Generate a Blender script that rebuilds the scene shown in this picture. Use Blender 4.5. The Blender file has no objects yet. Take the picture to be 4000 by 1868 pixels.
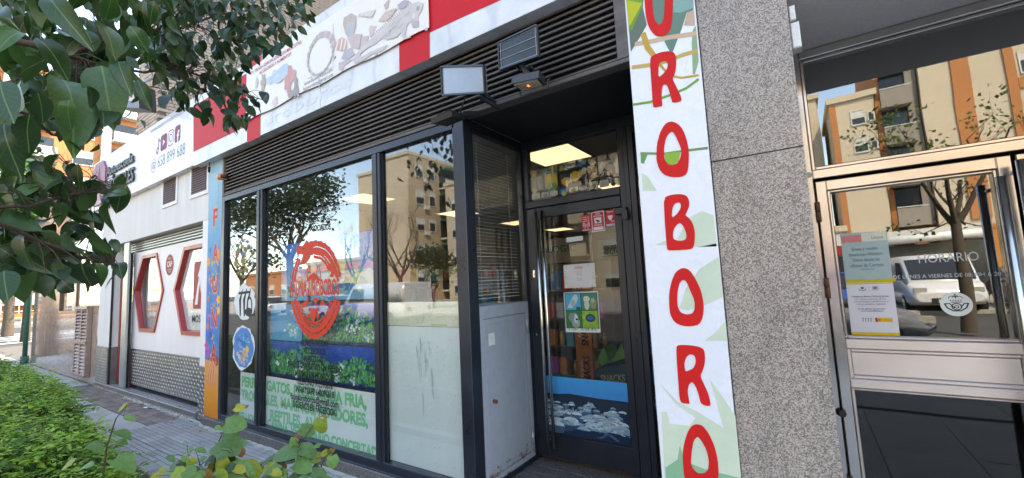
import bpy, bmesh, math, random
from mathutils import Vector, Matrix, geometry, noise
rnd = random.Random(11)
S = bpy.context.scene
COL = S.collection
R = math.radians

# ---------------------------------------------------------------- camera, sky, sun, exposure
CAMZ = 1.6
FPX = 1670.9
def _cam_axes(y, p, r):
    cy, sy, cp, sp, cr, sr = math.cos(y), math.sin(y), math.cos(p), math.sin(p), math.cos(r), math.sin(r)
    fwd = Vector((sy*cp, cy*cp, sp)); right = Vector((cy, -sy, 0)); up = right.cross(fwd)
    return cr*right + sr*up, -sr*right + cr*up, fwd
RT, UP, FW = _cam_axes(R(-33.885), R(5.7065), R(-2.743))
cd = bpy.data.cameras.new('camera'); cam = bpy.data.objects.new('camera', cd); COL.objects.link(cam)
cd.sensor_width = 36; cd.sensor_fit = 'HORIZONTAL'; cd.lens = FPX/4000*36
cd.clip_start = 0.02; cd.clip_end = 2000
cam.matrix_world = Matrix(((RT.x, UP.x, -FW.x, 0), (RT.y, UP.y, -FW.y, 0), (RT.z, UP.z, -FW.z, CAMZ), (0, 0, 0, 1)))
S.camera = cam

SUN_EL, SUN_AZ = R(50), R(36)            # azimuth from +Y towards +X: the sun stands behind the shops
w = bpy.data.worlds.new('World'); S.world = w; w.use_nodes = True
nt = w.node_tree; nt.nodes.clear()
sky = nt.nodes.new('ShaderNodeTexSky'); sky.sky_type = 'NISHITA'; sky.sun_disc = False
sky.sun_elevation = SUN_EL; sky.sun_rotation = SUN_AZ; sky.air_density = 1.0; sky.dust_density = .35; sky.ozone_density = 1.4
bg = nt.nodes.new('ShaderNodeBackground'); bg.inputs['Strength'].default_value = 0.15
out = nt.nodes.new('ShaderNodeOutputWorld')
nt.links.new(sky.outputs[0], bg.inputs[0]); nt.links.new(bg.outputs[0], out.inputs[0])
sd = bpy.data.lights.new('sun', 'SUN'); sun = bpy.data.objects.new('sun', sd); COL.objects.link(sun)
sd.energy = 2.0; sd.angle = R(0.5); sd.color = (1.0, 0.94, 0.84)
sdir = Vector((math.sin(SUN_AZ)*math.cos(SUN_EL), math.cos(SUN_AZ)*math.cos(SUN_EL), math.sin(SUN_EL)))
sun.rotation_euler = sdir.to_track_quat('Z', 'Y').to_euler(); sun.location = sdir*60

S.view_settings.view_transform = 'Standard'; S.view_settings.look = 'None'
S.view_settings.gamma = 1.0; S.view_settings.use_curve_mapping = False
S.view_settings.exposure = 2.75
S.view_settings.use_white_balance = True; S.view_settings.white_balance_temperature = 8250; S.view_settings.white_balance_tint = 10
S.render.engine = 'CYCLES'
S.cycles.max_bounces = 8; S.cycles.transparent_max_bounces = 24; S.cycles.diffuse_bounces = 4
S.cycles.glossy_bounces = 4; S.cycles.use_denoising = True
S.cycles.sample_clamp_indirect = 6; S.cycles.caustics_reflective = False; S.cycles.caustics_refractive = False

# ---------------------------------------------------------------- measuring helpers: a sighting ray to a plane of the place
G = 2.42                                   # facade line, metres in front of the camera
def ray(u, v): return RT*((u-2000)/FPX) - UP*((v-934)/FPX) + FW
C0 = Vector((0, 0, CAMZ))
def PY(u, v, Y): d = ray(u, v); return C0 + d*(Y/d.y)
def PX(u, v, X): d = ray(u, v); return C0 + d*(X/d.x)
def PZ(u, v, Z): d = ray(u, v); return C0 + d*((Z-CAMZ)/d.z)
def PD(u, v, D): return C0 + ray(u, v)*D
def crop(x0, y0, s): return lambda x, y: (x0 + x/s, y0 + y/s)
k0 = crop(0, 0, 1.288); k0l = crop(0, 934, 1.288); k8 = crop(800, 0, 1.288); k8l = crop(800, 934, 1.288)
k17 = crop(1700, 0, 1.288); k17l = crop(1700, 934, 1.288); k25 = crop(2500, 0, 1.2886); k25l = crop(2500, 934, 1.2886)
k30 = crop(3000, 0, 1.288); k30l = crop(3000, 934, 1.288)

# ---------------------------------------------------------------- materials
def _nodes(name):
    m = bpy.data.materials.new(name); m.use_nodes = True
    n = m.node_tree.nodes; b = n['Principled BSDF']
    return m, n, m.node_tree.links, b
def _noise(n, l, scale, detail=4, rough=.6, coord='Object', vec=None, stretch=None):
    tc = n.new('ShaderNodeTexCoord'); t = n.new('ShaderNodeTexNoise')
    t.inputs['Scale'].default_value = scale; t.inputs['Detail'].default_value = detail; t.inputs['Roughness'].default_value = rough
    src = tc.outputs[coord]
    if stretch:
        mp = n.new('ShaderNodeMapping'); mp.inputs['Scale'].default_value = stretch; l.new(src, mp.inputs[0]); src = mp.outputs[0]
    l.new(src, t.inputs['Vector']); return t
def _ramp(n, l, src, stops):
    r = n.new('ShaderNodeValToRGB'); e = r.color_ramp.elements
    while len(e) < len(stops): e.new(.5)
    for q, (p, c) in zip(e, stops): q.position = p; q.color = (*c, 1) if len(c) == 3 else c
    l.new(src, r.inputs[0]); return r
def _mul(n, l, a, b, fac=1.0, mode='MULTIPLY'):
    m = n.new('ShaderNodeMix'); m.data_type = 'RGBA'; m.blend_type = mode
    m.inputs[0].default_value = fac; l.new(a, m.inputs[6]); l.new(b, m.inputs[7]); return m.outputs[2]
def MT(name, col, rough=.5, metal=0.0, var=.15, vs=3.0, bump=0.0, bs=80.0, spec=.5, rvar=.15, objvar=0.0, stretch=None, fine=.08):
    """painted / plain surface: base colour with broad weathering, fine grain, uneven gloss, optional relief"""
    m, n, l, b = _nodes(name)
    rgb = n.new('ShaderNodeRGB'); rgb.outputs[0].default_value = (*col, 1)
    t = _noise(n, l, vs, 6, .65, stretch=stretch)
    r1 = _ramp(n, l, t.outputs[0], [(.25, (1-var,)*3), (.75, (1+var*.5,)*3)])
    c = _mul(n, l, rgb.outputs[0], r1.outputs[0])
    t2 = _noise(n, l, bs, 2, .5)
    r2 = _ramp(n, l, t2.outputs[0], [(.3, (1-fine,)*3), (.7, (1+fine,)*3)])
    c = _mul(n, l, c, r2.outputs[0])
    if objvar:
        oi = n.new('ShaderNodeObjectInfo')
        r3 = _ramp(n, l, oi.outputs['Random'], [(0, (1-objvar, 1-objvar*1.1, 1-objvar*1.2)), (1, (1+objvar,)*3)])
        c = _mul(n, l, c, r3.outputs[0])
    l.new(c, b.inputs['Base Color'])
    rr = n.new('ShaderNodeMapRange'); rr.inputs[3].default_value = max(.02, rough-rvar); rr.inputs[4].default_value = min(1, rough+rvar)
    l.new(t.outputs[0], rr.inputs[0]); l.new(rr.outputs[0], b.inputs['Roughness'])
    b.inputs['Metallic'].default_value = metal; b.inputs['Specular IOR Level'].default_value = spec
    if bump:
        bp = n.new('ShaderNodeBump'); bp.inputs['Strength'].default_value = bump; bp.inputs['Distance'].default_value = .01
        l.new(t2.outputs[0], bp.inputs['Height']); l.new(bp.outputs[0], b.inputs['Normal'])
    return m
def granite(name, cols, scale, rough=.3, bump=.05):
    m, n, l, b = _nodes(name)
    tc = n.new('ShaderNodeTexCoord'); vo = n.new('ShaderNodeTexVoronoi'); vo.inputs['Scale'].default_value = scale
    l.new(tc.outputs['Object'], vo.inputs['Vector'])
    sp = n.new('ShaderNodeSeparateColor'); l.new(vo.outputs['Color'], sp.inputs[0])
    r = _ramp(n, l, sp.outputs[0], [(i/(len(cols)), c) for i, c in enumerate(cols)]); r.color_ramp.interpolation = 'CONSTANT'
    t = _noise(n, l, scale*1.7, 3); r2 = _ramp(n, l, t.outputs[0], [(.3, (.72,)*3), (.7, (1.2,)*3)])
    t3 = _noise(n, l, 2.2, 7, .72, stretch=(1.6, 1.6, .45)); r3 = _ramp(n, l, t3.outputs[0], [(.28, (.66, .62, .58)), (.48, (.97, .95, .93)), (.72, (1.16, 1.12, 1.06))])
    c = _mul(n, l, _mul(n, l, r.outputs[0], r2.outputs[0]), r3.outputs[0])
    l.new(c, b.inputs['Base Color']); b.inputs['Roughness'].default_value = rough
    bp = n.new('ShaderNodeBump'); bp.inputs['Strength'].default_value = bump; bp.inputs['Distance'].default_value = .004
    l.new(t.outputs[0], bp.inputs['Height']); l.new(bp.outputs[0], b.inputs['Normal'])
    return m
def glass_mat(name, tint=(.9, .93, .92), f0=.12, f1=.75, p=2.2, wob=.0):
    m, n, l, b = _nodes(name); n.remove(b)
    tr = n.new('ShaderNodeBsdfTransparent'); tr.inputs[0].default_value = (*tint, 1)
    gl = n.new('ShaderNodeBsdfGlossy'); gl.inputs['Roughness'].default_value = 0.0; gl.inputs['Color'].default_value = (.96, .98, 1, 1)
    lw = n.new('ShaderNodeLayerWeight'); lw.inputs['Blend'].default_value = .5
    pw = n.new('ShaderNodeMath'); pw.operation = 'POWER'; pw.inputs[1].default_value = p; l.new(lw.outputs['Facing'], pw.inputs[0])
    mr = n.new('ShaderNodeMapRange'); mr.inputs[3].default_value = f0; mr.inputs[4].default_value = f1; l.new(pw.outputs[0], mr.inputs[0])
    if wob:
        t = _noise(n, l, 1.3, 1); bp = n.new('ShaderNodeBump'); bp.inputs['Strength'].default_value = wob; bp.inputs['Distance'].default_value = .02
        l.new(t.outputs[0], bp.inputs['Height']); l.new(bp.outputs[0], gl.inputs['Normal'])
    mx = n.new('ShaderNodeMixShader'); l.new(mr.outputs[0], mx.inputs[0]); l.new(tr.outputs[0], mx.inputs[1]); l.new(gl.outputs[0], mx.inputs[2])
    l.new(mx.outputs[0], n['Material Output'].inputs[0]); return m
def print_mat(name, rough=.4, vary=.06, spec=.4, trans=0.0):
    """printed ink: the colour of each printed shape is kept with the shape"""
    m, n, l, b = _nodes(name)
    a = n.new('ShaderNodeAttribute'); a.attribute_name = 'ink'
    t = _noise(n, l, 9, 5); r = _ramp(n, l, t.outputs[0], [(.25, (1-vary,)*3), (.75, (1+vary,)*3)])
    l.new(_mul(n, l, a.outputs['Color'], r.outputs[0]), b.inputs['Base Color'])
    b.inputs['Roughness'].default_value = rough; b.inputs['Specular IOR Level'].default_value = spec
    if trans:
        tl = n.new('ShaderNodeBsdfTranslucent'); l.new(_mul(n, l, a.outputs['Color'], r.outputs[0]), tl.inputs[0])
        mx = n.new('ShaderNodeMixShader'); mx.inputs[0].default_value = trans
        l.new(b.outputs[0], mx.inputs[1]); l.new(tl.outputs[0], mx.inputs[2]); l.new(mx.outputs[0], n['Material Output'].inputs[0])
    return m
def emis(name, col, k):
    m, n, l, b = _nodes(name); n.remove(b); e = n.new('ShaderNodeEmission')
    e.inputs[0].default_value = (*col, 1); e.inputs[1].default_value = k; l.new(e.outputs[0], n['Material Output'].inputs[0]); return m
def leaf_mat(name, objvar=.3, rough=.35, trans=.25, attr=False, col=(.05, .1, .03), back=None, spec=.5, veins=False):
    m, n, l, b = _nodes(name)
    if attr:
        a = n.new('ShaderNodeAttribute'); a.attribute_name = 'ink'; base = a.outputs['Color']
    else:
        rgb = n.new('ShaderNodeRGB'); rgb.outputs[0].default_value = (*col, 1)
        oi = n.new('ShaderNodeObjectInfo')
        r3 = _ramp(n, l, oi.outputs['Random'], [(0, (1-objvar, 1-objvar*.8, 1-objvar)), (.6, (1, 1, 1)), (1, (1+objvar*1.2, 1+objvar, 1+objvar*.3))])
        base = _mul(n, l, rgb.outputs[0], r3.outputs[0])
    t = _noise(n, l, 60 if attr else 22, 4); r = _ramp(n, l, t.outputs[0], [(.3, (.8,)*3), (.7, (1.2,)*3)])
    base = _mul(n, l, base, r.outputs[0])
    if veins:                                        # pale midrib and side ribs
        tc = n.new('ShaderNodeTexCoord'); sx = n.new('ShaderNodeSeparateXYZ'); l.new(tc.outputs['Generated'], sx.inputs[0])
        def mth(op, a, b_=None):
            q = n.new('ShaderNodeMath'); q.operation = op
            for i, v in enumerate((a, b_)):
                if v is None: continue
                if isinstance(v, (int, float)): q.inputs[i].default_value = v
                else: l.new(v, q.inputs[i])
            return q.outputs[0]
        ay = mth('ABSOLUTE', mth('SUBTRACT', sx.outputs[1], .5)); mid = mth('LESS_THAN', ay, .022)
        rib = mth('GREATER_THAN', mth('SINE', mth('MULTIPLY', mth('SUBTRACT', sx.outputs[0], mth('MULTIPLY', ay, .7)), 46)), .93)
        fac = mth('MAXIMUM', mth('MULTIPLY', mid, .55), mth('MULTIPLY', rib, .10))
        mv = n.new('ShaderNodeMix'); mv.data_type = 'RGBA'; l.new(fac, mv.inputs[0]); l.new(base, mv.inputs[6]); mv.inputs[7].default_value = (.16, .24, .09, 1); base = mv.outputs[2]
    if back:
        ge = n.new('ShaderNodeNewGeometry'); bk = n.new('ShaderNodeRGB'); bk.outputs[0].default_value = (*back, 1)
        mm = n.new('ShaderNodeMix'); mm.data_type = 'RGBA'; l.new(ge.outputs['Backfacing'], mm.inputs[0]); l.new(base, mm.inputs[6]); l.new(bk.outputs[0], mm.inputs[7]); base = mm.outputs[2]
    l.new(base, b.inputs['Base Color']); b.inputs['Roughness'].default_value = rough; b.inputs['Specular IOR Level'].default_value = spec
    tl = n.new('ShaderNodeBsdfTranslucent'); l.new(_mul(n, l, base, _const(n, (1.3, 1.5, .7))), tl.inputs[0])
    mx = n.new('ShaderNodeMixShader'); mx.inputs[0].default_value = trans
    l.new(b.outputs[0], mx.inputs[1]); l.new(tl.outputs[0], mx.inputs[2]); l.new(mx.outputs[0], n['Material Output'].inputs[0])
    return m
def _const(n, c):
    q = n.new('ShaderNodeRGB'); q.outputs[0].default_value = (*c, 1); return q.outputs[0]

M = {}
M['frame'] = MT('dark_aluminium', (.025, .031, .044), .32, .35, .25, 4, .02, 120, fine=.05)
M['louvre'] = MT('louvre_paint', (.115, .10, .095), .6, .1, .55, 2.5, .05, 70, stretch=(.6, 4, 4))
M['black'] = MT('black_paint', (.012, .012, .014), .6, 0, .2)
M['rubber'] = MT('black_rubber', (.01, .01, .011), .7)
M['white_sign'] = MT('white_sign_panel', (.74, .75, .80), .28, 0, .05, 1.2, .02, 30, fine=.02)
M['marble'] = None
M['red'] = MT('red_vinyl', (.56, .018, .03), .5, 0, .12, 2, .0, 60, fine=.03)
M['render'] = MT('white_render', (.72, .70, .68), .8, 0, .13, 1.6, .12, 90, fine=.04, stretch=(2.2, 2.2, .35))
M['white_paint'] = MT('white_panel_paint', (.75, .72, .735), .5, 0, .10, 1.8, .03, 60, fine=.02, stretch=(2.5, 2.5, .4))
M['greymetal'] = MT('galvanised_metal', (.36, .38, .39), .4, .5, .15, 6)
M['redpaint'] = MT('red_frame_paint', (.36, .035, .03), .4, 0, .2, 5)
M['tread'] = MT('tread_plate_metal', (.30, .29, .29), .38, .75, .3, 3, .04, 60)
M['bump'] = MT('tread_plate_bumps', (.55, .53, .5), .3, .7, .2, 10)
M['tile'] = MT('pavement_tile_cement', (.36, .345, .335), .85, 0, .22, 1.7, .3, 160, objvar=.13)
M['paver'] = MT('red_paver_clay', (.25, .185, .16), .88, 0, .25, 4, .3, 130, objvar=.2)
M['slab'] = MT('concrete_slab', (.44, .42, .39), .9, 0, .2, 2, .25, 140, objvar=.06)
M['grout'] = MT('joint_mortar', (.13, .12, .11), .95, 0, .3, 5, .3, 90)
M['asphalt'] = MT('asphalt', (.075, .073, .070), .9, 0, .25, .8, .5, 220)
M['soil'] = MT('bed_soil', (.06, .045, .03), .95, 0, .4, 6, .8, 60)
M['kerb'] = MT('kerb_stone', (.3, .29, .28), .85, 0, .2, 3, .3, 110)
M['plinth'] = granite('dark_granite', [(.05, .05, .052), (.1, .1, .1), (.16, .155, .15), (.09, .085, .085), (.2, .19, .185)], 170, .5)
M['granite'] = granite('speckled_granite', [(.145, .124, .112), (.41, .352, .315), (.27, .236, .212), (.47, .405, .365), (.195, .17, .153), (.35, .303, .275)], 200, .33, .12)
M['steel'] = None
M['soffit'] = MT('soffit_plaster', (.84, .79, .77), .8, 0, .08, .8, .1, 120)
M['brick'] = MT('pale_brick', (.50, .40, .315), .85, 0, .18, 6, .25, 150, objvar=.16)
M['brickjoint'] = MT('brick_joint', (.16, .12, .095), .95, 0, .2, 6)
M['cab'] = None
M['glass'] = glass_mat('window_glass', (.97, .985, .98), .05, .30, 1.8, .07)
M['doorglass'] = glass_mat('door_glass', (.97, .98, .975), .03, .45, 2.2, .03)
M['bankglass'] = glass_mat('entrance_glass', (.62, .61, .55), .18, .75, 2.0, .07)
M['dimglass'] = glass_mat('darkened_entrance_glass', (.5, .46, .40), .06, .5, 2.2, .1)  # same entrance glass darkened: dim reflection of shaded ground put into the tint
M['print'] = print_mat('printed_ink', .5, .06, .15)
M['printm'] = print_mat('matt_printed_ink', .7, .1, .3)
M['lamp'] = emis('ceiling_panel_light', (1, .87, .56), .22)
M['ceil'] = MT('ceiling_tile_white', (.5, .49, .46), .9)
M['floor_in'] = MT('shop_floor_tile', (.3, .22, .15), .4, 0, .2, 3)
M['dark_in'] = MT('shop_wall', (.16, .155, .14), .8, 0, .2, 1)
M['shelf'] = MT('shelf_metal', (.16, .15, .13), .5, .2)
M['chrome'] = MT('polished_chrome', (.75, .72, .66), .13, 1, .08, 20, rvar=.05)
M['rust'] = MT('rusty_iron', (.16, .07, .035), .9, 0, .4, 30, .3, 120)
M['blackplastic'] = MT('black_plastic', (.02, .021, .024), .4, 0, .15, 9)
M['solargrey'] = MT('solar_panel_glass_light', (.30, .34, .42), .22, .1, .06, 8, fine=.03)
M['solardark'] = MT('solar_panel_glass_dark', (.012, .013, .018), .3, .0, .1, 8, spec=.25)
M['white_plastic'] = MT('white_plastic', (.66, .66, .64), .45)
M['orange'] = MT('orange_lens', (.75, .2, .02), .25)
M['bark'] = MT('tree_bark', (.10, .075, .055), .95, 0, .4, 8, .8, 60)
M['twig'] = MT('brown_twig', (.075, .045, .03), .8, 0, .3, 20)
M['leaf'] = leaf_mat('glossy_dark_leaf', .6, .36, .16, col=(.024, .066, .018), back=(.04, .09, .026), spec=.42, veins=True)
M['leaf2'] = leaf_mat('glossy_leaf_mass', .3, .36, .16, attr=True, spec=.42)
M['hedge'] = leaf_mat('hedge_leaf', .3, .55, .36, attr=True, spec=.3)
M['redbud'] = leaf_mat('redbud_leaf', .25, .5, .3, attr=True, spec=.35)
M['crown'] = leaf_mat('tree_crown_leaf', .3, .6, .3, attr=True)
def _special():
    # marble-like fascia panel: white with faint grey veins and old adhesive stains
    m, n, l, b = _nodes('weathered_white_panel')
    t = _noise(n, l, 1.6, 7, .7); r = _ramp(n, l, t.outputs[0], [(.3, (.50, .51, .53)), (.48, (.62, .64, .68)), (.7, (.74, .76, .80))])
    wv = n.new('ShaderNodeTexWave'); wv.inputs['Scale'].default_value = .9; wv.inputs['Distortion'].default_value = 9; wv.inputs['Detail'].default_value = 4
    tc = n.new('ShaderNodeTexCoord'); l.new(tc.outputs['Object'], wv.inputs[0])
    r2 = _ramp(n, l, wv.outputs[0], [(.0, (.86, .86, .87)), (.12, (1, 1, 1)), (1, (1, 1, 1))])
    l.new(_mul(n, l, r.outputs[0], r2.outputs[0]), b.inputs['Base Color']); b.inputs['Roughness'].default_value = .3
    M['marble'] = m
    # brushed stainless steel with smears
    m, n, l, b = _nodes('stainless_steel')
    t = _noise(n, l, 1.2, 5, .6, stretch=(1, 1, 3)); r = _ramp(n, l, t.outputs[0], [(.3, (.52, .49, .47)), (.7, (.68, .65, .62))])
    t2 = _noise(n, l, 60, 3, .5, stretch=(1, 1, .05))
    l.new(r.outputs[0], b.inputs['Base Color']); b.inputs['Metallic'].default_value = 1
    rr = n.new('ShaderNodeMapRange'); rr.inputs[3].default_value = .10; rr.inputs[4].default_value = .30; l.new(t.outputs[0], rr.inputs[0]); l.new(rr.outputs[0], b.inputs['Roughness'])
    bp = n.new('ShaderNodeBump'); bp.inputs['Strength'].default_value = .06; bp.inputs['Distance'].default_value = .01
    t3 = _noise(n, l, 3, 2); l.new(t3.outputs[0], bp.inputs['Height']); l.new(bp.outputs[0], b.inputs['Normal']); M['steel'] = m
    m2 = m.copy(); m2.name = 'brushed_steel'; M['steel_b'] = m2
    for nd in m2.node_tree.nodes:
        if nd.type == 'MAP_RANGE': nd.inputs[3].default_value = .34; nd.inputs[4].default_value = .55
        if nd.type == 'VALTORGB': nd.color_ramp.elements[0].color = (.66, .60, .57, 1); nd.color_ramp.elements[1].color = (.80, .74, .71, 1)
    # grey enamelled cabinet steel with rust bleeding at its edges
    m, n, l, b = _nodes('grey_cabinet_paint')
    tc = n.new('ShaderNodeTexCoord'); sp = n.new('ShaderNodeSeparateXYZ'); l.new(tc.outputs['Generated'], sp.inputs[0])
    t = _noise(n, l, 14, 8, .75); base = _ramp(n, l, t.outputs[0], [(.3, (.30, .325, .37)), (.7, (.36, .385, .43))])
    e1 = n.new('ShaderNodeMapRange'); e1.inputs[1].default_value = .14; e1.inputs[2].default_value = 0; e1.inputs[3].default_value = 0; e1.inputs[4].default_value = .2; l.new(sp.outputs[2], e1.inputs[0])
    ad = n.new('ShaderNodeMath'); l.new(t.outputs[0], ad.inputs[0]); l.new(e1.outputs[0], ad.inputs[1])
    mk = _ramp(n, l, ad.outputs[0], [(.68, (0, 0, 0)), (.76, (1, 1, 1))])
    mm = n.new('ShaderNodeMix'); mm.data_type = 'RGBA'; l.new(mk.outputs[0], mm.inputs[0]); l.new(base.outputs[0], mm.inputs[6]); mm.inputs[7].default_value = (.17, .075, .04, 1)
    l.new(mm.outputs[2], b.inputs['Base Color']); b.inputs['Roughness'].default_value = .42; M['cab'] = m
    # polished brown stone cladding, almost a mirror
    m, n, l, b = _nodes('polished_brown_stone')
    t = _noise(n, l, 5, 9, .75); r = _ramp(n, l, t.outputs[0], [(.3, (.30, .21, .175)), (.7, (.46, .345, .29))])
    l.new(r.outputs[0], b.inputs['Base Color']); b.inputs['Roughness'].default_value = .1; b.inputs['Specular IOR Level'].default_value = .7
    b.inputs['Coat Weight'].default_value = .25; b.inputs['Coat Roughness'].default_value = .03; M['stone'] = m
    # frosted film on the inside of a pane
    m, n, l, b = _nodes('frosted_film')
    t = _noise(n, l, 3, 5, stretch=(3, 1, .5)); r = _ramp(n, l, t.outputs[0], [(.3, (.60, .66, .64)), (.7, (.65, .71, .69))])
    l.new(r.outputs[0], b.inputs['Base Color']); b.inputs['Roughness'].default_value = .5; M['film'] = m
_special()

# ---------------------------------------------------------------- mesh building
WL = {}
def meta(o, label=None, cat=None, group=None, kind=None):
    if label: o['label'] = label
    if cat: o['category'] = cat
    if group: o['group'] = group
    if kind: o['kind'] = kind
    return o
def thing(name, label, cat, loc=(0, 0, 0), group=None, rz=0):
    o = bpy.data.objects.new(name, None); o.empty_display_size = .1; COL.objects.link(o)
    o.location = loc; o.rotation_euler = (0, 0, rz); WL[o.name] = Vector(loc)
    return meta(o, label, cat, group)
def link(name, me, parent=None, loc=(0, 0, 0)):
    o = bpy.data.objects.new(name, me); COL.objects.link(o); o.location = loc
    if parent: o.parent = parent; WL[o.name] = WL[parent.name] + Vector(loc)
    else: WL[o.name] = Vector(loc)
    return o
def copy_tree(o, parent=None):
    c = o.copy(); COL.objects.link(c)
    if parent: c.parent = parent
    WL[c.name] = WL[o.name]
    for ch in list(o.children): copy_tree(ch, c)
    return c
class MB:
    def __init__(s): s.v = []; s.f = []; s.mi = []; s.ink = []; s.sm = []
    def face(s, idx, mi=0, ink=None, sm=False): s.f.append(idx); s.mi.append(mi); s.ink.append(ink); s.sm.append(sm)
    def add(s, vs, fs, mi=0, ink=None, sm=False):
        b = len(s.v); s.v += [Vector(v) for v in vs]
        for f in fs: s.face([b+i for i in f], mi, ink, sm)
        return s
    def box(s, x0, x1, y0, y1, z0, z1, mi=0, ink=None):
        return s.add([(x0, y0, z0), (x1, y0, z0), (x1, y1, z0), (x0, y1, z0), (x0, y0, z1), (x1, y0, z1), (x1, y1, z1), (x0, y1, z1)],
                     [(0, 3, 2, 1), (4, 5, 6, 7), (0, 1, 5, 4), (1, 2, 6, 5), (2, 3, 7, 6), (3, 0, 4, 7)], mi, ink)
    def cbox(s, x0, x1, y0, y1, z0, z1, c=.004, mi=0):
        """box with chamfered front (-Y) edges"""
        a = [(x0, y1, z0), (x1, y1, z0), (x1, y1, z1), (x0, y1, z1)]
        b = [(x0, y0+c, z0), (x1, y0+c, z0), (x1, y0+c, z1), (x0, y0+c, z1)]
        d = [(x0+c, y0, z0+c), (x1-c, y0, z0+c), (x1-c, y0, z1-c), (x0+c, y0, z1-c)]
        f = [(3, 2, 1, 0), (8, 9, 10, 11)]
        for i in range(4):
            j = (i+1) % 4; f += [(i, j, 4+j, 4+i), (4+i, 4+j, 8+j, 8+i)]
        return s.add(a+b+d, f, mi)
    def prism(s, pts, vec, mi=0, ink=None):
        n = len(pts); vec = Vector(vec); a = [Vector(p) for p in pts]
        return s.add(a + [p+vec for p in a], [tuple(range(n)), tuple(range(2*n-1, n-1, -1))] + [(i, (i+1) % n, n+(i+1) % n, n+i) for i in range(n)], mi, ink)
    def bar(s, p, q, w, h, up=(0, 0, 1), mi=0):
        p, q, up = Vector(p), Vector(q), Vector(up); d = (q-p).normalized(); a = d.cross(up).normalized()*w/2; b = a.cross(d).normalized()*h/2
        return s.prism([p-a-b, p+a-b, p+a+b, p-a+b], q-p, mi)
    def tube(s, pts, rad, n=8, mi=0, caps=True, sm=True, ink=None):
        pts = [Vector(p) for p in pts]; base = len(s.v); a = None
        for i, p in enumerate(pts):
            d = (pts[min(i+1, len(pts)-1)] - pts[max(i-1, 0)]).normalized()
            if a is None: a = d.cross(Vector((0, 0, 1)) if abs(d.z) < .9 else Vector((1, 0, 0))).normalized()
            else: a = (a - d*a.dot(d)).normalized()
            b = d.cross(a); r = rad[i] if isinstance(rad, (list, tuple)) else rad
            for k in range(n):
                t = 2*math.pi*k/n; s.v.append(p + a*r*math.cos(t) + b*r*math.sin(t))
        for i in range(len(pts)-1):
            for k in range(n):
                s.face([base+i*n+k, base+i*n+(k+1) % n, base+(i+1)*n+(k+1) % n, base+(i+1)*n+k], mi, ink, sm)
        if caps:
            s.face([base+k for k in range(n-1, -1, -1)], mi, ink); s.face([base+(len(pts)-1)*n+k for k in range(n)], mi, ink)
        return s
    def mesh(s, name, mats, base=(0, 0, 0)):
        base = Vector(base); me = bpy.data.meshes.new(name)
        me.from_pydata([tuple(v-base) for v in s.v], [], s.f)
        for m in (mats if isinstance(mats, (list, tuple)) else [mats]): me.materials.append(m)
        me.polygons.foreach_set('material_index', s.mi)
        me.polygons.foreach_set('use_smooth', s.sm)
        if any(i is not None for i in s.ink):
            ca = me.color_attributes.new('ink', 'FLOAT_COLOR', 'CORNER'); d = []
            for p, c in zip(me.polygons, s.ink): d += [*(c or (.5, .5, .5)), 1.0]*p.loop_total
            ca.data.foreach_set('color', d)
        me.update(); return me
    def build(s, name, mats, parent=None, recalc=True):
        if parent: base = WL[parent.name]
        else:
            xs = [v.x for v in s.v]; ys = [v.y for v in s.v]; zs = [v.z for v in s.v]
            base = Vector(((min(xs)+max(xs))/2, (min(ys)+max(ys))/2, min(zs)))
        me = s.mesh(name, mats, base)
        if recalc:
            bm = bmesh.new(); bm.from_mesh(me); bmesh.ops.recalc_face_normals(bm, faces=bm.faces); bm.to_mesh(me); bm.free()
        return link(name, me, parent, (0, 0, 0) if parent else base)

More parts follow.
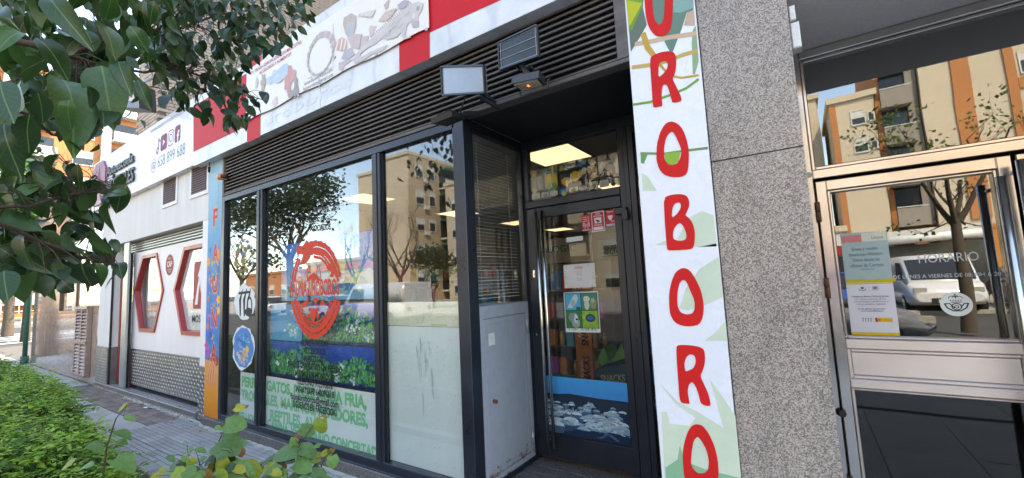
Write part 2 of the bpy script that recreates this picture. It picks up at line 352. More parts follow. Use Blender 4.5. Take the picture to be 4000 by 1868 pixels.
# ---------------------------------------------------------------- lettering and flat print on a plane
_gc = {}
def glyphs(body, bold=0.0, extrude=0.0, space=1.0):
    k = (body, bold, extrude, space)
    if k not in _gc:
        cu = bpy.data.curves.new('lettering', 'FONT'); cu.body = body; cu.offset = bold; cu.resolution_u = 3; cu.extrude = extrude; cu.space_character = space
        o = bpy.data.objects.new('lettering', cu); COL.objects.link(o)
        me = o.evaluated_get(bpy.context.evaluated_depsgraph_get()).to_mesh()
        vs = [v.co.copy() for v in me.vertices]; fs = [tuple(p.vertices) for p in me.polygons]
        bpy.data.objects.remove(o); bpy.data.curves.remove(cu)
        x0 = min(v.x for v in vs); x1 = max(v.x for v in vs)
        _gc[k] = (vs, fs, x0, x1)
    return _gc[k]
CAPH = .70
class Print:
    """flat inked shapes on the plane Y = y0 (facing the street); coordinates are (X, Z) in metres"""
    def __init__(s, y0, step=.0005, fn=None):
        s.mb = MB(); s.y0 = y0; s.step = step
        s.fn = fn or (lambda a, b, k: Vector((a, s.y0 - s.step*k, b)))
    fade = 0
    def dim(s, c): return tuple(v*(1-s.fade)+b*s.fade for v, b in zip(c, (.72, .69, .66)))
    def eps(s): s.n = (getattr(s, 'n', 0)+1) % 120; return s.n*4e-6/s.step
    def px(s, *pts):
        r = []
        for u, v in pts: p = PY(u, v, s.y0); r.append((p.x, p.z))
        return r
    def poly(s, pts, ink, k=1, holes=()):
        k += s.eps(); ink = s.dim(ink)
        if holes:
            loops = [[Vector((p[0], p[1], 0)) for p in q] for q in [pts, *holes]]
            flat = [p for q in loops for p in q]
            tri = geometry.tessellate_polygon(loops)
            s.mb.add([s.fn(p.x, p.y, k) for p in flat], [tuple(t) for t in tri], 0, ink)
        else:
            tri = geometry.tessellate_polygon([[Vector((p[0], p[1], 0)) for p in pts]])
            s.mb.add([s.fn(p[0], p[1], k) for p in pts], [tuple(t) for t in tri], 0, ink)
        return s
    def rect(s, x0, x1, z0, z1, ink, k=1): return s.poly([(x0, z0), (x1, z0), (x1, z1), (x0, z1)], ink, k)
    def ell(s, x, z, rx, rz, ink, k=1, n=20, a=0):
        return s.poly([(x+rx*math.cos(t)*math.cos(a)-rz*math.sin(t)*math.sin(a), z+rx*math.cos(t)*math.sin(a)+rz*math.sin(t)*math.cos(a)) for t in [2*math.pi*i/n for i in range(n)]], ink, k)
    def ring(s, x, z, rx, rz, w, ink, k=1, n=24, a0=0, a1=2*math.pi):
        pts = [(x+rx*math.cos(a0+(a1-a0)*i/n), z+rz*math.sin(a0+(a1-a0)*i/n)) for i in range(n+1)]; return s.line(pts, w, ink, k)
    def line(s, pts, w, ink, k=1):
        L = [];  n = len(pts); k += s.eps(); ink = s.dim(ink)
        W = w if isinstance(w, (list, tuple)) else [w]*n
        for i, p in enumerate(pts):
            a = Vector(pts[max(0, i-1)]); b = Vector(pts[min(n-1, i+1)]); d = (b-a); d = d.normalized() if d.length else Vector((1, 0)); nn = Vector((-d.y, d.x))*W[i]/2
            L.append((Vector(p)+nn, Vector(p)-nn))
        b0 = len(s.mb.v)
        for a, b in L: s.mb.v += [s.fn(a.x, a.y, k), s.fn(b.x, b.y, k)]
        for i in range(n-1): s.mb.face([b0+2*i, b0+2*i+1, b0+2*i+3, b0+2*i+2], 0, ink)
        return s
    def text(s, body, x0, z0, h, ink, width=None, bold=0.0, k=2, align='L', slope=0.0, rot=0, space=1.0):
        vs, fs, a, b = glyphs(body, bold, 0, space); sz = h/CAPH; sx = width/(b-a) if width else sz
        W = (b-a)*sx; off = {'L': 0, 'C': -W/2, 'R': -W}[align]; cr, sr = math.cos(rot), math.sin(rot); q = []
        for v in vs:
            x = (v.x-a)*sx+off; z = v.y*sz + slope*x
            q.append(s.fn(x0 + x*cr - z*sr, z0 + x*sr + z*cr, k))
        s.mb.add(q, fs, 0, ink); return s
    def textpx(s, body, uv0, uv1, h, ink, bold=0.0, k=2, hf=None):
        """baseline from the sighting of its left end to that of its right end"""
        a, b = s.px(uv0, uv1); W = b[0]-a[0]
        return s.text(body, a[0], a[1], h, ink, W, bold, k, slope=(b[1]-a[1])/W)
    def build(s, name, parent=None, mat='print', label=None):
        o = s.mb.build(name, M[mat], parent, recalc=False)
        if label: o['label'] = label
        return o

# ================================================================ GROUND
def sheet(name, x0, x1, y0, y1, z, mat, th=.3):
    o = MB().box(x0, x1, y0, y1, z-th, z).build(name, mat); return meta(o, kind='structure')
sheet('road', -420, 420, -420, 420, -.12, M['asphalt'], .5)
pave = sheet('pavement', -26, 16, -2.6, 12.6, 0.0, M['grout'], .118)
sheet('far_pavement', -110, 60, -60, -13, 0.0, M['slab'], .118)
sheet('planting_bed', -25, -1.2, .12, 1.42, .05, M['soil'], .048)
def piece(name, mesh, parent, x, y, z, rz=0):
    o = bpy.data.objects.new(name, mesh); COL.objects.link(o); o.parent = parent
    b = WL[parent.name]; o.location = Vector((x, y, z)) - b; o.rotation_euler = (rnd.uniform(-.004, .004), rnd.uniform(-.004, .004), rz); return o
tb = MB()
for k in range(4): tb.cbox(-.096, .096, 0, .014, 0, 1) if 0 else tb.box(-.097, .097, -.097+k*.0487, -.097+k*.0487+.041, 0, .014)
tb.box(-.098, .098, -.098, .098, -.004, .006)
tile_me = tb.mesh('pavement_tile', M['tile'])
for i in range(25):
    for j in range(4):
        piece('pavement_tile', tile_me, pave, -6.9+i*.2, 1.66+j*.2, .003+rnd.uniform(-.002, .002), rnd.uniform(-.01, .01))
pv = MB().box(-.097, .097, -.047, .047, -.004, .012).mesh('paver', M['paver'])
for i in range(22):
    for j in range(4):
        piece('paver', pv, pave, -11.3+i*.2+(.1 if j % 2 else 0), 2.06+j*.1, .003+rnd.uniform(-.003, .003), rnd.uniform(-.02, .02))
sl = MB().box(-.297, .297, -.242, .242, -.004, .012).mesh('concrete_slab', M['slab'])
for i in range(7): piece('concrete_slab', sl, pave, -10.9+i*.6, 1.76, .002+rnd.uniform(-.002, .002))
sl2 = MB().box(-.297, .297, -.222, .222, -.004, .012).mesh('concrete_slab', M['slab'])
for i in range(23):
    for j in range(2): piece('concrete_slab', sl2, pave, -25.2+i*.6, 1.74+j*.45, .002+rnd.uniform(-.002, .002))
kb = MB().cbox(-.495, .495, 0, .1, 0, .075, .01).mesh('kerb_stone', M['kerb'])
for i in range(23): piece('kerb_stone', kb, pave, -24.5+i, 1.44, -.002)
for i in range(23): piece('kerb_stone', kb, pave, -24.5+i, .02, -.002)
sl3 = MB().box(-.297, .297, -.297, .297, -.004, .012).mesh('concrete_slab', M['slab'])
for i in range(9):
    for j in range(4): piece('concrete_slab', sl3, pave, -1.1+i*.6, -.2-j*.6, .002)
for i in range(9):
    for j in range(4): piece('concrete_slab', sl3, pave, -1.1+i*.6, .52+j*.6, .002)

# ================================================================ APARTMENT BUILDING the shops stand in
bld = thing('apartment_building', 'pale brick apartment building rising over the shops, with a speckled granite pillar at the street', 'building', (-3, 6, 0))
MB().box(-9.76, -.7, 6.62, 16, 2.99, 14).build('wall', M['brick'], bld)  # unseen rear block, added to keep sun off the shop fronts
MB().box(-.7, 12, 2.46, 16, 2.99, 10.5).build('wall', M['brick'], bld)  # unseen upper floors, height set by where their shadow ends on the road
wing = MB().box(-11.04, -9.82, 2.82, 16, 3.0, 17).build('wing_wall', M['brickjoint'], bld)
MB().box(-9.8, -.72, 2.5, 6.6, 3.9, 4.1).build('light_block_roof', M['soffit'], bld)  # unseen roof over the shop, added to block light
cand = []
for r in range(95):
    z = 4.2 + r*.068
    for i in range(6):
        x = -11.06 + .13*(r % 2) + i*.254
        if x+.24 < -9.8: cand.append(('f', x, z))
    for i in range(16):
        y = 2.80 + .127*(r % 2) + i*.254
        cand.append(('s', y, z))
def pix(p):
    d = Vector(p) - C0; c = d.dot(FW); return 2000 + d.dot(RT)/c*FPX, 934 - d.dot(UP)/c*FPX, c
keep = []
for t, a, z in cand:
    p = (a+.12, 2.8, z) if t == 'f' else (-9.8, a+.12, z)
    u, v, c = pix(p)
    if -80 < v < 640 and 380 < u < 1500: keep.append((c, t, a, z))
keep.sort()
bf = MB().cbox(0, .244, -.014, .004, 0, .056, .003).mesh('brick', M['brick'])
bs = MB()
bs.add([(-.004, 0, 0), (-.004, .244, 0), (-.004, .244, .056), (-.004, 0, .056), (.011, 0, 0), (.011, .244, 0), (.011, .244, .056), (.011, 0, .056), (.014, .003, .003), (.014, .241, .003), (.014, .241, .053), (.014, .003, .053)],
       [(4, 5, 9, 8), (5, 6, 10, 9), (6, 7, 11, 10), (7, 4, 8, 11), (8, 9, 10, 11), (0, 4, 7, 3), (1, 2, 6, 5), (0, 1, 5, 4), (3, 7, 6, 2)])
bs = bs.mesh('brick', M['brick'])
rest = MB()
for n, (c, t, a, z) in enumerate(keep):
    j = rnd.uniform(-.003, .003)
    if n < 296:
        piece('brick', bf if t == 'f' else bs, bld, *((a, 2.82+j, z) if t == 'f' else (-9.82+j, a, z)))
    elif t == 'f': rest.box(a, a+.244, 2.806+j, 2.83, z, z+.056)
    else: rest.box(-9.83, -9.806+j, a, a+.244, z, z+.056)
meta(rest.build('brick', M['brick'], bld), kind='stuff')
MB().cbox(-.343, .06, 2.42, 2.60, .0, 2.172, .002).build('granite_slab', M['granite'], bld)
MB().cbox(-.343, .06, 2.42, 2.60, 2.177, 3.9, .002).build('granite_slab', M['granite'], bld)
MB().box(-.70, .055, 2.47, 3.3, 0, 2.985).build('pillar_core', M['dark_in'], bld)
MB().box(.062, 4, 2.425, 3.3, 2.955, 2.985).build('soffit', M['soffit'], bld)
MB().cbox(1.72, 4.0, 2.42, 3.3, 0, 2.95, .002).build('granite_slab', M['granite'], bld)
# small white junction box at the top of the granite
q = PY(*k30(120, 180), 2.44)
jb = MB(); jb.cbox(.062, .10, 2.43, 2.50, q.z-.07, q.z+.06, .006); jb.cbox(.064, .09, 2.435, 2.49, q.z+.075, q.z+.15, .005)
meta(jb.build('junction_box', M['white_plastic']), 'small white junction box fixed beside the top of the granite pillar', 'junction box')

# ================================================================ PET SHOP FRONT
shop = thing('pet_shop_front', 'pet shop front of dark grey aluminium frames and large panes under a black louvred band', 'shopfront', (-3.4, 2.45, 0))
def fb(name, x0, x1, z0, z1, y0=2.395, y1=2.47, mat='frame', c=.004): return MB().cbox(x0, x1, y0, y1, z0, z1, c).build(name, M[mat], shop)
MB().cbox(-6.37, -2.0, 2.355, 2.6, 0, .115, .006).build('plinth', M['plinth'], shop)
fb('mullion', -6.02, -5.94, .122, 2.86); fb('bottom_rail', -5.938, -2.112, .122, .185)
fb('sill', -6.0, -2.02, .116, .13, 2.365, 2.45)
fb('mullion', -5.125, -5.0, .187, 2.778); fb('mullion', -3.07, -2.965, .187, 2.778)
fb('mullion_cover', -5.085, -5.045, .187, 2.778, 2.385, 2.394); fb('mullion_cover', -3.037, -2.997, .187, 2.778, 2.385, 2.394)
fb('top_rail', -5.938, -2.112, 2.78, 2.845); fb('corner_post', -2.11, -2.0, .122, 2.845, 2.39, 2.50)
fb('lintel_strip', -5.99, -.722, 2.847, 2.875, 2.385, 2.47, 'louvre')
for x0, x1 in ((-5.936, -5.127), (-4.998, -3.072), (-2.963, -2.112)):
    MB().box(x0, x1, 2.432, 2.438, .187, 2.778).build('window_pane', M['glass'], shop)
    for a, b in ((x0, x0+.014), (x1-.014, x1)): MB().box(a, b, 2.418, 2.431, .187, 2.778).build('gasket', M['rubber'], shop)
# louvred band: every slat a piece of the band
lou = MB().box(-5.98, -.73, 2.50, 2.52, 2.86, 3.5).build('louvre_band', M['black'], shop)
MB().cbox(-6.0, -5.96, 2.39, 2.49, 2.877, 3.52, .003).build('louvre_frame', M['louvre'], lou)
MB().cbox(-.79, -.722, 2.385, 2.49, 2.877, 3.52, .003).build('louvre_frame', M['louvre'], lou)
pr = [(2.400, 0), (2.404, -.004), (2.455, .014), (2.455, .022), (2.41, .016), (2.400, .010)]
slat = MB().prism([(-5.958, y, z) for y, z in pr], (5.166, 0, 0)).mesh('slat', M['louvre'], (0, 0, 0))
b0 = WL[lou.name]
for i in range(15):
    o = bpy.data.objects.new('slat', slat); COL.objects.link(o); o.parent = lou; o.location = Vector((0, rnd.uniform(-.002, .002), 2.888+i*.0415)) - b0
# recess: dark lining, ceiling, granite floor
MB().box(-2.0, -.722, 2.475, 3.4, 2.852, 2.9).build('recess_ceiling', M['black'], shop)
MB().box(-.72, -.70, 2.45, 3.4, .0, 2.85).build('recess_wall', M['frame'], shop)
fl = MB().box(-2.0, -.722, 2.36, 3.4, .0, .10).build('recess_floor', M['plinth'], shop)
for i in range(7): MB().box(-1.99, -.73, 2.38+i*.12, 2.38+i*.12+.075, .101, .108).build('floor_strip', M['plinth'], fl)
# side wall of the recess: glass above a grey steel cabinet
MB().box(-2.034, -2.028, 2.502, 3.17, 1.43, 2.778).build('window_pane', M['glass'], shop)
MB().box(-2.06, -2.0, 2.502, 3.2, 2.78, 2.845).build('side_rail', M['frame'], shop)
MB().box(-2.05, -2.002, 3.175, 3.21, .12, 2.778).build('side_post', M['frame'], shop)
cab = MB().box(-2.35, -2.012, 2.503, 3.172, .15, 1.425).build('cabinet', M['cab'], shop)
cf = MB()
cf.box(-2.011, -1.996, 2.503, 2.535, .15, 1.425); cf.box(-2.011, -1.996, 3.135, 3.172, .15, 1.425)
cf.box(-2.011, -1.996, 2.536, 3.134, .15, .19); cf.box(-2.011, -1.996, 2.536, 3.134, 1.335, 1.425)
cf.build('cabinet_frame', M['cab'], shop)
cdr = MB().box(-2.01, -2.002, 2.542, 3.128, .197, 1.328).build('cabinet_door', M['cab'], shop)
dr = MB()
for y0, y1, z0, z1 in ((2.575, 3.095, 1.285, 1.291), (2.575, 3.095, .235, .241), (2.575, 2.581, .242, 1.284), (3.089, 3.095, .242, 1.284)): dr.box(-2.001, -1.998, y0, y1, z0, z1)
dr.build('door_bead', M['cab'], cdr)
MB().tube([(-2.0, 2.63, .72), (-1.97, 2.63, .72)], .014, 10).build('knob', M['rust'], cdr)
for z in (1.22, .30): MB().tube([(-1.988, 3.13, z-.055), (-1.988, 3.13, z+.055)], .013, 8).build('hinge', M['greymetal'], cdr)
MB().box(-2.0015, -1.9985, 2.60, 2.675, 1.13, 1.22).build('paper_tag', M['white_plastic'], cdr)
MB().cbox(-2.06, -1.99, 2.50, 3.20, .105, .148, .004).build('cabinet_sill', M['frame'], shop)

# door wall at the back of the recess
DY = 3.22
def db(name, x0, x1, z0, z1, y0=DY-.03, y1=DY+.04, parent=None, mat='frame', c=.004): return MB().cbox(x0, x1, y0, y1, z0, z1, c).build(name, M[mat], parent or shop)
db('door_post', -2.03, -1.985, .11, 2.79, DY-.01); db('top_rail', -2.0, -.722, 2.765, 2.85, DY-.03)
db('transom_bar', -1.983, -1.115, 2.235, 2.298); db('transom_jamb', -1.983, -1.945, 2.30, 2.763)
db('door_post', -1.113, -.985, .11, 2.763); db('side_bar', -.983, -.722, .11, .17); db('side_bar', -.983, -.722, 2.70, 2.763)
db('post_cover', -1.07, -1.03, .11, 2.76, DY-.037, DY-.031)
MB().box(-1.943, -1.115, DY, DY+.006, 2.30, 2.763).build('transom_pane', M['doorglass'], shop)
MB().box(-.983, -.722, DY, DY+.006, .172, 2.698).build('side_pane', M['doorglass'], shop)
door = db('entrance_door', -1.98, -1.875, .145, 2.23, DY-.02, DY+.03)
db('door_rail', -1.874, -1.118, 2.14, 2.23, DY-.02, DY+.03, door); db('door_rail', -1.874, -1.118, .145, .335, DY-.02, DY+.03, door)
db('door_stile', -1.175, -1.118, .337, 2.138, DY-.02, DY+.03, door)
MB().box(-1.873, -1.177, DY, DY+.006, .337, 2.138).build('door_pane', M['doorglass'], door)
for x in (-1.845, -1.79):
    MB().tube([(x, DY-.085, .25), (x, DY-.085, 2.19)], .014, 12).build('handle', M['chrome'], door)
hb = MB()
for z in (.30, 2.13): hb.tube([(-1.845, DY-.08, z), (-1.845, DY-.015, z)], .010, 8); hb.tube([(-1.79, DY-.08, z), (-1.845, DY-.02, z)], .008, 8)
hb.build('handle_bracket', M['chrome'], door)
for z in (1.66, 1.15):
    MB().cbox(-1.945, -1.92, DY-.028, DY-.021, z-.035, z+.035, .004).build('lock', M['blackplastic'] if z < 1.5 else M['chrome'], door)
    MB().tube([(-1.9325, DY-.034, z-.008), (-1.9325, DY-.028, z-.008)], .008, 10).build('keyhole', M['chrome'], door)
cl = MB(); cl.cbox(-1.15, -1.06, DY-.075, DY-.032, 2.075, 2.125); cl.cbox(-1.10, -1.05, DY-.08, DY-.076, 2.03, 2.10); cl.build('door_closer', M['blackplastic'], door)
MB().cbox(-1.16, -1.02, DY-.08, DY-.034, .12, .155).build('floor_closer', M['blackplastic'], door)
# room behind the glass
MB().box(-6.2, -.6, 3.30, 12.2, .08, .14).build('shop_floor', M['floor_in'], shop)
MB().box(-6.0, -2.06, 2.48, 3.298, .08, .14).build('shop_floor', M['floor_in'], shop)
MB().box(-6.2, -2.06, 2.53, 12.2, 2.955, 2.985).build('shop_ceiling', M['ceil'], shop)
MB().box(-2.058, -.6, 3.27, 12.2, 2.955, 2.985).build('shop_ceiling', M['ceil'], shop)
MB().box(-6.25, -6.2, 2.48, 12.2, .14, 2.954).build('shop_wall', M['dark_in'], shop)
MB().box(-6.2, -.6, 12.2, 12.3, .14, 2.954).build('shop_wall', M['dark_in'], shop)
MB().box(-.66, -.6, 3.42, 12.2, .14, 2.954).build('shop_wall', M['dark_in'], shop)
for j, x in enumerate((-5.3, -2.1)):
    for i in range(4):
        y = 4.05 + i*2.05
        where = ['nearest the windows', 'second from the windows', 'third from the windows', 'deepest in the shop'][i]
        c = thing('ceiling_light', 'square ceiling light panel in the %s row, %s' % (['left', 'right'][j], where), 'ceiling light', (x, y, 2.93), 'ceiling lights in the pet shop')
        MB().box(x-.295, x+.295, y-.295, y+.295, 2.938, 2.944).build('diffuser', M['lamp'], c)
        f = MB()
        for a, b, d, e in ((-.31, .31, -.31, -.297), (-.31, .31, .297, .31), (-.31, -.297, -.296, .296), (.297, .31, -.296, .296)): f.box(x+a, x+b, y+d, y+e, 2.932, 2.953)
        f.build('light_frame', M['white_plastic'], c)
# venetian blind behind the side glass
vb = thing('venetian_blind', 'grey venetian blind hanging behind the side glass of the recess', 'blind', (-2.075, 2.84, 1.45))
sm = MB().add([(-.011, -.31, .002), (.011, -.31, -.002), (.011, .31, -.002), (-.011, .31, .002), (-.011, -.31, .0032), (.011, -.31, -.0008), (.011, .31, -.0008), (-.011, .31, .0032)],
              [(0, 1, 2, 3), (7, 6, 5, 4), (0, 4, 5, 1), (1, 5, 6, 2), (2, 6, 7, 3), (3, 7, 4, 0)]).mesh('slat', M['white_plastic'])
for i in range(46):
    o = bpy.data.objects.new('slat', sm); COL.objects.link(o); o.parent = vb; o.location = (0, 0, .03+i*.0275); o.rotation_euler = (0, rnd.uniform(-.1, .1), 0)
MB().box(-2.09, -2.06, 2.53, 3.15, 2.73, 2.76).build('headrail', M['greymetal'], vb)
for y in (2.62, 3.05): MB().tube([(-2.062, y, 1.46), (-2.062, y, 2.73)], .0015, 4).build('cord', M['white_plastic'], vb)

# ================================================================ SIGNS OF THE PET SHOP
RED = (.56, .014, .022); WHITE = (.74, .74, .76)
fas = thing('fascia_sign', 'long white fascia sign with red blocks above the pet shop windows', 'sign', (-3.6, 2.35, 3.35))
for x0, x1 in ((-6.655, -3.70), (-3.694, -.73)):
    MB().cbox(x0, x1, 2.30, 2.40, 3.352, 4.32, .003).build('sign_panel', M['marble'], fas)
kc = crop(700, 100, 2.1483); kd = crop(1200, 0, 3.0067)
p = Print(2.2985)
def z1(pts, k=1):
    o = Print(2.2985); o.poly(o.px(*pts), RED, k); o.build('red_block', fas)
L0 = p.px(kc(117, 680))[0]
z1([kc(119, 1062), kc(567, 842), kc(567, 400), kc(119, 680)])
z1([kc(569, 985), kc(680, 932), kc(683, 740), kc(569, 790)], 2)
z1([kc(577, 400), kc(692, 340), kc(692, 172), kc(577, 262)])
a = p.px(kd(1083, 848), kd(1440, 690), kd(1440, 380), kd(1080, 545)); o_ = Print(2.2985); o_.poly(a, RED, 2); o_.build('red_block', fas)
b = p.px(kd(1440, 383), kd(1804, 212), k17(330, 0))
p.poly([a[3], (a[2][0], a[2][1]-.001), b[0], b[1], b[2], (-.75, b[2][1]), (-.75, 4.31), (a[3][0], 4.31)], RED, 1)
p.build('red_block', fas)
g = Print(2.2988)                                     # ghost of letters taken off the panel
for i, (x, s) in enumerate(((-4.35, 'uroboros'),)): g.text(s, -4.75, 3.43, .12, (.66, .67, .69), 1.55, 0, 1, slope=.0)
g.build('letter_ghost', fas, 'printm')
# banner screwed over the fascia
ban = thing('banner', 'cream banner with animal pictures screwed onto the fascia sign', 'banner', (-3.7, 2.28, 3.58))
bb = MB(); N = 24
top, bot = 4.20, 3.585
for i in range(N+1):
    x = -5.15 + 2.94*i/N; s = .012*math.sin(i*.9)*(1 if i not in (0, N) else 0)
    bb.v += [Vector((x, 2.284, bot+s*.8)), Vector((x, 2.284-.003*math.sin(i*1.7), (top+bot)/2)), Vector((x, 2.284, top))]
for i in range(N):
    for k in range(2): bb.face([3*i+k, 3*i+3+k, 3*i+4+k, 3*i+1+k])
M['banner'] = MT('banner_sheet', (.72, .69, .66), .35, 0, .05, 1, .02, 20, fine=.02)
bo = bb.build('banner_sheet', M['banner'], ban, recalc=False)
md = bo.modifiers.new('thickness', 'SOLIDIFY'); md.thickness = .003; md.offset = 1
p = Print(2.2775); p.fade = .38
RD = (.50, .10, .10); GR = (.25, .22, .24)
p.text('TU TIENDA ESPECIALIZADA EN MASCOTAS,', -5.038, 4.112, .036, RD, 1.056, .01)
p.text('ACCESORIOS Y ALIMENTOS', -4.844, 4.052, .036, RD, .665, .01, slope=0)
a = p.px(kc(1048, 505))[0]; p.text('www.faunaurobos.com', a[0], a[1], .04, GR, .474, .0)
a = p.px(kc(1040, 548))[0]; p.text('faunaurobos@gmail.com', a[0], a[1]-.005, .04, GR, .498, .0)
def bp(cx, cy, sx, sy, n, ink, k=1, kf=kc, seed=0, jag=.3):
    r = random.Random(seed); c = p.px(kf(cx, cy))[0]; pts = []
    for i in range(n):
        t = 2*math.pi*i/n; q = 1 + r.uniform(-jag, jag); pts.append((c[0]+sx*q*math.cos(t), c[1]+sy*q*math.sin(t)))
    p.poly(pts, ink, k)
bp(835, 410, .24, .085, 22, (.28, .48, .68), 1, kc, 3, .25)                    # blue splash with two white words
a = p.px(kc(800, 420))[0]; p.text('Alimentos', a[0]-.09, a[1]+.01, .035, (.75, .75, .78), .22, 0, 2, rot=.15); p.text('y más', a[0]-.04, a[1]-.05, .032, (.75, .75, .78), .14, 0, 2, rot=.15)
for cx, cy, sx, sy, c, s in ((920, 470, .075, .14, (.48, .10, .11), 5), (955, 415, .05, .07, (.5, .13, .12), 6), (980, 520, .045, .12, (.10, .08, .09), 7), (945, 570, .08, .045, (.14, .11, .13), 8), (705, 480, .06, .1, (.30, .2, .18), 9), (650, 480, .03, .06, (.5, .45, .46), 10), (800, 640, .05, .05, (.62, .5, .5), 11)):
    bp(cx, cy, sx, sy, 18, c, 2, kc, s, .35)
# framed picture of a ring-shaped snake biting its tail
kb_ = kd
c = p.px(kd(150, 640))[0]
p.line(p.px(kd(305, 280), kd(303, 785), kd(0, 925)), .006, (.35, .3, .33), 1)
for t in range(40):
    a0 = 2*math.pi*t/40; w = .05 + .03*math.sin(a0*.5+2.2); rr = 1+.03*(t % 2)
    p.line([(c[0]+.21*rr*math.cos(a0+d), c[1]+.19*rr*math.sin(a0+d)) for d in (0, .075, .15)], w, ((.36, .28, .31), (.46, .38, .40), (.28, .2, .24))[t % 3], 1)
p.ell(c[0]+.03, c[1]+.19, .06, .03, (.33, .26, .29), 2, a=-.4)
# iguana, hooded dog, fish, birds
IG = (.43, .39, .41); IG2 = (.26, .22, .26)
body = [kd(1365, 40), kd(1300, 20), kd(1220, 50), kd(1150, 120), kd(1050, 190), kd(930, 310), kd(800, 420), kd(690, 500), kd(600, 600), kd(540, 700), kd(560, 745), kd(650, 720), kd(760, 640), kd(900, 590), kd(950, 520), kd(860, 560), kd(740, 610), kd(640, 670), kd(620, 640), kd(700, 570), kd(800, 520), kd(880, 450), kd(940, 470), kd(1050, 440), kd(1100, 380), kd(1130, 470), kd(1220, 440), kd(1210, 420), kd(1150, 420), kd(1170, 300), kd(1210, 260), kd(1240, 320), kd(1310, 310), kd(1300, 200), kd(1350, 110)]
p.poly(p.px(*body), IG, 2)
for i in range(22):
    t = i/21; x, y = 1220+(760-1220)*t, 50+(440-50)*t
    p.line(p.px(kd(x, y), kd(x-16, y-22)), .008, IG2, 3)
for x, y in ((1080, 240), (1050, 300), (1000, 330), (960, 390), (1100, 300), (1180, 160), (900, 420), (1000, 280)):
    p.line(p.px(kd(x-40, y+40), kd(x, y+10), kd(x+30, y-30)), .012, IG2, 3)
p.ell(*p.px(kd(1302, 100))[0], .018, .02, (.09, .07, .07), 4); p.ell(*p.px(kd(1252, 190))[0], .022, .025, (.6, .57, .57), 4)
p.poly(p.px(kd(1220, 240), kd(1310, 250), kd(1300, 320), kd(1240, 320)), IG2, 3)
p.poly(p.px(kd(420, 290), kd(430, 210), kd(520, 155), kd(575, 190), kd(570, 320), kd(540, 430), kd(480, 440), kd(450, 400)), (.34, .24, .2), 1)
p.poly(p.px(kd(460, 270), kd(540, 240), kd(560, 330), kd(520, 430), kd(480, 430)), (.24, .30, .37), 2)
p.poly(p.px(kd(470, 450), kd(580, 400), kd(640, 400), kd(610, 580), kd(520, 560)), (.42, .31, .31), 1)
p.poly(p.px(kd(640, 430), kd(720, 420), kd(700, 520), kd(620, 570)), (.45, .33, .32), 1)
p.poly(p.px(kd(400, 690), kd(440, 590), kd(520, 560), kd(560, 640), kd(480, 700)), (.24, .25, .33), 2)
p.poly(p.px(kd(370, 740), kd(460, 700), kd(540, 700), kd(440, 770), kd(420, 840), kd(370, 820)), (.36, .3, .34), 1)
p.poly(p.px(kd(318, 540), kd(350, 480), kd(410, 435), kd(470, 480), kd(470, 560), kd(410, 605), kd(360, 590)), (.52, .17, .12), 1)
for x in (345, 395, 435): p.line(p.px(kd(x+20, 450+abs(395-x)*.5), kd(x-5, 590)), .022, (.7, .66, .66), 2)
for i in range(9):
    t = i/8; p.line(p.px(kd(910, 160), kd(845+t*205, 255+60*math.sin(t*3.1)-t*150)), .022, ((.42, .27, .2), (.5, .36, .29))[i % 2], 2)
for i in range(7): p.line(p.px(kd(800, 120), kd(600+i*25, 180+i*5)), .018, ((.5, .42, .42), (.6, .53, .53))[i % 2], 1)
p.poly(p.px(kd(900, 60), kd(970, -20), kd(950, 90), kd(920, 120)), (.42, .27, .22), 2)
p.poly(p.px(kd(1060, 60), kd(1140, 0), kd(1200, 10), kd(1150, 90), kd(1080, 110)), (.22, .16, .27), 1)
p.poly(p.px(kd(725, 350), kd(740, 300), kd(820, 310), kd(790, 350), kd(770, 420), kd(735, 430)), (.5, .36, .36), 1)
p.build('banner_print', ban, 'printm')
for u in (kc(1000, 588), kc(570, 795), kd(1402, 345), kd(320, 673), kd(810, 642), kd(140, 1000)):
    q = PY(*u, 2.277); MB().tube([(q.x, 2.272, q.z), (q.x, 2.281, q.z)], .014, 8).build('screw', M['greymetal'], ban)

# vertical banner U R O B O R O
ub = thing('vertical_sign', 'tall white vertical sign with big red hand-drawn letters and jungle leaves beside the shop door', 'sign', (-.53, 2.4, 0))
MB().cbox(-.722, -.346, 2.393, 2.416, .01, 3.7, .002).build('sign_panel', M['white_sign'], ub)
p = Print(2.3925, .0004)
k2 = crop(2430, 0, 3.0067)
GN = [(.10, .15, .10), (.20, .32, .10), (.42, .45, .06), (.12, .22, .16), (.24, .36, .30)]
def pp(pts, ink, k=1): p.poly(p.px(*pts), ink, k)
def clampx(pts, k): return [(min(max(a, -.7215), -.3465), b) for a, b in p.px(*pts)]
pp([k2(45, -60), k2(255, -60), k2(245, 90), k2(290, 295), k2(215, 430), k2(103, 610)], (.13, .17, .13), 1)
pp([k2(48, -40), k2(250, 10), k2(240, 70), k2(110, 370), k2(80, 320)], (.16, .32, .05), 2)
pp([k2(48, 0), k2(235, 40), k2(95, 305), k2(78, 300)], (.45, .46, .04), 3)
pp([k2(340, -60), k2(830, -60), k2(840, 120), k2(760, 150), k2(700, 340), k2(595, 610), k2(555, 600), k2(470, 430), k2(350, 250)], (.13, .22, .18), 1)
pp([k2(600, -40), k2(838, -40), k2(840, 90), k2(700, 150), k2(600, 150)], (.22, .36, .33), 2)
pp([k2(765, 145), k2(845, 125), k2(858, 300), k2(725, 300)], (.52, .38, .29), 2)
pp([k2(830, 350), k2(868, 300), k2(900, 720), k2(855, 875), k2(830, 870), k2(818, 500)], (.26, .38, .22), 1)
TAN = (.52, .36, .20)
p.line(p.px(k2(150, 520), k2(330, 490), k2(560, 440), k2(872, 395)), .026, (.55, .40, .27), 2)
